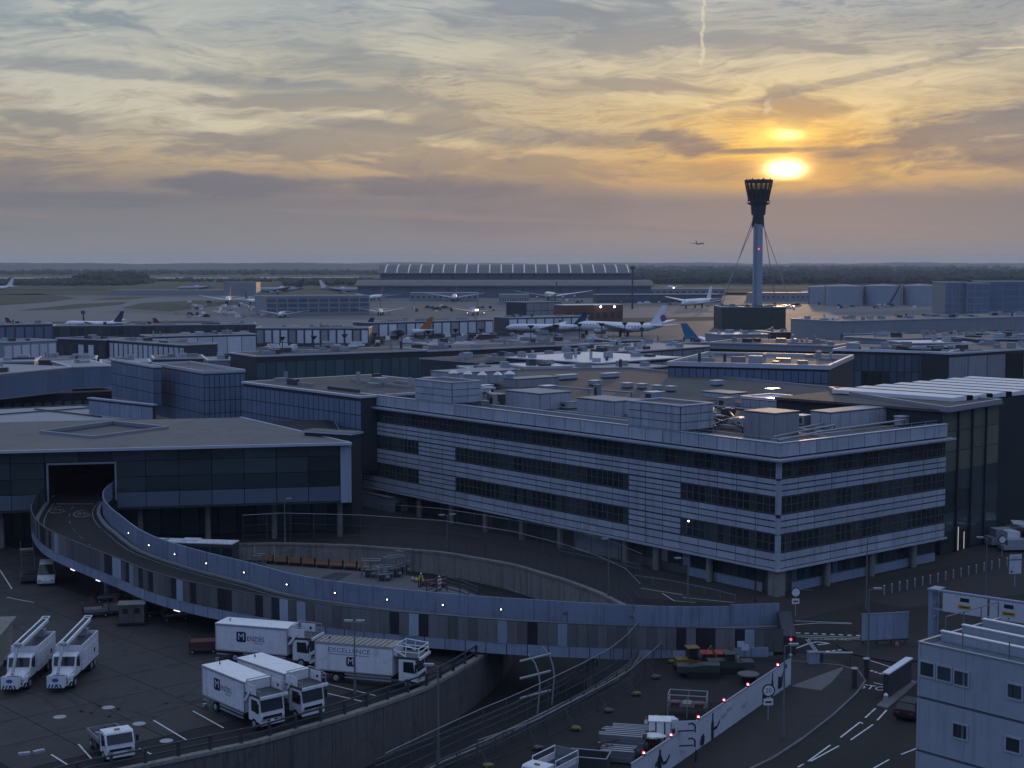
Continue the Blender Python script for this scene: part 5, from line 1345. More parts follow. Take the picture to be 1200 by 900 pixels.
for k in range(2):
    x0 = 1.35 + k * (bw_ + .25); b = MB().box(x0, -.5, 4.05, x0 + bw_, -.41, 5.85).build('sign_board', 'hoarding', g)
    cx = x0 + bw_ * (.5 if k == 0 else .42)
    MB().box(cx - .45, -.52, 5.25, cx + .45, -.502, 5.62).build('dark_plate', 'black', b); MB().box(cx - .65, -.52, 4.55, cx + .65, -.502, 4.95).build('yellow_plate', 'yellow', b); MB().box(cx - .5, -.53, 4.68, cx + .5, -.521, 4.80).build('printed_line', 'black', b); MB().cone((cx, -.52, 4.3), (cx, -.502, 4.3), .08, .08, 8).build('dot', 'black', b)
# pale screen board on the island
A, B = W(1009.5, 757, 0), W(1064, 754, 0); d = B - A; L = d.length
r = thing('screen_board', 'big pale blank screen board on short legs on the traffic island', 'board', A, atan2(d.y, d.x))
for k in range(6): MB().box(L / 6 * k + .01, -.05, .55, L / 6 * (k + 1) - .01, .05, 3.15).build('board_panel', 'fascia_blue', r)
MB().box(-.06, -.08, .4, L + .06, .08, .54).build('bottom_rail', 'steel_dark', r); MB().box(-.06, -.08, 3.16, L + .06, .08, 3.24).build('top_rail', 'frame_metal', r)
for k in range(4): MB().box(.1 + k * (L - .4) / 3, .06, 0, .22 + k * (L - .4) / 3, .18, 3.0).build('leg', 'steel_dark', r)
p = W(1051, 757, .13); r = thing('site_lamp', 'small orange work lamp standing under the pale screen board', 'lamp', p); MB().box(-.2, -.15, 0, .2, .15, .25).build('body', 'orange', r); MB().cone((0, 0, .25), (0, 0, .4), .1, .08, 8).build('lens', 'galv', r)
# dark wall; the light its narrow top catches is painted on as white
A, B = W(1041, 818, .13), W(1068, 799, .13); d = B - A; r = thing('screen_wall', 'short dark wall on its island, its light-catching top painted white', 'wall', A, atan2(d.y, d.x)); L = d.length
for k in range(3): MB().box(L / 3 * k + .01, 0, 0, L / 3 * (k + 1) - .01, .5, 2.1).build('wall_panel', 'joint', r)
MB().box(-.08, -.08, 2.1, L + .08, .58, 2.22).build('coping', 'roof_white', r)
p = W(1038, 822, .13); MB_ = MB(); MB_.cone((0, 0, 0), (0, 0, .55), .25, .2, 10); t = tag(MB_.build('island_bollard', 'galv'), 'stubby pale bollard at the nose of the dark wall', 'bollard'); t.location = p; MB().cone((0, 0, .551), (0, 0, .72), .2, .1, 10).build('cap', 'white_paint', t)
# barrier machine with raised double arm, and the level arm beside it
c = W(953, 777, .12); r = thing('barrier_cabinet', 'pale blue barrier cabinet with a raised white double arm', 'barrier', c, radians(5))
MB().box(-.5, -.4, 0, .5, .4, 1.05).build('cabinet', 'fascia_blue', r); MB().box(-.54, -.44, 1.05, .54, .44, 1.12).build('lid', 'frame_metal', r)
for k in (0, .22): MB().obox((.1 + k, -.2, 1.15), (-.9, 0, 1.15), (0, .08, 0), (.09, 0, .06)).build('arm', 'white_paint', r)
c = W(962, 776, .0); r = thing('boom_barrier', 'white level boom barrier right of the barrier cabinet', 'barrier', c, radians(-2)); MB().box(-.2, -.2, 0, .2, .2, .9).build('post', 'steel_dark', r)
MB().box(-.3, -.06, .9, 3.0, .06, 1.02).build('arm', 'white_paint', r); MB().box(-.35, -.12, .8, .35, .12, 1.05).build('hinge', 'galv', r); MB().box(2.7, -.05, 0, 2.8, .05, .9).build('rest_post', 'steel_dark', r)
for k, (x, y) in enumerate(((1001, 806), (1015, 794))):
    p = W(x, y, .12); t = tag(MB().cone((0, 0, 0), (0, 0, 1.75), .24, .24, 10).build('kerb_post', 'joint'), ['thick dark post on the kerb, the nearer of two', 'thick dark post at the foot of the island lamp, the farther of two'][k], 'bollard', 'thick dark kerb posts'); t.location = p; MB().cone((0, 0, 1.75), (0, 0, 1.83), .34, .3, 10).build('cap', 'galv', t)
bo = None; xs = list(range(1036, 1182, 9))
for k, x in enumerate(xs):
    p = W(x, 697 - (x - 1036) * .232, 0.01)
    if bo is None:
        bo = tag(MB().cone((0, 0, 0), (0, 0, 1.05), .09, .08, 8).build('bollard', 'galv'), 'grey bollard', 'bollard', 'bollards lining the forecourt before the glass block'); MB().cone((0, 0, 1.05), (0, 0, 1.13), .1, .05, 8).build('cap', 'white_paint', bo); t = bo
    else: t = copy_tree(bo)
    t.location = p; t['label'] = 'slim grey forecourt bollard, ' + ('leftmost of the row' if k == 0 else 'rightmost of the row, by the notice board' if k == len(xs) - 1 else ['', 'second', 'third', 'fourth', 'fifth', 'sixth', 'seventh', 'eighth', 'ninth', 'tenth', 'eleventh', 'twelfth', 'thirteenth', 'fourteenth', 'fifteenth', 'sixteenth', 'seventeenth'][k] + ' from the left of the row')
# stacked grey cabins, bottom right
A, B = W(1076.5, 752, 15.6), W(1200, 779, 15.6); d = B - A; u = d.normalized(); v = Vector((-u.y, u.x, 0)); ang = atan2(d.y, d.x); C0 = Vector((A.x, A.y, 0))
mbg = thing('cabin_stack', 'tall stack of grey site cabins filling the bottom right corner', 'building', C0, ang); L = 14.0; Dp = reach(A, v, 1140); Dp = 9.0
MB().box(.12, .12, 0, L, Dp, 15.3).build('core', 'joint', mbg)
for j in range(5):
    z1 = 15.55 - j * 3.25; z0 = z1 - 3.19
    f = MB().box(0, 0, z0, L, .11, z1 - (.10 if j else 0)).build('cabin_front', 'module_grey', mbg)
    MB().box(0, .115, z0, .11, Dp, z1 - (.10 if j else 0)).build('cabin_end', 'module_grey', mbg)
    if j: MB().box(.03, .03, z1 - .09, L, .11, z1 + .0).build('cabin_joint', 'module_roof', mbg)
    for x in (.0, 3.0): MB().box(x, -.03, z0, x + .14, -.002, z1 - (.11 if j else 0)).build('corner_post', 'module_grey', mbg)
def cwin(px, py, wpx=12, hpx=16):
    q = reach(A, u, px); pt = A + u * q; sc = FPX / (pt.y * CP - (pt.z - CAM_H) * SP)
    zc = WD(px, py, pt.y).z; w, h = wpx / sc / u.x * .98, hpx / sc
    m = MB(); a, b, z0, z1 = q - w / 2, q + w / 2, zc - h / 2, zc + h / 2; t = .1
    m.box(a - t, -.07, z0 - t, b + t, -.003, z0); m.box(a - t, -.07, z1, b + t, -.003, z1 + t); m.box(a - t, -.07, z0, a, -.003, z1); m.box(b, -.07, z0, b + t, -.003, z1)
    f = m.build('window', 'white_clad', mbg); MB().box(a, -.03, z0, b, -.004, z1).build('pane', 'glass_green', f)
    MB().box(a + w * .3, -.036, z0, a + w * .42, -.031, z1).build('curtain', 'pane_blind', f)
for x, y in ((1087.5, 784.5), (1107.5, 789.5), (1127.5, 795), (1190.5, 810.5), (1127.5, 857), (1190, 873), (1240, 822), (1127, 922), (1190, 936)): cwin(x, y)
MB().box(.1, .1, 15.3, L, Dp, 15.42).build('roof', 'module_roof', mbg)
m = MB(); m.box(-.04, -.04, 15.55, L, .14, 15.64); m.box(-.04, .14, 15.55, .14, Dp, 15.64); m.build('roof_edge', 'frame_metal', mbg)
for k, y in enumerate((1.9, 4.2, 6.5)):
    MB().box(.3, y, 15.42, L, y + .24, 15.95).build('roof_beam', 'module_grey', mbg); MB().box(.25, y - .03, 15.95, L, y + .27, 16.02).build('beam_cap', 'roof_white', mbg)
m = MB(); m.tube([(-.1, 3, 16.6), (-.1, Dp, 16.6)], .04, 5)
for y in (3, 5, 7, 9): m.tube([(-.1, y, 15.5), (-.1, y, 16.6)], .04, 5)
for x in (2.2, 5.2): m.tube([(x, 1.2, 15.4), (x, 1.2, 16.4)], .04, 5)
m.build('roof_rail', 'pole', mbg)
# hut at the left edge
A, B = W(14, 724, 3.2), W(-10, 752, 3.2); d = B - A; r = thing('louvred_hut', 'hut with pale roof and louvred side cut by the left edge of the picture', 'hut', (A.x, A.y, .04), atan2(d.y, d.x)); L = 9.0
MB().box(0, -4.0, 0, L, 0, 3.0).build('wall', 'steel_dark', r); MB().box(-.35, -4.3, 3.0, L, .35, 3.22).build('roof', 'concrete', r)
for k in range(20): MB().box(.2, .005, .35 + k * .13, L - .2, .07, .43 + k * .13).build('louvre', 'tarp_tan', r)
MB().box(-.2, .1, .1, L, .25, .35).build('foot_rail', 'galv', r)

# ------------------------------------------------------------------ small things in the yard and works
def dolly(px, py, az, label, load=None, z=.04):
    p = W(px, py, z); r = thing('baggage_dolly', label, 'baggage cart', p, radians(az), 'carts under the ramp')
    MB().box(-1.4, -.8, .45, 1.4, .8, .58).build('deck', 'steel_dark', r); m = MB()
    for x in (-1.35, 1.3): m.box(x, -.8, .58, x + .05, .8, 1.5)
    m.build('end_rack', 'red_dull', r); MB().cone((1.4, 0, .4), (2.3, 0, .3), .04, .04, 5).build('drawbar', 'black', r)
    for x in (-1, 1):
        for y, s in ((-.65, -1), (.65, 1)): wheel(r, x, y, .2, .12, s)
    if load: MB().box(-1.2, -.75, .59, 1.2, .75, .59 + load).build('canopy', 'red_dull' if load > .55 else 'steel', r)
for k, (x, y, a, l) in enumerate(((112, 722, 20, .3), (122, 714, 35, None), (135, 720, 15, .5), (128, 705, 10, .2), (188, 722, 0, None), (205, 726, 25, .2), (172, 712, 40, None))):
    dolly(x, y, a, ['dark baggage cart nearest the ramp column', 'empty baggage cart second from the ramp column', 'loaded baggage cart left of the pale cabinet', 'baggage cart in the shade high under the ramp', 'empty baggage cart right of the pale cabinet', 'baggage cart farthest right under the ramp, by the strip light', 'empty baggage cart close behind the pale cabinet'][k], l)
dolly(238, 764, 10, 'cart with a dull red load beside the rear of the back MENZIES truck', .6)
p = W(155, 731, .04); r = thing('equipment_cabinet', 'pale grey equipment cabinet on skids under the ramp', 'cabinet', p, radians(10))
MB().box(-1.3, -.9, .3, 1.3, .9, 2.2).build('body', 'concrete_dark', r); MB().box(-1.4, -1, 2.2, 1.4, 1, 2.3).build('lid', 'concrete', r); MB().box(-1.5, -1.0, .08, 1.5, 1.0, .28).build('skid', 'black', r)
for x in (-.9, .3): MB().box(x, -.93, 1.3, x + .55, -.903, 1.85).build('vent', 'black', r)
# portable cabin by the white building
r, lx, ly, h = cbox('portable_cabin', 'small grey pitched cabin tucked between the glass building and the white block', 'cabin', (458, 601), 583, 420, 478, 0.0, radians(38), 'grey_clad', 'grey_clad', 'wall_panel', 5, 2, over=.2)
MB().box(lx * .25, -.09, .1, lx * .60, -.035, h - 1.0).build('door', 'black', r)
# works inside the loop
pz = -2.0
sheet('works_slab', [(300, 668), (320, 656), (440, 662), (470, 672), (540, 690), (600, 712), (480, 706), (340, 690)], pz + .55, 'paving_pale')
bpy.data.objects['works_slab']['kind'] = 'structure'
MB_ = MB(); P = [W(x, y, pz + .56) for x, y in ((372, 679), (392, 671), (412, 672), (394, 681))]
o = MB_.prism([(p.x, p.y) for p in P], pz + .56, pz + .6).build('trench_plate', 'steel_dark'); tag(o, 'dark square plate lying on the pale slab inside the loop', 'plate')
ZS = pz + .56
b0 = None
for k in range(8):
    A, B = W(306 + k * 16.3, 660 + k * 1.25, ZS), W(321 + k * 16.3, 661.1 + k * 1.25, ZS); d = B - A
    r = thing('road_barrier', 'orange and black road barrier behind the ramp, ' + ['leftmost of the line', 'second from the left', 'third from the left', 'fourth from the left', 'fourth from the right', 'third from the right', 'second from the right', 'rightmost, by the grey frames'][k], 'barrier', A, atan2(d.y, d.x), 'orange barriers inside the loop'); L = d.length
    MB().box(.04, -.2, 0, L - .04, .2, .35).build('base', 'black', r)
    for z in (.42, .84): MB().box(.06, -.07, z, L - .06, .07, z + .19).build('board', 'orange', r)
    MB().box(L - .16, -.1, .35, L - .02, .1, 1.2).build('upright', 'black', r)
for k, (x, y, w, hh) in enumerate(((435, 676, 2.4, 2.2), (450, 680, 2.0, 1.8), (462, 676, 2.6, 2.6), (473, 672, 1.6, 3.0), (304, 672, 1.4, 2.4))):
    p = W(x, y, ZS); r = thing('works_frame', ['grey works frame, left one of the cluster inside the loop', 'low grey works frame in front of the cluster inside the loop', 'wide grey works frame in the middle of the cluster', 'tall grey works frame, right one of the cluster', 'grey frame alone at the left end of the orange barriers'][k], 'frame', p, radians(20 * k), 'grey frames of the works inside the loop')
    m = MB()
    for a in (-w / 2, 0, w / 2):
        for b in (-.6, .6): m.tube([(a, b, 0), (a, b, hh)], .06, 5)
    for z in (hh * .5, hh): m.tube([(-w / 2, -.6, z), (w / 2, -.6, z), (w / 2, .6, z), (-w / 2, .6, z), (-w / 2, -.6, z)], .05, 5)
    m.build('tube', 'steel', r); MB().box(-w * .3, -.4, .1, w * .35, .4, hh * .4).build('tank', 'steel_dark', r); MB().ico((w * .15, -.7, .5), .35, 1, .6, .8, .1).build('bag', 'concrete', r)
p = W(506, 686, ZS); r = thing('spoil_heap', 'low rust brown spoil heap with boards between the two workers', 'heap', p); m = MB()
for k in range(14): m.ico((rnd.uniform(-1.6, 1.4), rnd.uniform(-.6, .6), .25), rnd.uniform(.35, .6), 1.2, 1, .7, .2)
m.build('spoil', 'red_dull', r)
for k in range(4): MB().obox((-1.5 + k * .7, -.3, .62 + .05 * k), (1.3, .2, .05), (0, .2, 0), (0, 0, .05)).build('board', 'orange', r)
for k, (x, y) in enumerate(((484, 681), (488, 682))):
    t = tag(MB().cone((0, 0, .05), (0, 0, .8), .2, .05, 10).build('traffic_cone', 'orange'), ['left', 'right'][k] + ' one of two white banded cones left of the worker in yellow', 'cone', 'cones by the workers'); t.location = W(x, y, ZS); MB().cone((0, 0, .3), (0, 0, .55), .165, .125, 10).build('band', 'white_paint', t); MB().box(-.25, -.25, 0, .25, .25, .05).build('base', 'black', t)
# people
def skin(name, verts, edges, radii, mat, parent, root=0, sub=2):
    me = bpy.data.meshes.new(name); me.from_pydata(verts, edges, []); o = link(name, me, parent)
    o.modifiers.new('skin', 'SKIN'); o.modifiers.new('sub', 'SUBSURF').levels = sub; o.modifiers['sub'].render_levels = sub
    for k, v in enumerate(me.skin_vertices[0].data): v.radius = (radii[k], radii[k] * (.8 if radii[k] > .1 else 1)); v.use_root = (k == root)
    me.materials.append(MATS[mat]); return o
def person(loc, az, label, top, legs, stoop=0.0):
    r = thing('person', label, 'person', loc, radians(az))
    s = stoop
    V = [(0, 0, .95), (.02 + .1 * s, 0, 1.18), (.03 + .3 * s, 0, 1.42), (.03 + .36 * s, 0, 1.52), (.05 + .42 * s, 0, 1.66), (.06 + .46 * s, 0, 1.76),
         (.03 + .28 * s, .19, 1.42), (.10 + .35 * s, .25, 1.14), (.24 + .4 * s, .20, .93), (.30 + .42 * s, .19, .86),
         (.03 + .28 * s, -.19, 1.42), (.02 + .3 * s, -.26, 1.13), (.14 + .35 * s, -.25, .89), (.18 + .36 * s, -.25, .80),
         (0, .10, .90), (.05, .11, .50), (-.02, .11, .09), (.13, .12, .04), (0, -.10, .90), (-.06, -.11, .50), (-.14, -.11, .09), (.01, -.12, .04)]
    Ed = [(0, 1), (1, 2), (2, 3), (3, 4), (4, 5), (2, 6), (6, 7), (7, 8), (8, 9), (2, 10), (10, 11), (11, 12), (12, 13), (0, 14), (14, 15), (15, 16), (16, 17), (0, 18), (18, 19), (19, 20), (20, 21)]
    R = [.15, .15, .16, .06, .105, .07, .075, .052, .04, .035, .075, .052, .04, .035, .10, .07, .045, .05, .10, .07, .045, .05]
    skin('body', V, Ed, R, 'skin', r)
    skin('jacket', V[0:3] + [V[6], V[7], V[8], V[10], V[11], V[12]], [(0, 1), (1, 2), (2, 3), (3, 4), (4, 5), (2, 6), (6, 7), (7, 8)], [.18, .185, .185, .10, .075, .06, .10, .075, .06], top, r)
    skin('trousers', [V[0]] + V[14:17] + V[18:21], [(0, 1), (1, 2), (2, 3), (0, 4), (4, 5), (5, 6)], [.165, .12, .09, .075, .12, .09, .075], legs, r)
    MB().ico((V[4][0], 0, 1.73), .13, 1.05, 1, .8, 0, 2).build('helmet', 'white_paint', r, smooth=True)
    for y, x in ((.11, -.02), (-.11, -.14)): MB().box(x - .06, y - .06, 0, x + .22, y + .06, .11).build('boot', 'black', r)
    return r
person(W(515, 692, ZS), -100, 'person in pale overalls standing at the end of the spoil heap', 'cloth_white', 'cloth_white', .1)
person(W(492, 688, ZS), -60, 'person in a yellow high visibility jacket stooping beside the spoil heap', 'hivis', 'cloth_dark', .7)
# works compound beside the hoarding
def stack(px, py, az, label, n, L, mat, name='pipe_stack', piece='pipe', r_=.13, z=.01, rows=2):
    p = W(px, py, z); r = thing(name, label, 'stack', p, radians(az))
    for j in range(rows):
        for i in range(n - j):
            q_ = rnd.uniform(-.25, .25); MB().box(-L / 2 + q_, (i + j * .5) * r_ * 2.3, .12 + j * r_ * 2.1, L / 2 + q_ * rnd.uniform(.2, 1), (i + j * .5) * r_ * 2.3 + r_ * 1.15, .12 + j * r_ * 2.1 + r_ * 1.9).build(piece, mat, r)
    for x in (-L * .3, L * .3): MB().box(x, 0, 0, x + .12, n * r_ * 2.3, .115).build('bearer', 'black', r)
    return r
stack(727, 884, -14, 'stack of long grey beams in the works compound behind the hoarding', 7, 3.4, 'steel', piece='beam', r_=.2, rows=3)
stack(722, 895, -14, 'second lower stack of grey beams nearest the bottom edge', 5, 2.6, 'steel', piece='beam', r_=.2)
stack(741, 866, -12, 'stack of grey channels under the red mesh barrier', 5, 3.2, 'steel', piece='beam', r_=.16)
def redfence(px, py, az, label, L=2.2, h=1.0):
    p = W(px, py, .01); r = thing('mesh_barrier', label, 'barrier', p, radians(az), 'red mesh barriers in the works compound')
    m = MB(); m.tube([(0, 0, .1), (0, 0, h), (L, 0, h), (L, 0, .1), (0, 0, .1)], .04, 5); m.build('frame', 'red_dull', r); m = MB()
    for k in range(16): m.cone((L * (k + .5) / 16, 0, .1), (L * (k + .5) / 16, 0, h), .014, .014, 4, False)
    m.build('bar', 'red_dull', r); MB().box(-.1, -.3, 0, .1, .3, .1).build('foot', 'black', r); MB().box(L - .1, -.3, 0, L + .1, .3, .1).build('foot', 'black', r)
for k, a in enumerate(((716, 867, -8), (737, 869, -10), (752, 874, 30), (818, 846, 25), (832, 838, 25), (690, 893, 30), (703, 886, 30))): redfence(a[0], a[1], a[2], ['red mesh barrier left behind the beam stack', 'red mesh barrier right behind the beam stack', 'red mesh barrier turned against the hoarding', 'red mesh barrier behind the two panel sign', 'red mesh barrier farther along the hoarding', 'red mesh barrier nearest the caged truck', 'red mesh barrier second from the caged truck'][k])
p = W(773, 868, .01); r = thing('storage_box', 'white strapped storage box standing in the works compound', 'box', p, radians(-6))
MB().box(-.85, -.7, .15, .85, .7, 1.75).build('body', 'white_paint', r); MB().box(-.9, -.75, 1.75, .9, .75, 1.82).build('lid', 'white_roof_grp', r); MB().box(-.85, -.7, 0, .85, .7, .13).build('pallet', 'tarp_tan', r)
for x in (-.35, .35): MB().box(x, -.72, .15, x + .1, -.701, 1.75).build('strap', 'black', r)
MB().box(.86, -.7, .1, .95, .1, 1.7).build('open_door', 'grey_clad', r)
p = W(783, 853, .01); r = thing('storage_box', 'smaller white bundle behind the strapped box', 'box', p, radians(20)); MB().box(-.7, -.5, .1, .7, .5, .8).build('wrap', 'white_paint', r); MB().box(-.75, -.55, 0, .75, .55, .1).build('pallet', 'tarp_tan', r)
p = W(764, 874, .01); r = thing('sheeted_pile', 'pale plastic sheet thrown over a low red pile', 'pile', p); m = MB(); m.ico((0, 0, .8), .75, 1.5, .9, .32, .12, 2); m.build('sheet', 'white_roof_grp', r); m = MB()
for k in range(6): m.box(-.8 + .25 * k, -.5, 0, -.62 + .25 * k, .5, .72)
m.build('block', 'red_dull', r)
p = W(806, 838, .01); r = thing('work_platform', 'grey railed work platform behind the hoarding', 'platform', p, radians(-12)); MB().box(-1.6, -.8, .8, 1.6, .8, .9).build('deck', 'steel_dark', r); m = MB()
for x in (-1.6, 0, 1.6):
    for y in (-.8, .8): m.tube([(x, y, 0), (x, y, 1.9)], .04, 5)
for z in (1.4, 1.9):
    m.tube([(-1.6, -.8, z), (1.6, -.8, z), (1.6, .8, z), (-1.6, .8, z), (-1.6, -.8, z)], .04, 5)
m.build('rail', 'galv', r)
for k in range(3): MB().box(-1.4 + k, -.6, .91, -.7 + k, .5, 1.15).build('board_pile', 'tarp_tan' if k % 2 else 'red_dull', r)
for k, (x, y) in enumerate(((757, 853), (769, 850))):
    t = tag(MB().cone((0, 0, .05), (0, 0, .95), .2, .05, 10).build('traffic_cone', 'orange'), ['orange cone left of the strapped white box', 'orange cone just behind the strapped white box'][k], 'cone', 'cones in the works compound'); t.location = W(x, y, .01); MB().cone((0, 0, .4), (0, 0, .7), .16, .11, 10).build('band', 'white_paint', t); MB().box(-.25, -.25, 0, .25, .25, .05).build('base', 'black', t)
p = W(690, 905, .01); r = thing('skip', 'open steel skip cut by the bottom edge beside the beams', 'skip', p, radians(-14)); m = MB()
m.box(-1.5, -.9, .3, 1.5, -.8, 1.4); m.box(-1.5, .8, .3, 1.5, .9, 1.4); m.box(-1.5, -.8, .3, -1.4, .8, 1.4); m.box(1.4, -.8, .3, 1.5, .8, 1.4); m.box(-1.4, -.8, .2, 1.4, .8, .3); m.build('shell', 'steel_dark', r); m = MB().tube([(-1.5, -.9, 1.42), (1.5, -.9, 1.42), (1.5, .9, 1.42), (-1.5, .9, 1.42), (-1.5, -.9, 1.42)], .05, 5); m.build('lip', 'galv', r)
# yellow and green plant at the foot of the ramp
def machine(px, py, az, label, name, mat, L=3.2, h=1.9, cab=True, arm=False):
    p = W(px, py, .01); r = thing(name, label, 'machine', p, radians(az)); w = 1.5
    for y in (-w / 2, w / 2 - .35): MB().prism([(-L / 2, .1), (-L / 2 + .2, 0), (L / 2 - .2, 0), (L / 2, .1), (L / 2, .45), (L / 2 - .2, .6), (-L / 2 + .2, .6), (-L / 2, .45)], y, y + .35, axis=1).build('track', 'rubber', r)
    MB().prism([(-L / 2, .55), (L / 2 - .2, .55), (L / 2 - .2, 1.0), (0, 1.25), (-L / 2, 1.25)], -w / 2 + .1, w / 2 - .1, axis=1).build('engine_body', mat, r)
    if cab:
        m = MB()
        for x in (-.1, .85):
            for y in (-.55, .5): m.box(x, y, 1.0, x + .06, y + .06, h)
        m.build('cab_post', 'black', r); MB().box(-.2, -.65, h, 1.0, .65, h + .08).build('cab_roof', mat, r); MB().box(0, -.5, 1.05, .8, .5, h - .1).build('cab_glass', 'pane_dark', r)
    if arm:
        MB().obox((.9, -.12, .9), (1.2, 0, 1.2), (0, .25, 0), (.2, 0, .2)).build('boom', mat, r); MB().obox((2.1, -.1, 2.2), (.7, 0, -1.3), (0, .2, 0), (.18, 0, .1)).build('dipper', mat, r); MB().prism([(2.6, .3), (3.1, .3), (3.2, .9), (2.7, 1.0)], -.35, .35, axis=1).build('bucket', 'steel_dark', r)
    else: MB().box(L / 2 - .2, -.7, .5, L / 2 + .9, .7, 1.1).build('hopper', 'steel_dark', r)
    return r
machine(806, 786, 10, 'yellow tracked excavator with folded arm at the foot of the ramp', 'excavator', 'mustard', 2.4, 2.2, True, True)
machine(824, 793, 175, 'dark green tracked machine in front of the yellow excavator', 'tracked_dumper', 'green_dark', 3.0, 1.7, False)
machine(850, 788, 5, 'dark green machine with pale canopy right of the yellow excavator', 'tracked_dumper', 'green_dark', 3.4, 1.8, True)
p = W(838, 781, .01); r = thing('spoil_skip', 'dull red skip half hidden behind the green machines', 'skip', p); MB().box(-1.3, -.7, .2, 1.3, .7, 1.3).build('shell', 'red_dull', r); MB().box(-1.4, -.8, 1.3, 1.4, .8, 1.4).build('lip', 'red', r)
p = W(855, 778, .01); r = thing('bulk_bag', 'pale bulk bags beside the dull red skip', 'bag', p); MB().ico((0, 0, .6), .7, 1.3, 1, .85, .1, 2).build('bag', 'concrete', r)
p = W(877, 800, .01); r = thing('site_table', 'pale oval sheeted table behind the hoarding, below the ramp end', 'table', p); MB().cone((0, 0, .75), (0, 0, .85), 1.0, 1.0, 14).build('table_top', 'paving_pale', r); MB().box(-.6, -.4, 0, .6, .4, .75).build('trestle', 'black', r)
for k, (x, y) in enumerate(((868, 769), (873, 773), (884, 768))):
    p = W(x, y, .01); r = thing('site_notice', ['white square notice left of the ramp end', 'small low white notice under its neighbour at the ramp end', 'white notice nearest the dark ramp abutment'][k], 'sign', p, 0, 'small notices by the ramp end'); MB().box(-.03, 0, 0, .03, .05, 1.5).build('post', 'steel_dark', r); MB().box(-.35, -.04, .9, .35, -.005, 1.5).build('board', 'hoarding', r)
p = W(885, 712, .01); t = tag(MB().box(-.12, -.12, 0, .12, .12, 3.0).build('timber_post', 'red_dull'), 'rust coloured upright post behind the right end of the ramp', 'post'); t.location = p

# ------------------------------------------------------------------ airfield beyond
struct(sheet('apron', [(-700, 346), (1900, 346), (2600, 420), (-1400, 420)], .02, 'apron'))
struct(sheet('taxiway', [(-400, 361), (90, 352), (160, 349), (420, 347), (420, 349), (190, 356), (120, 366), (300, 372), (640, 380), (640, 386), (-200, 384)], .05, 'taxiway'))
struct(sheet('taxiway', [(560, 366), (1120, 352), (1120, 362), (800, 372), (560, 378)], .05, 'taxiway'))
for P in ([(20, 364), (92, 356), (150, 353.5), (142, 357), (75, 363)], [(-120, 361), (-60, 346), (45, 344), (90, 349), (60, 354), (0, 358)], [(104, 352), (130, 348.5), (186, 347.8), (152, 351)], [(142, 361), (166, 355), (228, 352), (310, 352), (200, 365)], [(60, 377), (252, 376), (250, 378.5), (62, 379)], [(640, 374), (850, 371), (850, 375), (640, 380)], [(-400, 340), (1800, 340), (1900, 345.5), (-500, 345.5)], [(740, 345), (800, 343), (1000, 343), (950, 347)]):
    struct(sheet('grass', P, .08, 'grass'))
struct(sheet('field', [(-3000, 339.5), (3500, 339.5), (3200, 321), (-2800, 321)], .5, 'grass'))
for P in ([(-40, 326.6), (90, 326.4), (90, 324.9), (-40, 325.1)], [(137, 326.5), (168, 326.4), (168, 325), (137, 325)], [(176, 326.4), (270, 326.4), (270, 325), (176, 325)], [(305, 326), (420, 325.6), (420, 324.3), (305, 324.6)], [(808, 317.8), (935, 317.6), (935, 316.7), (808, 316.9)], [(980, 322.8), (1045, 322.6), (1045, 321.4), (980, 321.6)], [(835, 322.6), (862, 322.4), (862, 321.3), (835, 321.3)]):
    struct(sheet('water', P, 1.2, 'water'))
def wood(label, y_px, x0, x1, h, n, thick=120, gaps=()):
    m = MB()
    for k in range(n):
        x = rnd.uniform(x0, x1)
        if any(a < x < b for a, b in gaps): continue
        p = W(x, y_px + rnd.uniform(-.5, .5), 0); p.y += rnd.uniform(0, thick); s = h * rnd.uniform(.55, 1.15)
        for q in range(3): m.ico((p.x + rnd.uniform(-.5, .5) * s, p.y + rnd.uniform(-.5, .5) * s, s * rnd.uniform(.35, .62)), s * rnd.uniform(.30, .46), 1.15, 1.15, 1.0, .30)
    o = m.build('woodland', 'leaf'); tag(o, label, 'woodland', kind='stuff')
wood('dark belt of trees behind the left taxiways', 335, -60, 440, 9.5, 1100, 260, ((140, 330),))
wood('taller clump of dark trees behind the left taxiways', 333.5, 84, 138, 20, 150, 200)
wood('tree belt beyond the right hand fuel tanks', 333, 745, 1260, 17, 1000, 400)
wood('second tree belt nearer the horizon on the right', 327, 720, 1260, 20, 1000, 800)
wood('middle belt of trees behind the left stands', 330.5, -60, 450, 7, 700, 200)
wood('far belt of trees before the left hills', 322.5, -60, 460, 15, 700, 900, ())
wood('far belt of trees under the right horizon', 318, 720, 1260, 24, 700, 1500)
wood('tall loose trees in front of the grey blocks at the right edge', 331, 1130, 1230, 22, 90, 120)
def hills(label, D, x0, x1, zf):
    n = 120; top = []; m = MB(); xs = [x0 + (x1 - x0) * k / n for k in range(n + 1)]
    rings = []
    for x in xs:
        X_ = (x - 600) / FPX * D; z = zf(x)
        rings.append([(X_, D - 900, 0), (X_, D - 300, z * .72), (X_, D, z), (X_, D + 700, z * .5), (X_, D + 1200, 0)])
    for a, b in zip(rings, rings[1:]): m.add(a + b, [(k, k + 1, 6 + k, 5 + k) for k in range(4)])
    o = m.build('hills', 'hill'); struct(o)
    if sum(p.normal.z for p in o.data.polygons) < 0: o.data.flip_normals()
def nz(x, s): return sin(x * .021 + s) * .5 + sin(x * .053 + 2 * s) * .3 + sin(x * .17 + 3 * s) * .16 + sin(x * .41 + s) * .10
hills('', 8600, -400, 470, lambda x: max(0, min(1, (470 - x) / 60)) * (36 + 5 * nz(x, 1.0)))
hills('', 11200, 380, 1700, lambda x: 36 + 8 * nz(x, 4.0))
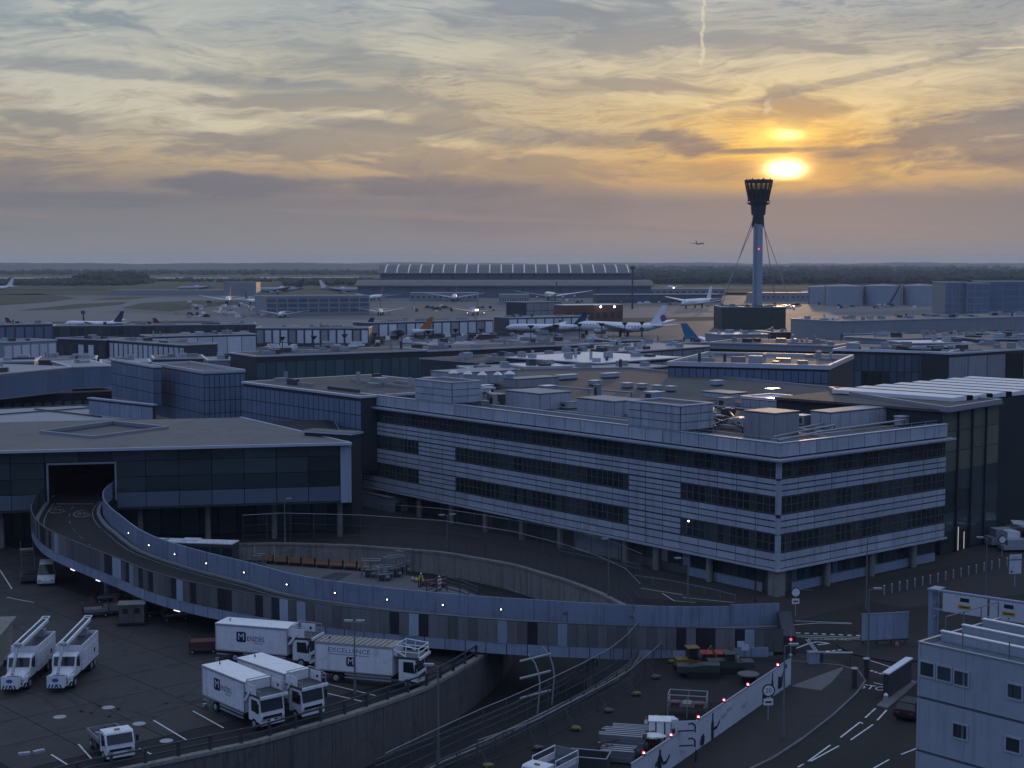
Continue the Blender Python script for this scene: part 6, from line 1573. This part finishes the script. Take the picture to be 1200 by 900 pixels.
# far terminals
def far_hall(D, x0, x1, ytop, yedge, ybase, label, ribs, roof='roof_grey'):
    X0, X1 = (x0 - 600) / FPX * D, (x1 - 600) / FPX * D; zt, ze = WD(600, ytop, D).z, WD(600, yedge, D).z
    r = thing('terminal_hall', label, 'terminal', (X0, D, 0)); L = X1 - X0; dp = 90
    prof = [(-3, ze - 1.2), (-3, ze), (12, ze + (zt - ze) * .55), (28, ze + (zt - ze) * .88), (dp * .5, zt), (dp * .75, ze + (zt - ze) * .8), (dp, ze), (dp, ze - 1.2)]
    MB().prism([(y, z) for y, z in prof], 0, L, axis=0).build('roof', roof, r)
    MB().box(3, 0, 0, L - 3, dp - 4, ze - 1.25).build('wall', 'band_grey', r)
    n = ribs or 8
    for k in range(n):
        MB().box(L * (k + .5) / n - 1.2, -1, ze - 6.5, L * (k + .5) / n + 1.2, -.2, ze - 1.4).build('facade_bay', 'glass_blue', r)
    if ribs:
        for k in range(ribs):
            x = L * (k + .6) / ribs
            for (ya, za), (yb, zb) in zip(prof[1:4], prof[2:5]): MB().obox((x, ya, za + .2), (0, yb - ya, zb - za), (1.7, 0, 0), (0, 0, .5)).build('roof_rib', 'roof_white', r)
    return r
far_hall(1960, 443, 741, 310.5, 320, 343, 'huge far terminal with a curved roof and bright ribs on the horizon', 22)
far_hall(1640, 416, 766, 328.5, 334.5, 345, 'long low satellite terminal with a pale roof before the ribbed hall', 0)
r, L = fbuild('concourse', 'grey many storeyed concourse left of centre on the airfield', 'terminal', (312, 347), (433, 346), 14, 0, 40, 'grey_clad', 'roof_grey', 'window_band', 'glass_blue', 10, 3, 1.2, 1.5, 12.5)
fbuild('pier', 'pale pier with dark slots across the middle left, below the concourse', 'terminal pier', (300, 384), (432, 384), 8.5, 0, 16, 'steel_dark', 'roof_grey', 'wall_panel', 'blue_clad', 14, 1, .9, 1, 7.8, mats=lambda i, j: 'pier_white' if i % 4 else 'grey_clad')
fbuild('pier', 'pale pier with dark slots behind the orange tail fin, centre', 'terminal pier', (433, 378), (578, 374), 8.5, 0, 16, 'steel_dark', 'roof_grey', 'wall_panel', 'blue_clad', 14, 1, .9, 1, 7.8, mats=lambda i, j: 'pier_white' if i % 3 else 'grey_clad')
fbuild('pier', 'pale pier with dark slots left of the white jet with the purple tail', 'terminal pier', (596, 372), (690, 370), 8.5, 0, 16, 'steel_dark', 'roof_grey', 'wall_panel', 'pier_white', 9, 1, .9, 1, 7.8)
fbuild('pier', 'long blue grey pier left of centre under the red tail fin', 'terminal pier', (178, 394), (300, 391), 9, 0, 16, 'steel_dark', 'roof_grey', 'wall_panel', 'pier_white', 7, 1, .3, 1, 8.2)
fbuild('pier', 'slanting glazed pier with many dark struts at the left', 'terminal pier', (122, 397.5), (216, 404), 9, 0, 14, 'steel_dark', 'roof_grey', 'glass_panel', 'pier_white', 16, 1, .9, 1.5, 8.2)
fbuild('pier', 'pale end block with dark slots at the far left', 'terminal pier', (4, 401), (66, 398), 10, 0, 16, 'grey_clad', 'roof_grey', 'wall_panel', 'pier_white', 6, 1, .7, 2, 9)
fbuild('pier', 'low grey pier at the far left under the dark tail fin', 'terminal pier', (-40, 381), (62, 379), 9, 0, 16, 'steel_dark', 'roof_grey', 'wall_panel', 'blue_clad', 9, 1, .9, 1, 8)
fbuild('pier', 'dark narrow pier with pale block in the left middle distance', 'terminal pier', (66, 396), (124, 398), 9, 0, 16, 'joint', 'roof_brown', 'wall_panel', 'screen_pale', 5, 1, 2.5, 1, 8, mats=lambda i, j: 'pier_white' if i in (2, 3) else 'steel_dark')
fbuild('pier', 'dark roofed teal glass pier behind the long blue block', 'terminal pier', (300, 417), (500, 410), 14, 0, 18, 'joint', 'roof_brown', 'glass_panel', 'glass_teal', 18, 1, .35, 5, 12.3)
fbuild('pier', 'dark low pier right of the teal glass pier', 'terminal pier', (500, 411), (690, 403), 13, 0, 18, 'joint', 'roof_brown', 'glass_panel', 'glass_green', 16, 1, .5, 5, 11.5)
fbuild('shed', 'low pale shed with long bright ridge left of the square block', 'shed', (652, 417), (735, 411), 13, 0, 14, 'grey_clad', 'roof_pale', 'wall_panel', 'blue_clad', 8, 1, .3, 6, 12.2, rim=0)
fbuild('shed', 'flat pale shed just behind the square blue block', 'shed', (700, 425), (800, 418), 15, 0, 30, 'grey_clad', 'roof_white', 'wall_panel', 'grey_clad', 8, 1, .3, 8, 14.2, rim=.2)
fbuild('shed', 'small pale shed on the left of the square blue block', 'shed', (718, 434), (783, 428), 14.5, 0, 20, 'roof_brown', 'roof_pale', 'wall_panel', 'grey_clad', 5, 1, .6, 11, 14, rim=.2)
fbuild('shed', 'long dark shed with pale edge in the centre distance', 'shed', (560, 424), (660, 418), 14, 0, 22, 'steel_dark', 'roof_brown', 'wall_panel', 'grey_clad', 9, 1, .4, 9, 13.4, rim=.2)
fbuild('shed', 'grey shed with flat roof below the blue tail fin', 'shed', (736, 412), (836, 405), 12, 0, 30, 'grey_clad', 'roof_pale', 'wall_panel', 'grey_clad', 8, 1, .4, 7, 11.4, rim=.2)
fbuild('hangar_block', 'long grey block with a row of round dark windows right of centre', 'building', (832, 401), (977, 405), 14.5, 0, 24, 'grey_clad', 'roof_brown', 'window', 'pane_dark', 14, 1, 5.6, 9.8, 11.6, rim=.4)
r, L = fbuild('glazed_block', 'dark glazed block with bright roof edge above the striped roof', 'building', (977, 409.5), (1112, 413), 16.5, 0, 22, 'joint', 'roof_grey', 'glass_panel', 'glass_blue', 16, 3, .25, 3, 15.6, rim=.5, edge='roof_white', mats=lambda i, j: 'glass_green' if 3 < i < 8 and j < 2 else 'glass_blue')
fbuild('grey_block', 'plain grey panelled block at the right edge above the striped roof', 'building', (1112, 414), (1260, 405), 16.5, 0, 22, 'grey_clad', 'roof_grey', 'wall_panel', 'grey_clad', 7, 2, .3, 3, 15.6, rim=.4, mats=lambda i, j: 'pane_dark' if i == 3 and j == 1 else 'grey_clad')
fbuild('warehouse', 'long grey warehouse with square dark openings at the right', 'warehouse', (985, 376), (1260, 369), 15, 0, 30, 'grey_clad', 'roof_grey', 'opening', 'steel_dark', 12, 1, 5.5, 6.5, 11, rim=.4)
fbuild('warehouse', 'lower pale warehouse front under the long grey warehouse', 'warehouse', (1040, 397), (1210, 391), 13, 0, 20, 'grey_clad', 'roof_grey', 'wall_panel', 'blue_clad', 8, 1, .4, 4, 12.4, rim=.3)
for a, b, yt, zt, lab in ((1108, 1133, 330.5, 25.5, 'tall grey tower block right of the fuel tanks'), (1134, 1160, 331.5, 25, 'grey slab block second from the fuel tanks'), (1156, 1215, 329.5, 26, 'wide grey block with a dark overhang at the right edge')):
    fbuild('office_tower', lab, 'building', (a, yt), (b, yt), zt, 0, 30, 'grey_clad', 'roof_grey', 'window_band', 'blue_clad', 3, 5, .6, 3, zt - 1)
fbuild('canopy', 'dark overhanging canopy across the grey blocks at the right edge', 'canopy', (1152, 338.5), (1215, 338.5), 20.8, 13, 6, 'joint', 'joint', 'panel', 'steel_dark', 6, 1, .4, 13.3, 20, rim=0)
fbuild('depot', 'dark red brick depot with a bright roof strip and four lamps', 'building', (663, 357.5), (730, 356.5), 11, 0, 16, 'brick_red', 'roof_white', 'bay', 'joint', 8, 1, 2.2, 1, 7, rim=.2)
for k, x in enumerate((671, 688, 704, 720)):
    p = WD(x, 359.5, W(x, 357, 11).y - 1.0); t = tag(MB().ico((0, 0, 0), .7).build('wall_lamp', 'lamp_white'), 'bright lamp on the red depot wall, ' + ['leftmost', 'second from the left', 'third from the left', 'rightmost'][k], 'lamp', 'lamps on the red depot'); t.location = p; MB().box(-.2, .3, .3, .2, 1.2, .6).build('bracket', 'black', t)
fbuild('depot', 'grey stepped plant building left of the red depot', 'building', (617, 354), (658, 353), 12, 0, 20, 'grey_clad', 'roof_grey', 'wall_panel', 'grey_clad', 5, 2, .4)
fbuild('depot', 'low grey building far behind the control tower foot', 'building', (700, 345), (846, 344.5), 8, 0, 20, 'steel_dark', 'roof_pale', 'window_band', 'glass_blue', 14, 1, 1.0, 2, 6.5)
for k, (a, b, y, z) in enumerate(((980 - 850, 300, 340, 6), (262, 300, 330.5, 16), (760, 850, 338, 8), (880, 950, 343, 8), (1095, 1110, 336, 14), (480, 560, 343, 8), (585, 620, 345, 9))):
    fbuild('far_shed', ['low far sheds behind the left taxiways', 'grey far block behind the parked jets at left', 'far pale shed left of the control tower', 'far low shed between control tower and tanks', 'narrow far shed right of the fuel tanks', 'far low block under the satellite terminal, left', 'far low block under the satellite terminal, right'][k], 'shed', (a, y), (b, y), z, 0, 30, 'grey_clad', 'roof_pale', 'opening', 'steel_dark', 12, 1, 3.0, 1, z - 2, rim=0)
fbuild('pier', 'long dark low pier under the two dark red tail fins', 'terminal pier', (62, 381.5), (300, 379.5), 9, 0, 14, 'steel_dark', 'roof_grey', 'glass_panel', 'glass_green', 26, 1, .5, 4, 8.2)
ords = ['leftmost', 'second from the left', 'third from the left', 'fourth from the left', 'fifth from the left', 'sixth from the left', 'seventh from the left', 'eighth from the left', 'rightmost']
rowA = [(505, 556, 404, 11), (560, 618, 402.5, 10), (622, 668, 401, 11), (672, 716, 403, 10), (720, 770, 399, 9), (776, 830, 402, 10)]
for k, (a, b, y, z) in enumerate(rowA): fbuild('low_block', 'low flat roofed block beyond the dark pier right of centre, ' + (ords[k] if k < 5 else 'rightmost'), 'building', (a, y), (b, y - 1.2), z, 0, 16, ('grey_clad', 'steel_dark', 'white_clad')[k % 3], ('roof_pale', 'roof_grey', 'roof_brown')[k % 3], 'opening', 'joint', 7, 1, 2.2, 2, z - 2.5, group='low blocks beyond the dark pier', clutter=1.6)
rowB = [(-30, 40, 424, 11), (44, 112, 421, 10), (118, 176, 425, 11), (180, 240, 420, 11), (244, 298, 422, 12)]
for k, (a, b, y, z) in enumerate(rowB): fbuild('low_block', 'low pale roofed block behind the left sheds, ' + (ords[k] if k < 4 else 'rightmost'), 'building', (a, y), (b, y - 1.0), z, 0, 14, ('grey_clad', 'steel_dark')[k % 2], ('roof_pale', 'roof_grey')[k % 2], 'opening', 'joint', 6, 1, 2.6, 5, z - 2, group='low blocks behind the left sheds', clutter=2.0)
rowC = [(556, 612, 433, 15), (616, 668, 430, 15.5), (670, 716, 436, 15)]
for k, (a, b, y, z) in enumerate(rowC): fbuild('low_block', 'low grey block on the edge of the brown roofs, ' + ('leftmost', 'middle one', 'rightmost')[k], 'building', (a, y), (b, y - 1.4), z, 8, 12, ('white_clad', 'grey_clad')[k % 2], ('roof_pale', 'roof_white')[k % 2], 'opening', 'joint', 7, 1, 1.6, 11, z - 1.5, group='low blocks by the brown roofs', clutter=2.0)
rowD = [(846, 900, 392, 10), (904, 960, 389, 9), (990, 1060, 391, 10), (1066, 1140, 402, 13), (1146, 1230, 397, 13)]
for k, (a, b, y, z) in enumerate(rowD): fbuild('low_block', 'low grey block below the tower and the grey warehouse, ' + (ords[k] if k < 4 else 'rightmost'), 'building', (a, y), (b, y - .8), z, 0, 16, ('grey_clad', 'steel_dark', 'white_clad')[k % 3], ('roof_white', 'roof_grey', 'roof_pale')[k % 3], 'opening', 'joint', 8, 1, 2.6, 2, z - 2.5, group='low blocks at the right middle distance', clutter=1.6)
for k, (x, y, a) in enumerate(((318, 399, 250), (352, 399, 290), (386, 399, 255), (420, 398.5, 285), (452, 394, 250), (486, 393, 285), (520, 391.5, 255), (552, 390.5, 290), (612, 388, 250), (648, 387.5, 280), (200, 409, 255), (236, 408, 285), (268, 407, 250))):
    p = W(x, y, 0); r = thing('jet_bridge', 'pale jet bridge reaching out from the piers, ' + ('at the left pier, ' + ('left one', 'middle one', 'right one')[k - 10] if k > 9 else (ords + ['tenth'])[k] if k < 8 else ('ninth from the left', 'rightmost')[k - 8]), 'jet bridge', p, radians(a), 'jet bridges along the piers')
    MB().box(-14, -1.4, 3.2, 10, 1.4, 6.0).build('tunnel', 'pier_white' if k % 3 else 'grey_clad', r); MB().box(10, -2.2, 3.0, 13.5, 2.2, 6.4).build('head', 'steel_dark', r); MB().box(6, -1.8, 0, 7, 1.8, 3.2).build('leg', 'steel_dark', r); MB().cone((-14, 0, 0), (-14, 0, 6.8), 2.2, 2.2, 10).build('rotunda', 'galv', r)
# slanted panel roof
A, B = W(966, 380, 13), W(984, 380, 13); t = thing('slanted_roof', 'slanted striped roof light left of the grey warehouse', 'roof', A); L = (B - A).length
for k in range(5): MB().obox((L / 5 * k, 0, 0), (L / 5 * .8, 0, 0), (2.6, 14, 2.6), (0, 0, .3)).build('roof_strip', 'plane_grey', t)
MB().prism([(0, 0), (L, 0), (L + 2.6, 14), (2.6, 14)], -13, -.1).build('wall', 'steel_dark', t)
# fuel tanks
for k, (x, rr_, yt) in enumerate(((964, 13, 335), (989, 17, 334), (1034, 17, 333.6), (1077, 14.5, 333.4))):
    p = W(x, 357.5 - (2 if k == 0 else 0), 0); h = WD(x, yt, p.y).z; r = thing('fuel_tank', 'pale grey fuel tank, ' + ['leftmost and half hidden', 'second from the left', 'third from the left with the diagonal stair', 'rightmost'][k], 'fuel tank', p, 0, 'fuel tanks'); R_ = rr_
    m = MB(); n = 32; MB().cone((0, 0, 0), (0, 0, h - 1), R_, R_, 32).build('shell', 'tank', r); MB().cone((0, 0, h - .99), (0, 0, h + .8), R_ + .2, 1.0, 32).build('cone_roof', 'roof_pale', r)
    if k in (2,):
        m = MB(); 
        for q in range(14): a = -pi / 2 + .1 + q * .05; m.box(R_ * 1.02 * cos(a) - .6, R_ * 1.04 * sin(a) - .4, 1 + q * h / 15, R_ * 1.02 * cos(a) + .6, R_ * 1.04 * sin(a) + .4, 2.2 + q * h / 15)
        m.build('stair', 'steel_dark', r)
    MB().box(-R_ - .6, -1, 0, -R_ - .1, 1, h).build('ladder', 'steel', r)
# control tower
D = 870.0; tx = (887 - 600) / FPX * D
def tz(y): return WD(887, y, D).z
ct = thing('control_tower', 'tall airport control tower against the low sun, with a dark flared cab', 'control tower', (tx, D, 0)); k_ = D / FPX
MB().cone((0, 0, 0), (0, 0, tz(262)), 6.0 * k_, 5.4 * k_, 20).build('shaft', 'screen_pale', ct)
MB().box(-2.6, -3.0, 5, -1.5, -2.2, tz(262)).build('lift_strip', 'steel', ct)
MB().prism([(-5.8 * k_, tz(264)), (-7.4 * k_, tz(267)), (-6.2 * k_, tz(254)), (6.2 * k_, tz(254)), (6.8 * k_, tz(266)), (5.6 * k_, tz(263))], -1.2, 1.2, axis=1).build('collar_fin', 'joint', ct)
MB().cone((0, 0, tz(263)), (0, 0, tz(252)), 5.6 * k_, 6.4 * k_, 20).build('collar', 'joint', ct)
MB().cone((0, 0, tz(252)), (0, 0, tz(240)), 8.0 * k_, 9.0 * k_, 20).build('lower_deck', 'joint', ct)
MB().cone((0, 0, tz(240)), (0, 0, tz(237.6)), 11 * k_, 13.6 * k_, 20).build('balcony', 'steel_dark', ct)
m = MB()
for a in range(20):
    u = (cos(a * pi / 10) * 13.4 * k_, sin(a * pi / 10) * 13.4 * k_); v = (cos((a + 1) * pi / 10) * 13.4 * k_, sin((a + 1) * pi / 10) * 13.4 * k_)
    m.cone((*u, tz(238)), (*u, tz(235)), .08, .08, 4); m.cone((*u, tz(235)), (*v, tz(235)), .08, .08, 4)
m.build('balcony_rail', 'steel_dark', ct)
MB().cone((0, 0, tz(237.6)), (0, 0, tz(222)), 9.5 * k_, 11.5 * k_, 20).build('cab_base', 'joint', ct)
n = 16
for a in range(n):
    p0 = [Vector((cos(q) * r_ * k_, sin(q) * r_ * k_, z)) for q, r_, z in ((2 * pi * (a + .06) / n, 12.4, tz(229)), (2 * pi * (a + .94) / n, 12.4, tz(229)), (2 * pi * (a + .94) / n, 15.6, tz(213.6)), (2 * pi * (a + .06) / n, 15.6, tz(213.6)))]
    MB().add(p0 + [p * .985 for p in p0], [(0, 1, 2, 3), (7, 6, 5, 4)]).build('cab_pane', 'cab_glass', ct)
    q = 2 * pi * a / n; MB().cone((cos(q) * 11.2 * k_, sin(q) * 11.2 * k_, tz(236)), (cos(q) * 15.8 * k_, sin(q) * 15.8 * k_, tz(213.4)), .38, .38, 5).build('mullion', 'joint', ct)
MB().cone((0, 0, tz(214)), (0, 0, tz(211)), 16.2 * k_, 16.6 * k_, 24).build('cab_roof', 'joint', ct)
m = MB()
for a in range(14): q = a * .45; rr_ = 14 if a % 2 else 9; m.cone((cos(q) * rr_ * k_, sin(q) * rr_ * k_, tz(211)), (cos(q) * rr_ * k_, sin(q) * rr_ * k_, tz(209.9 - (a % 3) * .5)), .35, .25, 5)
m.build('antenna', 'joint', ct)
for x, y in ((857, 318), (862, 318), (912, 322), (906, 322)):
    s = -1 if x < 887 else 1
    e = Vector(((x - 887) / FPX * D * 1.0, -6 if x in (857, 912) else 8, tz(y))); st = Vector((s * 2.6, 0, tz(263 if x in (857, 912) else 255)))
    e2 = st + (e - st) * ((st.z - 12) / (st.z - e.z)); MB().cone(st, e2, .22, .22, 5).build('stay_cable', 'steel', ct)
MB().ico((0, -3.2, tz(292)), .5).build('obstruction_light', 'lamp_red', ct)
fbuild('tower_base_building', 'dark green square building round the foot of the control tower', 'building', (846, 359.5), (921, 359.5), 13, 0, 34, 'green_dark', 'steel_dark', 'wall_panel', 'green_dark', 9, 2, .35, 1, 12.3, rim=.3)

# aircraft
def airliner(px, py, az, L, label, tail='navy', body='plane_white', z=0.0, light=False, span=None, y=None, group='parked airliners', gear=True, name='airliner', engines=2):
    p = W(px, py, 0) if y is None else Vector(WD(px, py, y)); 
    r = thing(name, label, 'aircraft', (p.x, p.y, p.z if y is not None else 0), radians(az), group); R_ = L * .042; zc = R_ + L * .035; span = span or L * .95
    if not gear: zc = 0
    rings = []
    for t, s, dz in ((0, .05, -.25), (.012, .38, -.18), (.04, .70, -.08), (.09, .93, 0), (.14, 1, 0), (.62, 1, 0), (.75, .86, .12), (.87, .55, .35), (.96, .25, .58), (1, .06, .68)):
        x = L / 2 - t * L; rings.append([(x, cos(a * pi / 6) * R_ * s, zc + dz * R_ + sin(a * pi / 6) * R_ * s) for a in range(12)])
    f = MB().loft(rings).build('fuselage', body, r, smooth=True)
    m = MB()
    for s in (-1, 1):
        for k in range(18): m.box(L * .36 - k * L * .036, s * R_ * 1.0 - .03, zc + R_ * .18, L * .36 - k * L * .036 + L * .012, s * R_ * 1.0 + .03, zc + R_ * .36)
    m.build('cabin_window', 'pane_dark', f); MB().box(L * .452, -R_ * .45, zc + R_ * .28, L * .470, R_ * .45, zc + R_ * .52).build('cockpit_glass', 'pane_dark', f)
    for s in (-1, 1):
        h = span / 2
        a, b = [(L * .10, s * R_ * .7, zc - R_ * .5), (-L * .16, s * R_ * .7, zc - R_ * .5)], [(-L * .17, s * h, zc + span * .055), (-L * .215, s * h, zc + span * .055)]
        t = L * .012
        MB().loft([[a[0], a[1], (a[1][0], a[1][1], a[1][2] + t), (a[0][0], a[0][1], a[0][2] + t)], [b[0], b[1], (b[1][0], b[1][1], b[1][2] + t * .3), (b[0][0], b[0][1], b[0][2] + t * .3)]]).build('wing', body, r)
        for e in range(engines // 2):
            yy = s * h * (.34 + .27 * e); xx = L * (.05 - .10 * e); zz = zc - R_ * (.95 - .35 * e); MB().cone((xx + L * .06, yy, zz), (xx - L * .03, yy, zz), L * .020, L * .014, 10).build('engine', 'plane_grey', r)
        a, b = [(-L * .38, s * R_ * .25, zc + R_ * .45), (-L * .47, s * R_ * .15, zc + R_ * .5)], [(-L * .475, s * span * .17, zc + R_ * .75), (-L * .505, s * span * .17, zc + R_ * .75)]
        MB().loft([[a[0], a[1], (a[1][0], a[1][1], a[1][2] + t * .6), (a[0][0], a[0][1], a[0][2] + t * .6)], [b[0], b[1], (b[1][0], b[1][1], b[1][2] + t * .2), (b[0][0], b[0][1], b[0][2] + t * .2)]]).build('tailplane', body, r)
    MB().prism([(-L * .33, zc + R_ * .8), (-L * .46, zc + R_ * .55), (-L * .515, zc + L * .19), (-L * .465, zc + L * .19)], -.25, .25, axis=1).build('tail_fin', tail, r)
    if gear:
        for x, y_ in ((L * .38, 0), (-L * .05, R_ * 1.1), (-L * .05, -R_ * 1.1)): MB().box(x - .5, y_ - .5, 0, x + .5, y_ + .5, zc - R_ * .6).build('landing_gear', 'black', r)
    if light: MB().ico((L * .49, 0, zc - R_ * .6), 1.1).build('landing_light', 'lamp_white', r)
    return r
airliner(-10, 342, 165, 66, 'white four engined jet at the far left edge with a pale tail', 'plane_white', engines=4)
airliner(231, 341, 215, 56, 'blue grey jet side on beyond the left taxiway', 'plane_grey', 'plane_grey')
airliner(268, 356, -82, 60, 'white jet facing us with a bright nose, above the crowd of carts', 'navy', light=False)
airliner(322, 345, 196, 72, 'long grey jet side on behind the concourse', 'navy', 'plane_grey', engines=4)
airliner(402, 344, -15, 62, 'grey jet with tail to the left above the concourse roof', 'plane_white', 'plane_grey')
airliner(297, 357, -60, 44, 'smaller white jet just right of the bright nosed one', 'navy')
airliner(331, 372, -88, 36, 'short jet facing us in front of the concourse', 'navy')
airliner(441, 352, -100, 50, 'jet facing us at the right end of the concourse', 'purple_tail')
airliner(446, 369, -85, 38, 'short jet facing us right of the concourse corner', 'navy')
airliner(533, 353, -90, 62, 'wide winged jet facing us below the satellite terminal', 'navy')
airliner(557, 369, -95, 38, 'short jet facing us in front of the wide winged one', 'navy')
airliner(646, 352, 97, 72, 'very wide four engined jet seen from behind with a dark tail', 'navy', span=79, engines=4)
airliner(817, 361, -118, 68, 'big white jet turned towards us left of the control tower', 'plane_white', span=68, engines=4)
airliner(726, 394, 134, 62, 'long white jet with a purple marked tail behind the lamp row', 'plane_white', engines=4)
tl = bpy.data.objects['airliner.013'] if 'airliner.013' in bpy.data.objects else None
if tl: MB().cone((-29.5, -.32, 10.2), (-29.5, .32, 10.2), 1.8, 1.8, 12).build('tail_emblem', 'purple_tail', tl)
airliner(867, 416, 12, 50, 'jet hidden behind the grey block, its blue tail fin standing clear', 'teal_tail')
airliner(462, 396, 170, 40, 'jet behind the centre pier with an orange red tail fin', 'orange')
airliner(48, 396, -10, 38, 'jet behind the far left pier with a dark tail fin', 'red_dull')
airliner(222, 396.5, -10, 38, 'jet behind the left pier with a dark red tail fin', 'red_dull')
airliner(756, 338.5, -95, 44, 'far jet facing us with a landing light beside the satellite terminal', 'navy', light=True)
airliner(786, 339, -85, 44, 'far jet with a landing light left of the control tower shaft', 'navy', light=True)
airliner(962, 347, 150, 50, 'far jet with a sunlit wing just left of the fuel tanks', 'plane_white')
airliner(482, 345, -90, 40, 'far jet with a bright light under the satellite terminal', 'navy', light=True)
airliner(110, 386, 160, 40, 'small white jet half hidden at the left piers', 'navy')
airliner(640, 391, 172, 44, 'white jet parked along the pier left of the purple tailed one', 'navy')
airliner(392, 397, 175, 40, 'white jet lying along the lamp row left of centre', 'navy')
airliner(820, 285.5, -75, 40, 'airliner coming in to land in the sky left of the control tower', 'navy', 'plane_grey', y=2950.0, gear=False, group=None, name='flying_airliner')
for o in list(bpy.data.objects):
    if o.name.startswith('flying_airliner'): o.rotation_euler = (0, radians(-3), radians(-75))
# apron lamps
for k, (x, yt) in enumerate(((331, 396), (368, 395), (404, 393), (439, 391.5), (471, 391), (502, 388.5), (534, 386.5), (564, 386.5), (622, 382.5), (651, 381.5), (679, 380.5), (705, 380), (732, 379), (752, 378))):
    p = W(x, 414 - (x - 331) * .03, 0); h = WD(x, yt, p.y).z; r = thing('apron_lamp', 'dark round headed apron lamp, ' + ('leftmost of the row' if k == 0 else 'rightmost of the row, before the purple tail' if k == 13 else ['', 'second', 'third', 'fourth', 'fifth', 'sixth', 'seventh', 'eighth', 'ninth', 'tenth', 'eleventh', 'twelfth', 'thirteenth'][k] + ' from the left in the row'), 'lamp post', p, 0, 'apron lamps in a row')
    MB().cone((0, 0, 0), (0, 0, h), .28, .18, 6).build('pole', 'steel_dark', r); MB().cone((0, 0, h - .9), (0, 0, h + .5), .5, 1.5, 8).build('lamp_ring', 'joint', r)
for x, yb, yt, lab in ((741, 362, 312, 'tall dark lattice mast in front of the satellite terminal'), (98, 376, 364, 'thin apron mast on the left taxiways'), (752, 408, 384, 'dark mast at the right end of the lamp row'), (792, 425, 400, 'slim mast before the blue tail fin')):
    p = W(x, yb, 0); h = WD(x, yt, p.y).z; r = thing('mast', lab, 'mast', p); w = .5 * p.y / 700
    MB().cone((0, 0, 0), (0, 0, h), w, w * .7, 6).build('pole', 'steel_dark', r); MB().box(-w * 2, -w, h - w * 3, w * 2, w, h).build('floodlight_head', 'steel_dark', r)
# vehicles too small to show their parts
vm = {}
def small(mat, L, h):
    if (mat, L) not in vm: vm[(mat, L)] = MB().box(-L / 2, -.95, .3, L / 2, .95, h * .55).box(-L * .36, -.85, h * .55 + .001, L * .30, .85, h).mesh('vehicle', [mat])
    return vm[(mat, L)]
rv = random.Random(5)
ordn = lambda n: {1: 'first', 2: 'second', 3: 'third', 4: 'fourth', 5: 'fifth', 6: 'sixth', 7: 'seventh', 8: 'eighth', 9: 'ninth', 10: 'tenth'}.get(n, str(n) + 'th')
cname = {'white_paint': 'white', 'plane_grey': 'blue grey', 'steel_dark': 'dark grey', 'joint': 'black', 'galv': 'silver', 'red_dull': 'dull red', 'roof_white': 'bright white'}
def field(n, x0, x1, y0, y1, where, mats=('white_paint', 'plane_grey', 'steel_dark', 'white_paint', 'joint', 'galv', 'red_dull'), sk=0.0):
    pts = []
    for k in range(n):
        u, v = rv.random(), rv.random(); x, y = x0 + (x1 - x0) * u, y0 + (y1 - y0) * v + sk * u
        pts.append((x, y, rv.choice((4.2, 5.0, 7.5)), rv.choice(mats), rv.choice((0, .2, 1.57, 1.4)) + rv.uniform(-.1, .1)))
    seen = {}
    for x, y, L, m, a in sorted(pts):
        o = link('apron_vehicle', small(m, L, 1.6 if L < 5 else 2.4), None, W(x, y, .03), a); kind = 'car' if L < 5 else 'van' if L < 6 else 'lorry'
        seen[(m, kind)] = q = seen.get((m, kind), 0) + 1
        tag(o, cname[m] + ' ' + kind + ' ' + where + ', ' + ordn(q) + ' ' + cname[m] + ' ' + kind + ' there from the left', 'vehicle', 'vehicles ' + where)
field(55, 205, 312, 354, 373, 'crowded on the left stand', ('plane_grey', 'white_paint', 'joint', 'galv', 'white_paint'))
field(55, 285, 620, 397, 409, 'along the apron lamp row', sk=-6)
field(40, 70, 190, 412, 424, 'behind the left sheds')
field(18, 270, 420, 405, 410, 'before the teal glass pier')
field(24, 610, 790, 352, 360, 'round the red depot')
field(24, 900, 1100, 357.5, 362, 'under the fuel tanks')
field(20, 480, 640, 358, 366, 'between the jets')
field(18, 840, 980, 388, 396, 'below the control tower', ('white_paint', 'galv', 'roof_white', 'joint'))
field(12, 1172, 1230, 630, 648, 'on the right forecourt', ('white_paint', 'galv', 'steel_dark'))
field(12, 690, 830, 430, 440, 'by the brown roofs')
field(14, 540, 700, 392, 399, 'beside the white jets')

# ------------------------------------------------------------------ air
hz = MB().box(-15000, -400, -9, 15000, 15000, 97).build('haze', 'ground')
hz.data.materials.clear(); hm = bpy.data.materials.new('haze_air'); hm.use_nodes = True; t = hm.node_tree; t.nodes.clear()
vo = t.nodes.new('ShaderNodeVolumePrincipled'); vo.inputs['Color'].default_value = (.92, .96, 1.0, 1); vo.inputs['Density'].default_value = HAZE; vo.inputs['Anisotropy'].default_value = 0.0
ou = t.nodes.new('ShaderNodeOutputMaterial'); t.links.new(vo.outputs[0], ou.inputs['Volume']); hz.data.materials.append(hm); tag(hz, kind='stuff')
